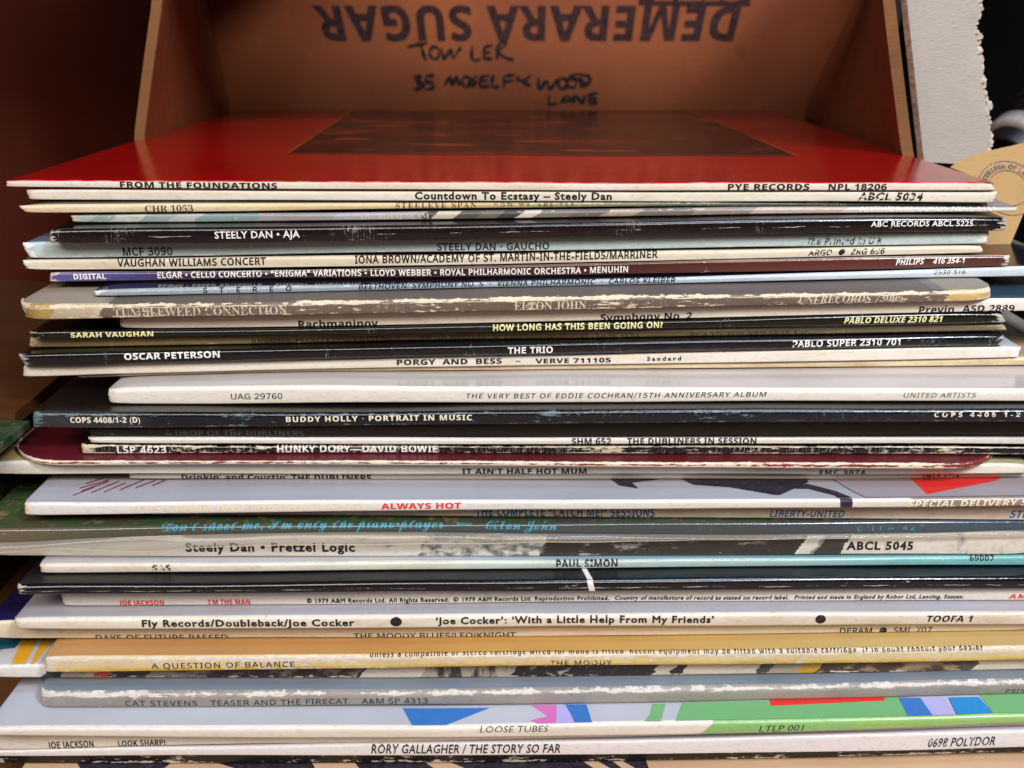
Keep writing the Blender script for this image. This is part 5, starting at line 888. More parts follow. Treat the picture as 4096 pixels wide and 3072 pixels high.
def cover_material(name, stops, rough=0.22, coat=0.0, mottled=None, interp='LINEAR', scuff=0.25, seed=0.0):
    """printed front cover, gloss or matt, slightly scuffed and wavy"""
    N = Nodes(name)
    rel = N.n('SeparateXYZ', None, Vector=N.uv('rel'))
    cm = N.n('Mapping', None, Vector=N.uv('cm'), Location=(seed * 2.1, seed * 5.3, seed)).outputs[0]
    col = N.ramp(rel.outputs[0], [(p, lin(c)) for p, c in stops], interp) if len(stops) > 1 else lin(stops[0][1])
    if mottled:
        m = N.noise(N.scaled(cm, (0.8, 0.8, 1)), 1.0, 6.0, 0.65)
        col = N.mix(N.ramp01(m, 0.42, 0.6), col, lin(mottled[0]))
        m2 = N.noise(N.scaled(cm, (2.4, 2.4, 1)), 1.0, 5.0, 0.6)
        col = N.mix(N.ramp01(m2, 0.56, 0.68), col, lin(mottled[1]))
    sc = N.noise(N.scaled(cm, (1.3, 7.0, 1)), 1.0, 5.0, 0.7)
    rg = N.math('ADD', rough, N.math('MULTIPLY', N.math('SUBTRACT', sc, 0.4), scuff), clamp=True)
    tone = N.noise(N.scaled(cm, (0.3, 0.3, 1)), 1.0, 3.0)
    col = N.mix(N.ramp01(tone, 0.4, 0.7, 0.0, 0.16), col, lin('8d7f6c'), 'MULTIPLY')
    wave = N.noise(N.scaled(cm, (0.35, 0.6, 1)), 1.0, 2.0)
    return N.finish(col, rg, wave, 0.25, 0.0012, Coat_Weight=coat, Coat_Roughness=0.08)


BOARD = plain_material('raw_board_edge', 'cdbfa6', 0.85, '8f8068', 420.0)
BOARD_DARK = plain_material('raw_board_edge_grey', 'a89a86', 0.85, '5d5246', 420.0)

# ------------------------------------------------------------------ lettering
STYLES = {          # outline set, extra stroke weight (in cap heights)
    'g': ('g', 0.024), 'G': ('g', 0.056), 'k': ('g', -0.004), 'b': ('b', 0.012), 'w': ('b', 0.022),
    's': ('s', 0.016), 'h': ('s', 0.046), 'r': ('r', -0.006), 'c': ('c', 0.006)}
_glyph = {}


def glyph(style, ch):
    """filled outline of one character: advance, points, triangles (units of the cap height)"""
    key = (style, ch)
    if key not in _glyph:
        face, weight = STYLES[style]
        cap, table = GLYPHS[face]
        adv, _, body = table[ch].partition('|')
        loops = []
        for part in body.split(';') if body else []:
            L = [tuple(float(c) / cap for c in pt.split(',')) for pt in part.split()]
            L = [p for i, p in enumerate(L) if math.hypot(p[0] - L[i - 1][0], p[1] - L[i - 1][1]) > 0.016]
            if len(L) < 3:
                continue
            out = []
            for i, p in enumerate(L):
                a, b = L[i - 1], L[(i + 1) % len(L)]
                d1 = Vector((p[0] - a[0], p[1] - a[1])).normalized()
                d2 = Vector((b[0] - p[0], b[1] - p[1])).normalized()
                n = Vector((d1.y + d2.y, -d1.x - d2.x))
                k = max(0.45, n.length / 2)
                n = n.normalized() * weight / k
                out.append((p[0] + n.x, p[1] + n.y))
            loops.append(out)
        pts, tris = [], []
        if loops:
            flat, edges = [], []
            for L in loops:
                k = len(flat)
                flat += [Vector(p) for p in L]
                edges += [(k + i, k + (i + 1) % len(L)) for i in range(len(L))]
            vs, _, fs = delaunay_2d_cdt(flat, edges, [], 0, 1e-5)[:3]
            pts = [(p.x, p.y) for p in vs]
            for f in fs:
                cx = sum(vs[i].x for i in f) / len(f)
                cy = sum(vs[i].y for i in f) / len(f)
                wind = 0
                for L in loops:
                    for i, (x1, y1) in enumerate(L):
                        x0, y0 = L[i - 1]
                        side_ = (x1 - x0) * (cy - y0) - (cx - x0) * (y1 - y0)
                        if y0 <= cy < y1 and side_ > 0:
                            wind += 1
                        elif y1 <= cy < y0 and side_ < 0:
                            wind -= 1
                if wind > 0:
                    tris.append(tuple(f))
        _glyph[key] = (float(adv) / cap, pts, tris)
    return _glyph[key]


def text_mesh(body, style, aspect=None):
    """flat outline of a line of text: vertices (x 0..1, y in cap heights), faces.
    aspect is the wanted length in cap heights: letters widen a little, then are spaced out, or are narrowed"""
    slant = 0.2 if style.endswith('I') else 0.0
    extra = 2 * STYLES[style[0]][1]
    natural = sum(glyph(style[0], ch)[0] + extra for ch in body)
    sx, track = 1.0, 0.0
    if aspect and aspect > natural and len(body) > 1:
        sx = min(aspect / natural, 1.55 if style[0] == 'w' else 1.2)
        track = (aspect - natural * sx) / (len(body) - 1)
    V, F = [], []
    pen = 0.0
    for ch in body:
        adv, pts, tris = glyph(style[0], ch)
        k = len(V)
        V += [(pen + sx * x + slant * y, y) for x, y in pts]
        F += [tuple(k + i for i in t) for t in tris]
        pen += sx * (adv + extra) + track
    v = np.array(V)
    v[:, 0] = (v[:, 0] - v[:, 0].min()) / (v[:, 0].max() - v[:, 0].min())
    return v, F


def clip_band(verts, faces, lo, hi, cuts=()):
    """cut flat lettering off at two heights (y) and score it at others so that it can follow a rounded fold"""
    bm = bmesh.new()
    vs = [bm.verts.new((p[0], p[1], 0)) for p in verts]
    for f in faces:
        try:
            bm.faces.new([vs[i] for i in f])
        except ValueError:
            pass
    for co, no in (((0, lo, 0), (0, -1, 0)), ((0, hi, 0), (0, 1, 0))):
        bmesh.ops.bisect_plane(bm, geom=bm.verts[:] + bm.edges[:] + bm.faces[:], plane_co=co, plane_no=no, clear_outer=True)
    for c in cuts:
        if lo < c < hi:
            bmesh.ops.bisect_plane(bm, geom=bm.verts[:] + bm.edges[:] + bm.faces[:], plane_co=(0, c, 0), plane_no=(0, 1, 0))
    bm.verts.index_update()
    v = [(q.co.x, q.co.y) for q in bm.verts]
    f = [tuple(q.index for q in fc.verts) for fc in bm.faces]
    bm.free()
    return v, f


# ------------------------------------------------------------------ floor
WOOD = card_material('floor_wood', '6d4a2e', '8a6240', 0.5, False)
fl = mesh_object('floor', [(-1.2, -0.9, 0.002), (1.2, -0.9, 0.002), (1.2, 1.2, 0.002), (-1.2, 1.2, 0.002)], [(0, 1, 2, 3)], WOOD)
tag(fl, 'brown wooden floor under the stack', 'floor', kind='structure')

# ------------------------------------------------------------------ cardboard box
CARD = card_material('brown_card', '78370f', '8f4819')
CARD_EDGE = card_material('brown_card_edge', '6e4826', '845a32', 0.85)
CARD_GREY = card_material('grey_printed_card', '9d948c', 'aca39a', 0.5, False)
CARD_TORN = plain_material('torn_card_fibre', 'c4bab0', 0.95, '8d775c', 500.0)

box = empty('cardboard_box', (0.0, 0.2, 0.002))
tag(box, 'open brown cardboard box with printed back standing behind the records', 'cardboard box')
BO = Vector(box.location)


def sheet(name, rows, thick, mats, parent, origin, smooth=True, side_mat=None):
    """a card panel through a grid of points (list of rows), given thickness along its normals"""
    nr, nc = len(rows), len(rows[0])
    P = np.array([[tuple(p) for p in r] for r in rows], float)
    du = np.gradient(P, axis=1)
    dv = np.gradient(P, axis=0)
    nn = np.cross(du, dv)
    nn /= np.linalg.norm(nn, axis=2, keepdims=True) + 1e-12
    A = P.reshape(-1, 3)
    B = (P - nn * thick).reshape(-1, 3)
    verts = np.vstack([A, B]) - np.array(origin)
    faces, mi = [], []
    k = nr * nc
    for i in range(nr - 1):
        for j in range(nc - 1):
            a, b, c, d = i * nc + j, i * nc + j + 1, (i + 1) * nc + j + 1, (i + 1) * nc + j
            faces.append((a, b, c, d)); mi.append(0)
            faces.append((k + d, k + c, k + b, k + a)); mi.append(0)
    rim = [(0, j) for j in range(nc)] + [(i, nc - 1) for i in range(1, nr)] + [(nr - 1, j) for j in range(nc - 2, -1, -1)] + [(i, 0) for i in range(nr - 2, 0, -1)]
    ids = [i * nc + j for i, j in rim]
    for a, b in zip(ids, ids[1:] + ids[:1]):
        faces.append((b, a, k + a, k + b)); mi.append(1 if side_mat else 0)
    ms = [mats] + ([side_mat] if side_mat else [])
    o = mesh_object(name, verts, faces, ms, parent, mi, False)
    for p in o.data.polygons:
        p.use_smooth = smooth and p.material_index == 0 and len(p.vertices) == 4
    md = o.modifiers.new('edge', 'EDGE_SPLIT')
    md.split_angle = math.radians(35)
    return o


def smoothstep(t):
    t = min(1.0, max(0.0, t))
    return t * t * (3 - 2 * t)


def prof(z, table):
    zs = [p[0] for p in table]
    i = max(0, min(len(zs) - 2, int(np.searchsorted(zs, z)) - 1))
    t = (z - zs[i]) / (zs[i + 1] - zs[i])
    return table[i][1] + (table[i + 1][1] - table[i][1]) * (t if zs[i] > 0.17 else smoothstep(t))


ZT = 0.2885
LF = [(0.0, -0.181), (0.085, -0.181), (0.177, -0.1632), (0.2348, -0.1488), (0.30, -0.140)]
LB = [(0.0, -0.181), (0.12, -0.180), (0.177, -0.1735), (0.2387, -0.1826), (0.30, -0.190)]
RF = [(0.0, 0.200), (0.148, 0.197), (0.164, 0.168), (0.1755, 0.1555), (0.2337, 0.1425), (0.30, 0.128)]
RB = [(0.0, 0.204), (0.14, 0.202), (0.177, 0.179), (0.2387, 0.2036), (0.30, 0.212)]
zl = [0.002 + (ZT - 0.002) * i / 40 for i in range(41)]


def side(F, B, yf, yb):
    rows = []
    for z in zl:
        r = []
        for j in range(9):
            t = j / 8
            x = prof(z, F) * (1 - t) + prof(z, B) * t + 0.0012 * math.sin(3.1 * t + z * 21)
            r.append((x, yf + (yb - yf) * t, z))
        rows.append(r)
    return rows


left_rows = side(LF, LB, 0.1327, 0.326)
right_rows = side(RF, RB, 0.0767, 0.326)
sheet('side_panel', [r[::-1] for r in left_rows], 0.0042, CARD, box, BO, True, CARD_EDGE)
sheet('side_panel', right_rows, 0.0042, CARD, box, BO, True, CARD_EDGE)
ZB = [0.002 + (0.289 - 0.002) * i / 24 for i in range(25)]


def back_y(x, z):
    return 0.3266 + 0.0022 * math.sin(9 * x + 1.0) * smoothstep((z - 0.17) / 0.08)


back_rows = [[(-0.197 + 0.410 * j / 24, back_y(-0.197 + 0.410 * j / 24, z), z) for j in range(25)] for z in ZB]
back = sheet('back_panel', back_rows, 0.0042, CARD, box, BO + Vector((0, 0, 0)), True, BOARD)
# unseen panels added above the box to shade it; their gap lights a patch
sheet('added_shade_panel', [[(x, y, 0.2895) for x in (-0.215, -0.1, 0.0, 0.1, 0.225)] for y in (0.075, 0.11, 0.150)], -0.0042, CARD, box, BO, False, BOARD)
sheet('added_shade_panel', [[(x, y, 0.2895) for x in (-0.215, -0.15, -0.085)] for y in (0.1505, 0.24, 0.3255)], -0.0042, CARD, box, BO, False, BOARD)
sheet('bottom_panel', [[(x, y, 0.0065) for x in (-0.176, 0.0, 0.195)] for y in (0.14, 0.23, 0.3255)], 0.004, CARD, box, BO, False, BOARD)


def on_back(parent, name, verts, faces, mat):
    """lay flat print on the back panel: verts are (x, z)"""
    return mesh_object(name, [(x - BO.x, back_y(x, z) - 0.00018 - BO.y, z - BO.z) for x, z in verts], faces, mat, parent)


# the printed words stand on their heads
v, f = text_mesh("DEMERARA SUGAR", 'w')
pts = []
for a, b in v:
    wide = 0.1240 + 0.0016 * (1 - min(1.0, b))
    pts.append((0.0088 - (a - 0.5) * 2 * wide * (1.0 - 0.02 * b), 0.2352 - 0.0190 * b))
on_back(back, 'printed_words', pts, f, ink_material('cartonink', 0.08, 0.9))
v, f = text_mesh("SIZE", 'w')
bar0, bar1 = 0.0740, 0.1392
lets = [(0.135 - a * 0.052, 0.2500 - 0.0115 * b) for a, b in v]
on_back(back, 'printed_bar', [(bar0, 0.2356), (bar1, 0.2352), (bar1, 0.254), (bar0, 0.254)], [(0, 1, 2, 3)], ink_material('cartonink', 0.08, 0.9))
o = on_back(back, 'printed_words', lets, f, CARD)
o.location.y -= 0.0002


def stroke(points, width):
    """a felt-pen stroke as a flat ribbon with round-ish ends"""
    P = []
    n = len(points)
    for i in range(n - 1):
        p0, p1, p2, p3 = points[max(0, i - 1)], points[i], points[i + 1], points[min(n - 1, i + 2)]
        for s in range(4):
            t = s / 4
            P.append(tuple(0.5 * (2 * b + (c - a) * t + (2 * a - 5 * b + 4 * c - d) * t * t + (3 * b - a - 3 * c + d) * t ** 3) for a, b, c, d in zip(p0, p1, p2, p3)))
    P.append(points[-1])
    vs, fs = [], []
    m = len(P)
    for i, p in enumerate(P):
        a, b = P[max(0, i - 1)], P[min(m - 1, i + 1)]
        dx, dz = b[0] - a[0], b[1] - a[1]
        L = math.hypot(dx, dz) or 1.0
        w = width * (0.72 + 0.8 * noise.noise(Vector((p[0] * 300, p[1] * 300, 3.0)))) * (0.55 if i in (0, m - 1) else 1.0)
        vs += [(p[0] - dz / L * w, p[1] + dx / L * w), (p[0] + dz / L * w, p[1] - dx / L * w)]
    for i in range(m - 1):
        fs.append((2 * i, 2 * i + 1, 2 * i + 3, 2 * i + 2))
    return vs, fs


PEN = ink_material('penink', 0.0, 0.9)
words = [('handwritten_word', HANDWRITING[:11]), ('handwritten_word', HANDWRITING[11:31]), ('handwritten_word', HANDWRITING[31:])]
for nm, strokes in words:
    V, Fc = [], []
    for k, s in enumerate(strokes):
        vs, fs = stroke([(x * MM, z * MM) for x, z in s], 0.00135)
        Fc += [tuple(i + len(V) for i in q) for q in fs]
        V += vs
    on_back(back, nm, V, Fc, PEN)

# grey flap folded out to the right, torn along its free edge
rows = []
for i in range(37):
    t = i / 36
    z = 0.1740 + (0.286 - 0.1740) * t
    xh = prof(z, RF) + 0.0048
    jag = 0.0016 * noise.noise(Vector((z * 330, 1.3, 0))) + 0.0012 * noise.noise(Vector((z * 900, 4.0, 0)))
    xe = 0.1870 - 0.0105 * smoothstep((z - 0.178) / 0.05) + jag
    rows.append([(xh + (xe - xh) * s, 0.0815 + 0.0045 * s + 0.0012 * math.sin(5 * s), z - 0.0018 * s) for s in (0, 0.08, 0.25, 0.5, 0.75, 0.93, 1.0)])
flap = sheet('flap', rows, 0.0034, CARD_GREY, box, BO, True, CARD_TORN)
flap['label'] = 'grey outer flap with a torn right edge'
# frayed strips of liner along the tear
tv, tf = [], []
z = 0.1755
while z < 0.284:
    hgt = 0.0012 + 0.0042 * random.random()
    xe = 0.1868 - 0.0105 * smoothstep((z - 0.178) / 0.05) + 0.0016 * noise.noise(Vector((z * 330, 1.3, 0)))
    w = 0.0003 + 0.0011 * random.random()
    y = 0.0846 + 0.0014 * random.random()
    a = len(tv)
    tv += [(xe - 0.0016, y, z), (xe + w * 0.6, y - 0.0006, z + hgt * 0.15), (xe + w, y - 0.0003, z + hgt * 0.5), (xe + w * 0.3, y + 0.0003, z + hgt * 0.9), (xe - 0.0016, y + 0.0002, z + hgt)]
    tf.append((a, a + 1, a + 2, a + 3, a + 4))
    z += hgt * (0.5 + 0.5 * random.random())
mesh_object('torn_fibre', [Vector(p) - BO for p in tv], tf, CARD_TORN, flap)

# ------------------------------------------------------------------ dark board at the left
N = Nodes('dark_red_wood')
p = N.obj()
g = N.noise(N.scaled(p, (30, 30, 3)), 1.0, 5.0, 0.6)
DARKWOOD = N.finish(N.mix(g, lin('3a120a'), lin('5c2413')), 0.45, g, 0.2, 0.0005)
bd = empty('dark_board', (-0.30, 0.20, 0.002))
tag(bd, 'dark red-brown board standing in shadow left of the cardboard box', 'board')
q = Vector(bd.location)
A0, A1 = Vector((-0.186, 0.415, 0)), Vector((-0.50, -0.10, 0))
dirv = (A1 - A0)
rows = [[tuple(A0 + dirv * s + Vector((0, 0, z))) for s in (0, 0.25, 0.5, 0.75, 1.0)] for z in (0.002, 0.2, 0.45)]
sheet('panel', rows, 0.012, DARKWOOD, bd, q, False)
nrm = Vector((-dirv.y, dirv.x, 0)).normalized()
if nrm.y > 0:
    nrm = -nrm
for s in (0.44,):
    c = A0 + dirv * s - nrm * -0.0045
    rr = [[tuple(c + dirv.normalized() * w + nrm * 0.001 + Vector((0, 0, z))) for w in (-0.004, 0.004)] for z in (0.002, 0.45)]
    sheet('batten', rr, 0.005, DARKWOOD, bd, q, False)

# flap lying low at the left; its shade is put into the dark brown
N = Nodes('shaded_flap_brown')
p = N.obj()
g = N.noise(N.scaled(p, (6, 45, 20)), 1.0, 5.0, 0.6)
SHADED_BROWN = N.finish(N.mix(g, lin('3a210d'), lin('573310')), 0.5, g, 0.2, 0.0004)
sb = empty('shaded_flap', (-0.29, 0.05, 0.1))
tag(sb, 'flap lying flat at the left of the stack, its shade put into a dark brown colour', 'board')
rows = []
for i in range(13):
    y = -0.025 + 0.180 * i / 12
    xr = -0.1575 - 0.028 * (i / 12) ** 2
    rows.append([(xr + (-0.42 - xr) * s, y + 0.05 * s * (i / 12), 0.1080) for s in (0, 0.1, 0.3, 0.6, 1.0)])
sheet('board', [r[::-1] for r in rows], 0.004, SHADED_BROWN, sb, Vector(sb.location), False)
sheet('base', [[(x, y, 0.1035) for x in (-0.42, -0.30, -0.212)] for y in (-0.02, 0.05, 0.12)], 0.101, SHADED_BROWN, sb, Vector(sb.location), False)

# mottled green card lying low at the left edge
N = Nodes('mottled_green_print')
p = N.obj()
g1 = N.noise(p, 110.0, 6.0, 0.65)
g2 = N.noise(p, 140.0, 4.0, 0.6)
gc = N.mix(N.ramp01(g1, 0.42, 0.58), lin('1f3a22'), lin('4a5540'))
gc = N.mix(N.ramp01(g2, 0.55, 0.68), gc, lin('7a6a52'))
GREENPRINT = N.finish(gc, 0.4)
gr = empty('green_card', (-0.25, 0.03, 0.078))
tag(gr, 'mottled green and brown card lying low at the left edge, below the buff sleeve', 'card')
rows = [[(x, y, 0.0800) for x in (-0.205, -0.19, -0.18, -0.1665)] for y in (-0.052, 0.02, 0.07, 0.12)]
sheet('card', rows, 0.002, GREENPRINT, gr, Vector(gr.location), False)
gs = empty('green_card', (-0.2, -0.04, 0.104))
tag(gs, 'mottled green card lying along the front edge of the brown flap', 'card')
rows = [[(x, y, 0.1060) for x in (-0.26, -0.2, -0.17, -0.1525)] for y in (-0.054, -0.045, -0.035, -0.0262)]
sheet('card', rows, 0.0025, GREENPRINT, gs, Vector(gs.location), False)

# ------------------------------------------------------------------ record sleeves
XG = [(-180 + 30 * i) * MM for i in range(13)]


def curve_through(vals):
    vals = [v * MM for v in vals]

    def f(x):
        t = (x - XG[0]) / 0.03
        i = max(0, min(11, int(math.floor(t))))
        t = max(-0.5, min(1.5, t - i))
        a, b, c, d = vals[max(0, i - 1)], vals[i], vals[i + 1], vals[min(12, i + 2)]
        if t < 0 or t > 1:
            return b + (c - b) * t
        return 0.5 * (2 * b + (c - a) * t + (2 * a - 5 * b + 4 * c - d) * t * t + (3 * b - a - 3 * c + d) * t ** 3)
    return f


DEPTH = 0.3125


class Sleeve:
    def __init__(self, key, spec):
        self.key = key
        xl, xr, y, self.yaw, zt, zb, self.texts = SLEEVES[key]
        self.xl, self.xr, self.yf = xl * MM, xr * MM, y * MM
        self.ft, self.fb = curve_through(zt), curve_through(zb)
        self.rc = spec.get('corner', 0.0016)
        self.fold = spec.get('fold', 0.0009)
        self.pinch = spec.get('pinch', 0.05 + 0.16 * ((hash_key(key) % 31) / 31))
        self.bulge = spec.get('bulge', 0.00012)
        self.seed = (abs(hash_key(key)) % 97) * 0.37
        self.wav = spec.get('wave', 0.00022)

    def ends(self, x):
        d = min(x - self.xl, self.xr - x)
        return math.exp(-max(0.0, d) / 0.0035)

    def zt(self, x):
        t = self.ft(x) - self.fb(x)
        return self.ft(x) - self.pinch * t * self.ends(x) - 0.00005 - min(0.00045, 0.13 * t) * max(0.0, noise.noise(Vector((x * 17, self.seed + 4.0, 1.0))) + 0.15)

    def zb(self, x):
        t = self.ft(x) - self.fb(x)
        return self.fb(x) + 0.6 * self.pinch * t * self.ends(x) + 0.00005 + min(0.00045, 0.13 * t) * max(0.0, noise.noise(Vector((x * 13, self.seed + 9.0, 2.0))) + 0.1)

    def plan(self, x):
        d = min(x - self.xl, self.xr - x)
        y = self.yf + self.yaw * x + self.wav * noise.noise(Vector((x * 26, self.seed, 0.5)))
        if d < self.rc:
            d = max(0.0, d)
            y += self.rc - math.sqrt(max(0.0, self.rc ** 2 - (self.rc - d) ** 2))
        return y

    def front(self, x, h, out=0.0):
        """point on the front surface at height h above the lower edge of the spine"""
        t = self.zt(x) - self.zb(x)
        r = min(self.fold, 0.42 * t)
        if h > t:                                 # over the fold, on to the front cover
            return (x, self.plan(x) + r + (h - t), self.zt(x) + out)
        h = max(0.0, h)
        y = self.plan(x)
        rb = 0.4 * r
        if h < rb:
            y += rb - math.sqrt(max(0.0, rb * rb - (rb - h) ** 2))
        elif h > t - r:
            y += r - math.sqrt(max(0.0, r * r - (h - t + r) ** 2))
        y -= self.bulge * math.sin(math.pi * h / t)
        return (x, y - out, self.zb(x) + h)


def hash_key(s):
    h = 7
    for ch in s:
        h = (h * 31 + ord(ch)) % 100003
    return h


def build_sleeve(key, spec, label):
    S = Sleeve(key, spec)
    root = empty('record_sleeve', (0.5 * (S.xl + S.xr), S.yf, S.zb(0.5 * (S.xl + S.xr))))
    tag(root, label, 'record sleeve', 'record sleeves piled in one stack')
    O = Vector(root.location)
    W = S.xr - S.xl
    xs = [0.0, 0.0004, 0.0010, 0.0018, 0.0030, 0.0048, 0.0075]
    if S.rc > 0.004:
        xs = sorted(set(xs + [S.rc * (1 - math.cos(math.pi / 2 * i / 12)) for i in range(13)]))
    inner = [xs[-1] + (W - 2 * xs[-1]) * i / 60 for i in range(1, 60)]
    xs = [S.xl + d for d in xs] + [S.xl + d for d in inner] + [S.xr - d for d in reversed(xs)]
    n = len(xs)
    # spine
    hs = []
    K = 15
    V, rel, cmuv = [], [], []
    skew_l = (random.random() - 0.35) * 0.0018
    skew_r = (random.random() - 0.65) * 0.0018
    for x in xs:
        t = S.zt(x) - S.zb(x)
        r = min(S.fold, 0.42 * t)
        prof_h = [t - (r - r * math.sin(math.pi / 2 * (1 - i / 4))) for i in range(5)]
        rb = 0.4 * r
        mid = [t - r - (t - r - rb) * i / 6 for i in range(1, 6)]
        low = [rb - rb * math.sin(math.pi / 2 * i / 4) for i in range(5)]
        H = prof_h + mid + low
        fade_l = max(0.0, 1 - (x - S.xl) / 0.005)
        fade_r = max(0.0, 1 - (S.xr - x) / 0.005)
        for k, h in enumerate(H):
            px, py, pz = S.front(x, h)
            vr = 1 - h / t
            sx = (skew_l * fade_l - skew_r * fade_r) * (vr - 0.5) * 2
            jag = 0.0004 * noise.noise(Vector((h * 2200, S.seed, 2.0 if x < 0 else 9.0))) * max(fade_l, fade_r)
            V.append((px + sx + jag - O.x, py - O.y, pz - O.z))
            rel.append(((x - S.xl) / W, vr))
            cmuv.append(((x - S.xl) * 100, vr * t * 100))
    F, mi = [], []
    for i in range(n - 1):
        for k in range(K - 1):
            a = i * K + k
            F.append((a, a + 1, a + K + 1, a + K)); mi.append(0)
    F.append(tuple(range(K - 1, -1, -1))); mi.append(1)
    F.append(tuple((n - 1) * K + k for k in range(K))); mi.append(1)
    sp = mesh_object('spine', V, F, [spec['spine'], spec.get('board', BOARD)], root, mi, False, {'rel': rel, 'cm': cmuv})
    for p in sp.data.polygons:
        p.use_smooth = p.material_index == 0
    # covers: top, bottom, ends and back
    R = 8
    V2, rel2, cm2 = [], [], []
    for x in xs:
        t = S.zt(x) - S.zb(x)
        r = min(S.fold, 0.42 * t)
        y0 = S.plan(x) + r
        e = min(x - S.xl, S.xr - x)
        yb = S.yf + S.yaw * x + DEPTH
        for sgn in (1, 0):
            for j in range(R):
                w = (j / (R - 1)) ** 1.6
                ys = y0 if sgn else y0 - 0.6 * r
                y = ys + (yb - ys) * w
                z = (S.zt(x) if sgn else S.zb(x))
                V2.append((x - O.x, y - O.y, z - O.z))
                rel2.append(((x - S.xl) / W, -w))
                cm2.append(((x - S.xl) * 100, -(y - y0) * 100))
    F2, m2 = [], []
    T = 2 * R
    for i in range(n - 1):
        a, b = i * T, (i + 1) * T
        for j in range(R - 1):
            F2.append((a + j, b + j, b + j + 1, a + j + 1)); m2.append(0)
            F2.append((a + R + j + 1, b + R + j + 1, b + R + j, a + R + j)); m2.append(0)
        F2.append((a + R - 1, b + R - 1, b + 2 * R - 1, a + 2 * R - 1)); m2.append(1)
    for i, flip in ((0, False), (n - 1, True)):
        a = i * T
        for j in range(R - 1):
            q = (a + j, a + j + 1, a + R + j + 1, a + R + j)
            F2.append(q[::-1] if flip else q); m2.append(1)
    cv = mesh_object('cover', V2, F2, [spec['cover'], spec.get('board', BOARD)], root, m2, False, {'rel': rel2, 'cm': cm2})
    for p in cv.data.polygons:
        p.use_smooth = p.material_index == 0
    # lettering on the spine
    for body, x0, x1, ht, hb, lim, style, ink, wear in S.texts:
        v, f = text_mesh(body, style, (x1 - x0) / (ht - hb))
        pts = [(x0 * MM + a * (x1 - x0) * MM, (hb + (ht - hb) * b) * MM) for a, b in v]
        xm = 0.5 * (x0 + x1) * MM
        t = S.zt(xm) - S.zb(xm)
        r = min(S.fold, 0.42 * t)
        cuts = [r * 0.06, r * 0.2, r * 0.4, t * 0.3, t * 0.5, t * 0.7, t - r, t - r * 0.6, t - r * 0.3, t - r * 0.08]
        pts, f = clip_band(pts, f, 0.00003, t + 0.002, cuts + [t - r * 0.02, t, t + 0.0001])
        keep = [S.front(x, h, 0.00009) for x, h in pts]
        mesh_object('lettering', [(a - O.x, b - O.y, c - O.z) for a, b, c in keep], f, ink_material(ink, max(wear, 0.1)), sp)
    S.root, S.spine_obj, S.cover_obj, S.O = root, sp, cv, O
    return S


def sp_(name, *a, **k):
    return spine_material('spine_' + name, *a, seed=(hash_key(name) % 53) * 0.9, **k)


def cv_(name, *a, **k):
    return cover_material('cover_' + name, *a, seed=(hash_key(name) % 53) * 0.7, **k)


one = lambda c: [(0.0, c)]

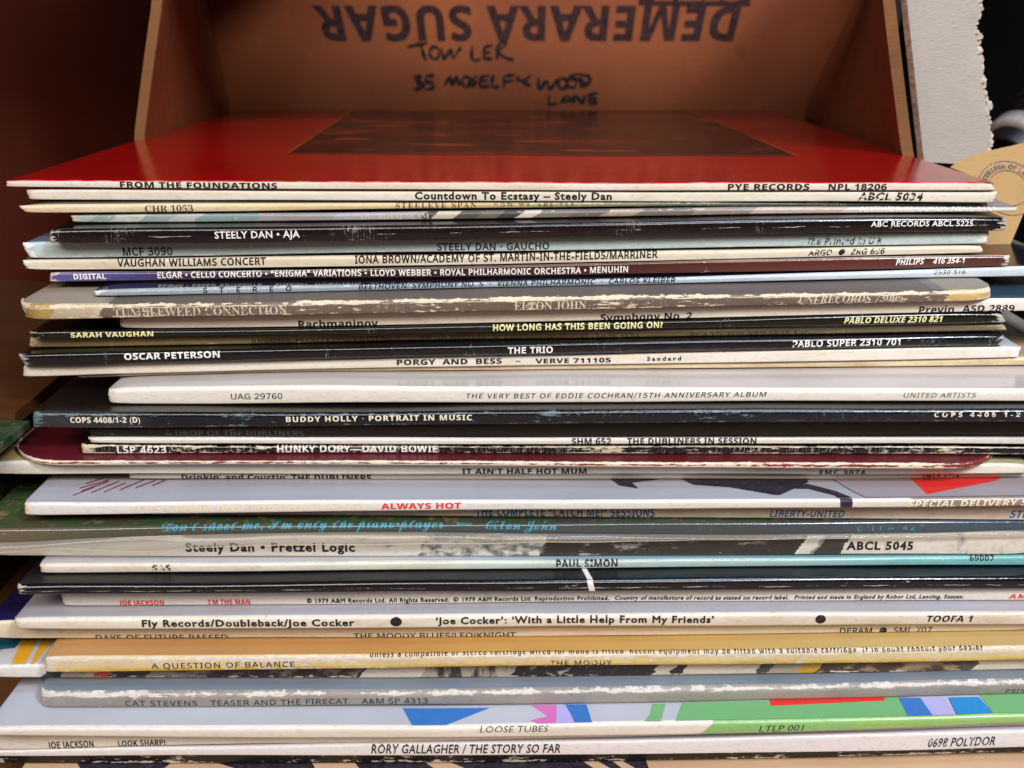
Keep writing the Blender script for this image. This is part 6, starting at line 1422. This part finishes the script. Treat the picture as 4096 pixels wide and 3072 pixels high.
SPECS = {
    'red': (dict(spine=sp_('red', one('dcd3c6'), wear=(0.05, 0.1, 0), cross=[(0.17, 0.12, 'c00f12', 1.0)]),
                 cover=cv_('red', one('a20909'), rough=0.15, coat=0.22, scuff=0.3), fold=0.0005, wave=0.0001),
            'glossy red record sleeve with white spine on top of the stack'),
    'countdown': (dict(spine=sp_('countdown', one('ddd6c8'), wear=(0.12, 0.12, 0)), cover=cv_('countdown', one('3a332c'))),
                  'white sleeve with bold rounded black letters directly beneath the glossy red sleeve'),
    'chr': (dict(spine=sp_('chr', [(0, 'd8c5a6'), (0.22, 'd6c6a0'), (0.45, 'c9ac78'), (0.55, '8d8a66'), (0.68, '55604c'), (1, '3f4638')],
                           wear=(0.4, 0.3, 0.1), wear_colour='d8c8aa', crease=0.4), cover=cv_('chr', one('2c1712'))),
            'thin cream sleeve fading to dark green at its right end'),
    'scam': (dict(spine=sp_('scam', [(0, 'a4b0ac'), (0.03, '8b9a98'), (0.05, 'b4b8b2'), (0.08, '8d9c9a'), (0.11, 'a9aeab'), (0.14, '80908f'), (0.2, '9a949a'),
                                     (0.28, 'a5a0aa'), (0.36, 'a09a9c'), (0.375, '4b4a4a'), (0.385, 'c4b8a8'), (0.41, '55504c'), (0.43, '6b625a'), (0.455, '3f4040'),
                                     (0.475, 'c6bbae'), (0.495, '77706a'), (0.53, '6a635c'), (0.565, 'a3927f'), (0.60, '6c635a'), (0.66, '8c8076'), (0.72, 'b3a79c'), (0.82, 'c9beb4'), (1, 'cfc4b8')],
                            'CONSTANT', wear=(0.15, 0.1, 0.1)), cover=cv_('scam', one('8a8694'))),
             'grey sleeve with diagonal brown and cream stripes along its spine'),
    'aja': (dict(spine=sp_('aja', one('151114'), rough=0.17, wear=(0.05, 0.1, 0.04), wear_colour='bdb6ac', band=(0.04, 0.06), crease=0.06, hair=[(0.55, 0.42)], coat=0.3, age_amount=0.0),
                 cover=cv_('aja', one('120e11'), rough=0.14), fold=0.0012, board=BOARD),
            'thick black sleeve with creased spine just above the pale blue sleeve'),
    'gaucho': (dict(spine=sp_('gaucho', one('b7c8ca'), wear=(0.25, 0.25, 0.12), wear_colour='e4e6e2', age='c8cfc8', crease=0.3), cover=cv_('gaucho', one('6b7686'))),
               'pale blue sleeve with dark grey capital letters'),
    'vaughan': (dict(spine=sp_('vaughan', one('d8cdb9'), wear=(0.12, 0.2, 0.05), wear_colour='ebe4d6', cross=[(0.80, 0.84, 'f0ece4', 0.7)]), cover=cv_('vaughan', one('8c7a66'))),
                'cream sleeve with a long line of black capitals directly under the pale blue sleeve'),
    'elgar': (dict(spine=sp_('elgar', [(0, '55538e'), (0.08, '4f4a80'), (0.14, '3c2c45'), (0.3, '35222a'), (0.6, '4a2422'), (0.8, '5c2c26'), (1, '54332c')],
                             rough=0.18, wear=(0.12, 0.12, 0.02), wear_colour='cfc6bc', band=(0.06, 0.04), coat=0.3, age_amount=0.05, cross=[(0.1, 0.02, 'c9beb0', 0.9)]),
                   cover=cv_('elgar', one('6a4026'), rough=0.3)),
              'maroon sleeve with violet left end and white letters'),
    'beethoven': (dict(spine=sp_('beethoven', [(0, '9ba3a6'), (0.3, '8f9ca6'), (0.55, '9daab4'), (0.75, 'c3ccd4'), (1, 'c9d0d6')], rough=0.28, wear=(0.3, 0.15, 0.05),
                                 wear_colour='d9dce0', crease=0.4, coat=0.2, age='d0d0d0'), cover=cv_('beethoven', one('15131a'), rough=0.12, scuff=0.1), pinch=0.2),
                  'silver blue sleeve with spaced letters jutting out past the right side'),
    'tumble': (dict(spine=sp_('tumble', [(0, 'c5b79c'), (0.015, 'a98e58'), (0.045, 'b5a890'), (0.085, 'bdb0a0'), (0.092, '6a5a50'), (0.5, '66564c'), (0.85, '6a5a50'), (0.945, '6b5b4e'), (0.952, 'c2a568'), (1, 'c8b48c')],
                              'CONSTANT', rough=0.45, wear=(0.48, 0.18, 0.26), wear_colour='ddcdb2', band=(0.2, 0.1), crease=0.1, hair=[(0.26, 0.9)]),
                    cover=cv_('tumble', [(0, '9a8e80'), (0.085, '8f8478'), (0.092, '5e5450'), (0.93, '6f6868'), (0.945, '8f8678'), (1, '9c9080')], rough=0.4, interp='CONSTANT'),
                    corner=0.009, fold=0.0014, pinch=0.05),
               'thick brown sleeve with a torn cream band along its spine'),
    'rach': (dict(spine=sp_('rach', one('dfd6ca'), wear=(0.08, 0.1, 0)), cover=cv_('rach', [(0, '8f1d20'), (0.19, '8f1d20'), (0.195, '2c4656'), (1, '2b3d50')], interp='CONSTANT'), pinch=0.2),
             'white sleeve with heavy letters below the torn brown sleeve, its cover red then dark blue'),
    'sarah': (dict(spine=sp_('sarah', one('0f1411'), rough=0.15, wear=(0.12, 0.08, 0.0), wear_colour='b0aca2', coat=0.3, age_amount=0.0, crease=0.05), cover=cv_('sarah', one('0e0c0c'), rough=0.14)),
              'black sleeve with pale yellow letters'),
    'brahms': (dict(spine=sp_('brahms', [(0, '85744c'), (0.2, '8a7a4e'), (0.235, '8a7a50'), (0.24, '5d4f34'), (0.5, '56492f'), (0.75, '6a6048'), (1, '7a7060')],
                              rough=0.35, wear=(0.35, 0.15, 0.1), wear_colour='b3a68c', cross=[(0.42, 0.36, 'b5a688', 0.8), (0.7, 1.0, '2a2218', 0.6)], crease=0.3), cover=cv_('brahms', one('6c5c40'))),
               'thin olive brown sleeve with dim dark letters between two black sleeves'),
    'oscar': (dict(spine=sp_('oscar', one('0e1116'), rough=0.14, wear=(0.08, 0.08, 0.0), wear_colour='a9a9a8', coat=0.4, age_amount=0.0, crease=0.08), cover=cv_('oscar', one('14110f'), rough=0.12, scuff=0.1)),
              'black sleeve with white letters lying on the off-white sleeve with wide black print'),
    'porgy': (dict(spine=sp_('porgy', one('ddd5ca'), wear=(0.1, 0.2, 0.02), wear_colour='efe9e0', coat=0.15), cover=cv_('porgy', one('c2c8d2'), rough=0.25)),
              'off-white sleeve with heavy wide black print and one small word at right'),
    'cream': (dict(spine=sp_('cream', one('d2bf9c'), wear=(0.1, 0.2, 0.1), wear_colour='e0d0b2', age='b08a5a', age_amount=0.6, crease=0.2), cover=cv_('cream', one('c2ac86'))),
              'thin yellowed sleeve with cracked edge above the thick clean white sleeve'),
    'cochran': (dict(spine=sp_('cochran', one('ded7cd'), rough=0.3, wear=(0.02, 0.04, 0), age_amount=0.12, coat=0.3), cover=cv_('cochran', one('bdb4b0'), rough=0.22, coat=0.4, scuff=0.1), fold=0.0013),
                'thick clean white sleeve with thin grey capitals'),
    'holly': (dict(spine=sp_('holly', [(0, '2c3036'), (0.1, '26282e'), (0.12, '0c151c'), (0.5, '0e161e'), (1, '101822')], rough=0.17, wear=(0.22, 0.2, 0.16), wear_colour='5c7078', band=(0.14, 0.1), coat=0.4, age_amount=0.0, crease=0.1, hair=[(0.2, 0.3), (0.85, 0.3)]),
                   cover=cv_('holly', one('100d0b'), rough=0.2), fold=0.0011, pinch=0.06),
              'thick dark blue scuffed sleeve with small cream letters'),
    'drop': (dict(spine=sp_('drop', one('14110e'), rough=0.4, wear=(0.02, 0.02, 0), wear_colour='8d877c', age_amount=0.0), cover=cv_('drop', one('16130f')), board=BOARD_DARK),
             'plain black sleeve set back under the scuffed dark blue sleeve'),
    'session': (dict(spine=sp_('session', one('d9d6d2'), wear=(0.05, 0.05, 0), age_amount=0.1, coat=0.2), cover=cv_('session', one('8a8880')), pinch=0.14),
                'thin white sleeve with navy capitals above the cracked black sleeve'),
    'hunky': (dict(spine=sp_('hunky', one('121116'), rough=0.17, wear=(0.35, 0.35, 0.32), wear_colour='cfc4ac', band=(0.12, 0.12), coat=0.3, age_amount=0.0, crease=1.0), cover=cv_('hunky', one('211c1c'))),
              'black sleeve with a cracked flaking spine and white letters'),
    'maroon': (dict(spine=sp_('maroon', one('7c2e2c'), rough=0.35, wear=(0.45, 0.62, 0.45), wear_colour='dccdb8', band=(0.25, 0.3)), cover=cv_('maroon', one('5a1620'), rough=0.35), corner=0.0195, pinch=0.0),
               'maroon sleeve with round corners and a flaking white edge'),
    'mum': (dict(spine=sp_('mum', one('dcd6cb'), wear=(0.1, 0.1, 0), coat=0.1), cover=cv_('mum', [(0, 'b79a66'), (0.3, 'b4a484'), (1, 'b8b090')])),
            'white sleeve with a buff cover reaching past the left side below the maroon sleeve'),
    'drinkin': (dict(spine=sp_('drinkin', one('d6cec0'), wear=(0.1, 0.2, 0.02)), cover=cv_('drinkin', one('b9aca0'))),
                'thin white sleeve with cut-off heavy letters just above the lilac pictured sleeve'),
    'otis': (dict(spine=sp_('otis', [(0, 'd9d7d8'), (0.5, 'd6d3ce'), (0.815, 'd2ccc2'), (0.845, 'cfc8bd'), (0.85, '8a7d78'), (1, '8d8079')], rough=0.3, wear=(0.06, 0.06, 0), age_amount=0.1, coat=0.4),
                  cover=cv_('otis', one('a5a5af'), rough=0.3, coat=0.2), fold=0.0009),
             'pale lilac sleeve with red title letters and dark brush strokes on its cover'),
    'catchme': (dict(spine=sp_('catchme', one('d5cdc2'), wear=(0.1, 0.15, 0.02), age='b58a5c', age_amount=0.5, coat=0.2), cover=cv_('catchme', one('c9c6cc'))),
                'white sleeve with blue letters under the lilac pictured sleeve'),
    'shoot': (dict(spine=sp_('shoot', [(0, '6a5c48'), (0.12, '4d4e42'), (0.3, '40483f'), (0.45, '3c4a4c'), (0.7, '3f464a'), (1, '404e60')], rough=0.15, wear=(0.0, 0.02, 0), coat=0.8, age_amount=0.0),
                   cover=cv_('shoot', [(0, '4c4a2e'), (0.1, '4a4634'), (0.3, '42382e'), (1, '3a3a3c')], rough=0.25, mottled=('35502e', '7d6a4a')), fold=0.0009),
              'dark grey green sleeve with turquoise script inside a clear plastic cover'),
    'pretzel': (dict(spine=sp_('pretzel', [(0, 'd9d4cc'), (0.78, 'd8d3cc'), (0.785, 'cdc9c4'), (0.795, '8f8a86'), (0.80, '3c3a3a'), (0.822, 'd6d0c6'), (1, 'd4cec4')], 'CONSTANT', rough=0.3, wear=(0.05, 0.08, 0.02), coat=0.3,
                               photo=[(0.345, 0.42, 1.6, 5.0, 0.36, '9aa09e', 'd6d2cb'), (0.42, 0.535, 2.6, 4.0, 0.5, '6c7272', 'd0d0c9'), (0.535, 0.782, 1.1, 3.2, 0.64, '34322f', 'bdb9b1'), (0.835, 1.0, 1.6, 0.8, 0.36, '7d8682', 'd5cfc5')]),
                    cover=cv_('pretzel', one('cfcac2'))),
                'white sleeve with a black and white photo band and heavy rounded letters'),
    'simon': (dict(spine=sp_('simon', [(0, 'd9cfbf'), (0.35, 'cfd0c4'), (0.55, 'a9bdb9'), (0.72, '98b3b0'), (0.84, '74b0b2'), (1, '6fb4ba')], rough=0.34, wear=(0.12, 0.25, 0.05), coat=0.2, crease=0.3),
                   cover=cv_('simon', [(0, 'bdb8bd'), (0.35, 'b4b4bc'), (0.6, '7d9fae'), (1, '4d8a98')])),
              'cream sleeve turning turquoise toward its right end'),
    'stripe': (dict(spine=sp_('stripe', one('080b14'), rough=0.14, wear=(0.12, 0.1, 0.05), wear_colour='b9b2a6', band=(0.05, 0.05), coat=0.6, age_amount=0.0, hair=[(0.62, 0.6)]), cover=cv_('stripe', one('0a0b10'), rough=0.34), fold=0.0013),
               'black sleeve with one white stripe across its edge'),
    'theman': (dict(spine=sp_('theman', one('d8d2cb'), wear=(0.05, 0.06, 0), age_amount=0.12, coat=0.1), cover=cv_('theman', one('c8c8d0'))),
               'white sleeve with red words and a long line of small black print'),
    'cocker': (dict(spine=sp_('cocker', [(0, 'd9d1c3'), (0.5, 'd8cfbf'), (0.75, 'd0c4b4'), (1, 'd2c6b6')], wear=(0.05, 0.06, 0), coat=0.2), cover=cv_('cocker', one('a6a5ae'), rough=0.3, coat=0.2), fold=0.0012),
               'off-white sleeve with two black dots among heavy rounded letters'),
    'days': (dict(spine=sp_('days', one('d6cab4'), wear=(0.05, 0.15, 0.02), coat=0.1), cover=cv_('days', [(0, '211b48'), (0.3, '26305c'), (0.5, '4f7884'), (1, 'a4a49a')])),
             'thin cream sleeve with letters cut off along the bottom edge'),
    'balance': (dict(spine=sp_('balance', one('d3b96f'), rough=0.6, wear=(0.5, 0.12, 0.3), wear_colour='d6c9b8', band=(0.3, 0.1), cross=[(0.72, 0.6, 'cbbca4', 0.75), (0.74, 0.84, 'c79c36', 0.8)], crease=0.2),
                     cover=cv_('balance', [(0, 'b98a56'), (0.3, 'b9864a'), (0.5, 'c0944e'), (0.8, 'bda064'), (1, 'c2a06c')], rough=0.5), pinch=0.12),
                'tan sleeve with a torn yellow spine and rubbed left corner'),
    'collage': (dict(spine=sp_('collage', [(0, 'd6d3d0'), (0.05, 'd6d3d0'), (0.06, '28302c'), (0.075, 'b9a48a'), (0.10, 'cfae94'), (0.107, 'd04a28'), (0.122, '33221e'), (0.36, 'd4ccbc'), (0.42, '4a423c'), (0.60, '2e2624'), (0.64, 'c9beac'), (0.655, '2e2a26'),
                                           (0.665, 'd2c8b6'), (0.735, '4a4a40'), (0.75, 'a49a8a'), (0.775, 'c29a34'), (0.795, '3a2c28'), (0.82, '5a4630'), (0.87, 'a89070'), (0.905, '54483e'), (0.945, 'd6cbb6'), (1, 'd6cbb6')], 'CONSTANT', wear=(0.1, 0.35, 0.08), coat=0.2,
                               photo=[(0.16, 0.36, 1.4, 3.0, 0.56, '33231f', '8d867c'), (0.42, 0.505, 5.0, 1.2, 0.5, '3c3530', 'aaa08f'), (0.505, 0.60, 3.0, 4.0, 0.66, '2b2322', 'bdb8b0'), (0.80, 0.93, 1.6, 3.0, 0.52, '4a3626', '9a8466')]),
                     cover=cv_('collage', one('c6c6cc'))),
                'sleeve with a dark patchwork photo spine under the torn tan sleeve'),
    'cat': (dict(spine=sp_('cat', one('918b84'), rough=0.5, wear=(0.62, 0.15, 0.06), wear_colour='cbc6be', band=(0.2, 0.08), age='a09a88'), cover=cv_('cat', one('75808e'), rough=0.45), fold=0.0016, corner=0.004),
            'slate grey sleeve with a rubbed white band along its edge'),
    'loose': (dict(spine=sp_('loose', [(0, 'd6cec4'), (0.655, 'd6cec4'), (0.662, '84b06c'), (0.80, '8cb468'), (0.962, '94b866'), (0.965, 'd0ccc4'), (0.975, 'e08a3c'), (1, 'e08a3c')], 'CONSTANT', wear=(0.03, 0.08, 0), coat=0.3, age_amount=0.15),
                   cover=cv_('loose', one('b3b5bf'), rough=0.3), fold=0.0012),
              'pale sleeve with green, blue and pink shapes on its cover'),
    'sharp': (dict(spine=sp_('sharp', one('d6d0c8'), wear=(0.05, 0.1, 0)), cover=cv_('sharp', one('33322e'))),
              'white sleeve with narrow black capitals below the colourful shapes sleeve'),
    'rory': (dict(spine=sp_('rory', one('d3cfd2'), wear=(0.04, 0.06, 0), age_amount=0.1, coat=0.3), cover=cv_('rory', one('bcb8c4'))),
             'pale lilac sleeve with thin slanted capitals near the bottom'),
    'black': (dict(spine=sp_('black', one('141012'), wear=(0.42, 0.2, 0.3), wear_colour='cfc7bb', band=(0.2, 0.12), age_amount=0.0), cover=cv_('black', one('2a2224'))),
              'black sleeve with its spine flaked to white near the bottom'),
    'last': (dict(spine=sp_('last', one('c9a98a')), cover=cv_('last', one('caa888'), rough=0.4)),
             'tan and black patterned sleeve at the very bottom of the stack'),
}

BUILT = {}
for key in SLEEVES:
    spec, label = SPECS[key]
    BUILT[key] = build_sleeve(key, spec, label)

# ------------------------------------------------------------------ print on covers and spines
def cover_print(S, poly, mat, name='printed_shape', lift=0.00008):
    """a flat printed shape lying on the front cover, following its surface"""
    bm = bmesh.new()
    vs = [bm.verts.new((x * MM, y * MM, 0)) for x, y in poly]
    fc = bm.faces.new(vs)
    if fc.normal.z < 0:
        fc.normal_flip()
    bmesh.ops.triangulate(bm, faces=[fc])
    lo, hi = min(p[0] for p in poly) * MM, max(p[0] for p in poly) * MM
    x = lo + 0.012
    while x < hi:
        bmesh.ops.bisect_plane(bm, geom=bm.verts[:] + bm.edges[:] + bm.faces[:], plane_co=(x, 0, 0), plane_no=(1, 0, 0))
        x += 0.012
    bm.normal_update()
    for v_ in bm.verts:
        v_.co.z = S.zt(v_.co.x) + lift
        v_.co -= S.O
    me = bpy.data.meshes.new(name)
    bm.to_mesh(me)
    bm.free()
    me.materials.append(mat)
    o = bpy.data.objects.new(name, me)
    COL.objects.link(o)
    o.parent = S.cover_obj
    return o


level = {}
for key, ink, poly in COVER_PRINT:
    level[key] = level.get(key, 0) + 1
    cover_print(BUILT[key], poly, ink_material(ink), lift=0.00006 + 0.00002 * level[key])

for key, ink, (a0, a1, b0, b1) in SPINE_PRINT:
    S = BUILT[key]
    V, Fc = [], []
    for i in range(15):
        w = i / 14
        x0, x1 = (a0 + (b0 - a0) * w) * MM, (a1 + (b1 - a1) * w) * MM
        t = S.zt(x0) - S.zb(x0)
        for x in (x0, x1):
            V.append(Vector(S.front(x, t * (1 - w), 0.00006)) - S.O)
        if i:
            Fc.append((2 * i - 2, 2 * i, 2 * i + 1, 2 * i - 1))
    V[0].z += 0.00006
    V[1].z += 0.00006
    mesh_object('printed_band', V, Fc, ink_material(ink), S.spine_obj)

# picture panel with a thin gold frame on the red cover
N = Nodes('dark_painting_print')
p = N.obj()
q1 = N.noise(N.scaled(p, (9, 22, 1)), 1.0, 4.0, 0.55)
q2 = N.noise(N.scaled(p, (22, 60, 1)), 1.0, 3.0, 0.5)
col = N.mix(N.ramp01(q1, 0.5, 0.6), lin('120605'), lin('5e0f0b'))
col = N.mix(N.ramp01(q2, 0.61, 0.66), col, lin('92341a'))
q3 = N.noise(N.scaled(p, (14, 40, 5)), 1.0, 2.0, 0.5)
col = N.mix(N.ramp01(q3, 0.70, 0.74), col, lin('6a6a74'))
PAINT = N.finish(col, 0.22, None, Coat_Weight=0.05)
S = BUILT['red']
quad = [(-86.7, 78.4), (108.9, 75.4), (103.4, 311.0), (-93.0, 311.0)]
cover_print(S, quad, PAINT, 'printed_picture', 0.00007)


def frame_strip(a, b, w):
    dx, dy = b[0] - a[0], b[1] - a[1]
    L = math.hypot(dx, dy)
    nx, ny = -dy / L * w, dx / L * w
    return [(a[0] - nx, a[1] - ny), (b[0] - nx, b[1] - ny), (b[0] + nx, b[1] + ny), (a[0] + nx, a[1] + ny)]


GOLD = plain_material('gold_print', '8a3f12', 0.3)
for i in range(3):
    a, b = [(3, 0), (0, 1), (1, 2)][i]
    cover_print(S, frame_strip(quad[a], quad[b], 0.75), GOLD, 'printed_frame', 0.00012 + 0.00004 * i)

# clear plastic cover hanging below the script-lettered spine
N = Nodes('clear_plastic_film')
p = N.obj()
n1 = N.noise(N.scaled(p, (14, 14, 190)), 1.0, 3.0, 0.5)
N.finish(lin('aaa398'), 0.1, n1, 0.25, 0.0012, Coat_Weight=0.6)
tr = N.n('BsdfTransparent', None, Color=(0.93, 0.93, 0.93, 1))
mx = N.n('MixShader')
N.put(mx.inputs[0], N.ramp01(n1, 0.3, 0.75, 0.3, 0.55))
N.t.links.new(tr.outputs[0], mx.inputs[1])
N.t.links.new(N.bsdf.outputs[0], mx.inputs[2])
N.t.links.new(mx.outputs[0], N.out.inputs[0])
FILM = N.mat
S = BUILT['shoot']
px_ = [q[0] * MM for q in PLASTIC_EDGE]
pz_ = [q[1] * MM for q in PLASTIC_EDGE]
V, Fc = [], []
nx_, nz_ = 90, 9
for i in range(nx_):
    x = S.xl + 0.0005 + (S.xr - S.xl - 0.001) * i / (nx_ - 1)
    zbot = float(np.interp(x, px_, pz_)) + 0.0003 * noise.noise(Vector((x * 60, 0, 0)))
    t = S.zt(x) - S.zb(x)
    ztop = S.zb(x) + 0.12 * t
    for k in range(nz_):
        w = k / (nz_ - 1)
        z = ztop + (zbot - ztop) * w
        y = S.yf + S.yaw * x - 0.0004 - 0.0012 * w - 0.0007 * math.sin(math.pi * w) * (1 + 0.6 * noise.noise(Vector((x * 35, w, 3))))
        V.append(Vector((x, y, z)) - S.O)
for i in range(nx_ - 1):
    for k in range(nz_ - 1):
        a = i * nz_ + k
        Fc.append((a, a + 1, a + nz_ + 1, a + nz_))
pf = mesh_object('plastic_cover', V, Fc, FILM, S.root, None, True)
rim = [(x, float(np.interp(x, px_, pz_))) for x in [S.xl + (S.xr - S.xl) * i / 120 for i in range(121)]]
V, Fc = [], []
for i, (x, z) in enumerate(rim):
    z += 0.0003 * noise.noise(Vector((x * 60, 0, 0)))
    V += [Vector((x, S.yf + S.yaw * x + d_, z + e_)) - S.O for d_, e_ in ((-0.00165, 0.00012), (-0.00185, 0.0), (-0.0016, -0.00012))]
    if i:
        a = 3 * i
        Fc += [(a - 3, a, a + 1, a - 2), (a - 2, a + 1, a + 2, a - 1)]
mesh_object('film_edge', V, Fc, plain_material('film_edge', 'b9a88e', 0.3), pf)

# ------------------------------------------------------------------ manila envelope with a round stamp
MANILA = card_material('manila_paper', '9f7c48', 'ab8852', 0.7, False)
ev = [Vector(p) * MM for p in ENVELOPE]
env = empty('manila_envelope', (0.176, 0.04, 0.148))
tag(env, 'tan manila envelope with a round ink stamp beside the right end of the stack', 'envelope')
E0 = Vector(env.location)
nv = (ev[3] - ev[5]).cross(ev[6] - ev[5]).normalized()
if nv.y > 0:
    nv = -nv
bm = bmesh.new()
fr = [bm.verts.new(v_ - E0) for v_ in ev]
bk = [bm.verts.new(v_ - nv * 0.0008 - E0) for v_ in ev]
bm.faces.new(fr)
bm.faces.new(bk[::-1])
for i in range(len(ev)):
    j = (i + 1) % len(ev)
    bm.faces.new((fr[j], fr[i], bk[i], bk[j]))
bmesh.ops.triangulate(bm, faces=bm.faces[:])
bmesh.ops.recalc_face_normals(bm, faces=bm.faces[:])
me = bpy.data.meshes.new('paper')
bm.to_mesh(me)
bm.free()
me.materials.append(MANILA)
paper = bpy.data.objects.new('paper', me)
COL.objects.link(paper)
paper.parent = env
STAMP = ink_material('stampink', 0.35, 0.7)
sc = ev[5] * 0.0 + Vector((0.1795, 0.0465, 0.1690))
ax_u = (ev[3] - ev[0]).normalized()
ax_v = nv.cross(ax_u).normalized()
if ax_v.z < 0:
    ax_v = -ax_v


def env_point(a, b):
    q_ = sc + ax_u * a + ax_v * b
    q_ = q_ - nv * ((q_ - ev[5]).dot(nv)) + nv * 0.00025
    return q_ - E0


def ring(r0, r1):
    V, Fc = [], []
    for i in range(48):
        a = 2 * math.pi * i / 48
        V += [env_point(r0 * math.cos(a), r0 * math.sin(a)), env_point(r1 * math.cos(a), r1 * math.sin(a))]
        j = (i + 1) % 48
        Fc.append((2 * i, 2 * j, 2 * j + 1, 2 * i + 1))
    return V, Fc


for r in (0.0108, 0.0070):
    V, Fc = ring(r, r + 0.00028)
    mesh_object('stamp_ring', V, Fc, STAMP, paper)
v, f = text_mesh("THE COLLEGE OF LAW", 'b')
V = []
for a, b in v:
    ang = math.radians(175 - 170 * a)
    rr = 0.0080 + 0.0018 * b
    V.append(env_point(rr * math.cos(ang), rr * math.sin(ang)))
mesh_object('stamp_lettering', V, f, STAMP, paper)

# ------------------------------------------------------------------ dark things in the corner: lens and bag
BLACKPLASTIC = plain_material('black_plastic', '17171a', 0.4, '0e0e10')
SILVER = plain_material('silver_ring_paint', 'd2c6c0', 0.35, 'b0a6a0', 300.0, Metallic=0.3)


def lathe(name, prof_, mat, parent, axis, centre, seg=48, knurl=0):
    axis = Vector(axis).normalized()
    u = axis.orthogonal().normalized()
    w = axis.cross(u)
    V, Fc = [], []
    m = len(prof_)
    for i in range(seg):
        a = 2 * math.pi * i / seg
        k = 1.0 - (0.035 if knurl and i % 2 else 0.0)
        for d, r in prof_:
            V.append(Vector(centre) + axis * d + (u * math.cos(a) + w * math.sin(a)) * r * k)
    for i in range(seg):
        j = (i + 1) % seg
        for k in range(m - 1):
            Fc.append((i * m + k, j * m + k, j * m + k + 1, i * m + k + 1))
    return mesh_object(name, V, Fc, mat, parent, None, not knurl)


lens = empty('camera_lens', (0.276, 0.262, 0.136))
tag(lens, 'black lens barrel with a silver ring in the dark upper right corner', 'lens')
ax = (-0.70, -0.50, -0.42)
lathe('barrel', [(-0.06, 0.0), (-0.06, 0.021), (-0.022, 0.021), (-0.022, 0.0175), (0.010, 0.0165), (0.012, 0.0145), (0.006, 0.0135), (0.0, 0.0)], BLACKPLASTIC, lens, ax, (0.0, 0.0, 0.022))
lathe('silver_ring', [(-0.010, 0.0172), (-0.010, 0.0205), (-0.001, 0.0205), (0.0005, 0.0195), (0.0005, 0.0160)], SILVER, lens, ax, (0, 0, 0.022))
lathe('grip_ring', [(-0.052, 0.0200), (-0.052, 0.0232), (-0.026, 0.0232), (-0.026, 0.0205)], BLACKPLASTIC, lens, ax, (0, 0, 0.022), 64, 1)

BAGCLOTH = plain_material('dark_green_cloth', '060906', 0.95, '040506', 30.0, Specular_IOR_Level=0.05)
V, Fc = [], []
NU, NV = 48, 30
for i in range(NU):
    for j in range(NV):
        a = 2 * math.pi * i / NU
        h = j / (NV - 1)
        r = 0.75 + 0.25 * math.sin(math.pi * min(1.0, h * 1.1)) if h < 0.92 else (0.75 + 0.25 * math.sin(math.pi * min(1.0, h * 1.1))) * max(0.0, (1 - h) / 0.08)
        d = Vector((math.cos(a) * 0.19 * r, math.sin(a) * 0.10 * r, 0.36 * h))
        d *= 1.0
        d.x += 0.016 * noise.noise(Vector((d.x * 16, d.y * 16, d.z * 12)))
        d.y += 0.022 * noise.noise(Vector((d.x * 15 + 5, d.y * 15, d.z * 14)))
        V.append(d)
for i in range(NU):
    k = (i + 1) % NU
    for j in range(NV - 1):
        Fc.append((i * NV + j, k * NV + j, k * NV + j + 1, i * NV + j + 1))
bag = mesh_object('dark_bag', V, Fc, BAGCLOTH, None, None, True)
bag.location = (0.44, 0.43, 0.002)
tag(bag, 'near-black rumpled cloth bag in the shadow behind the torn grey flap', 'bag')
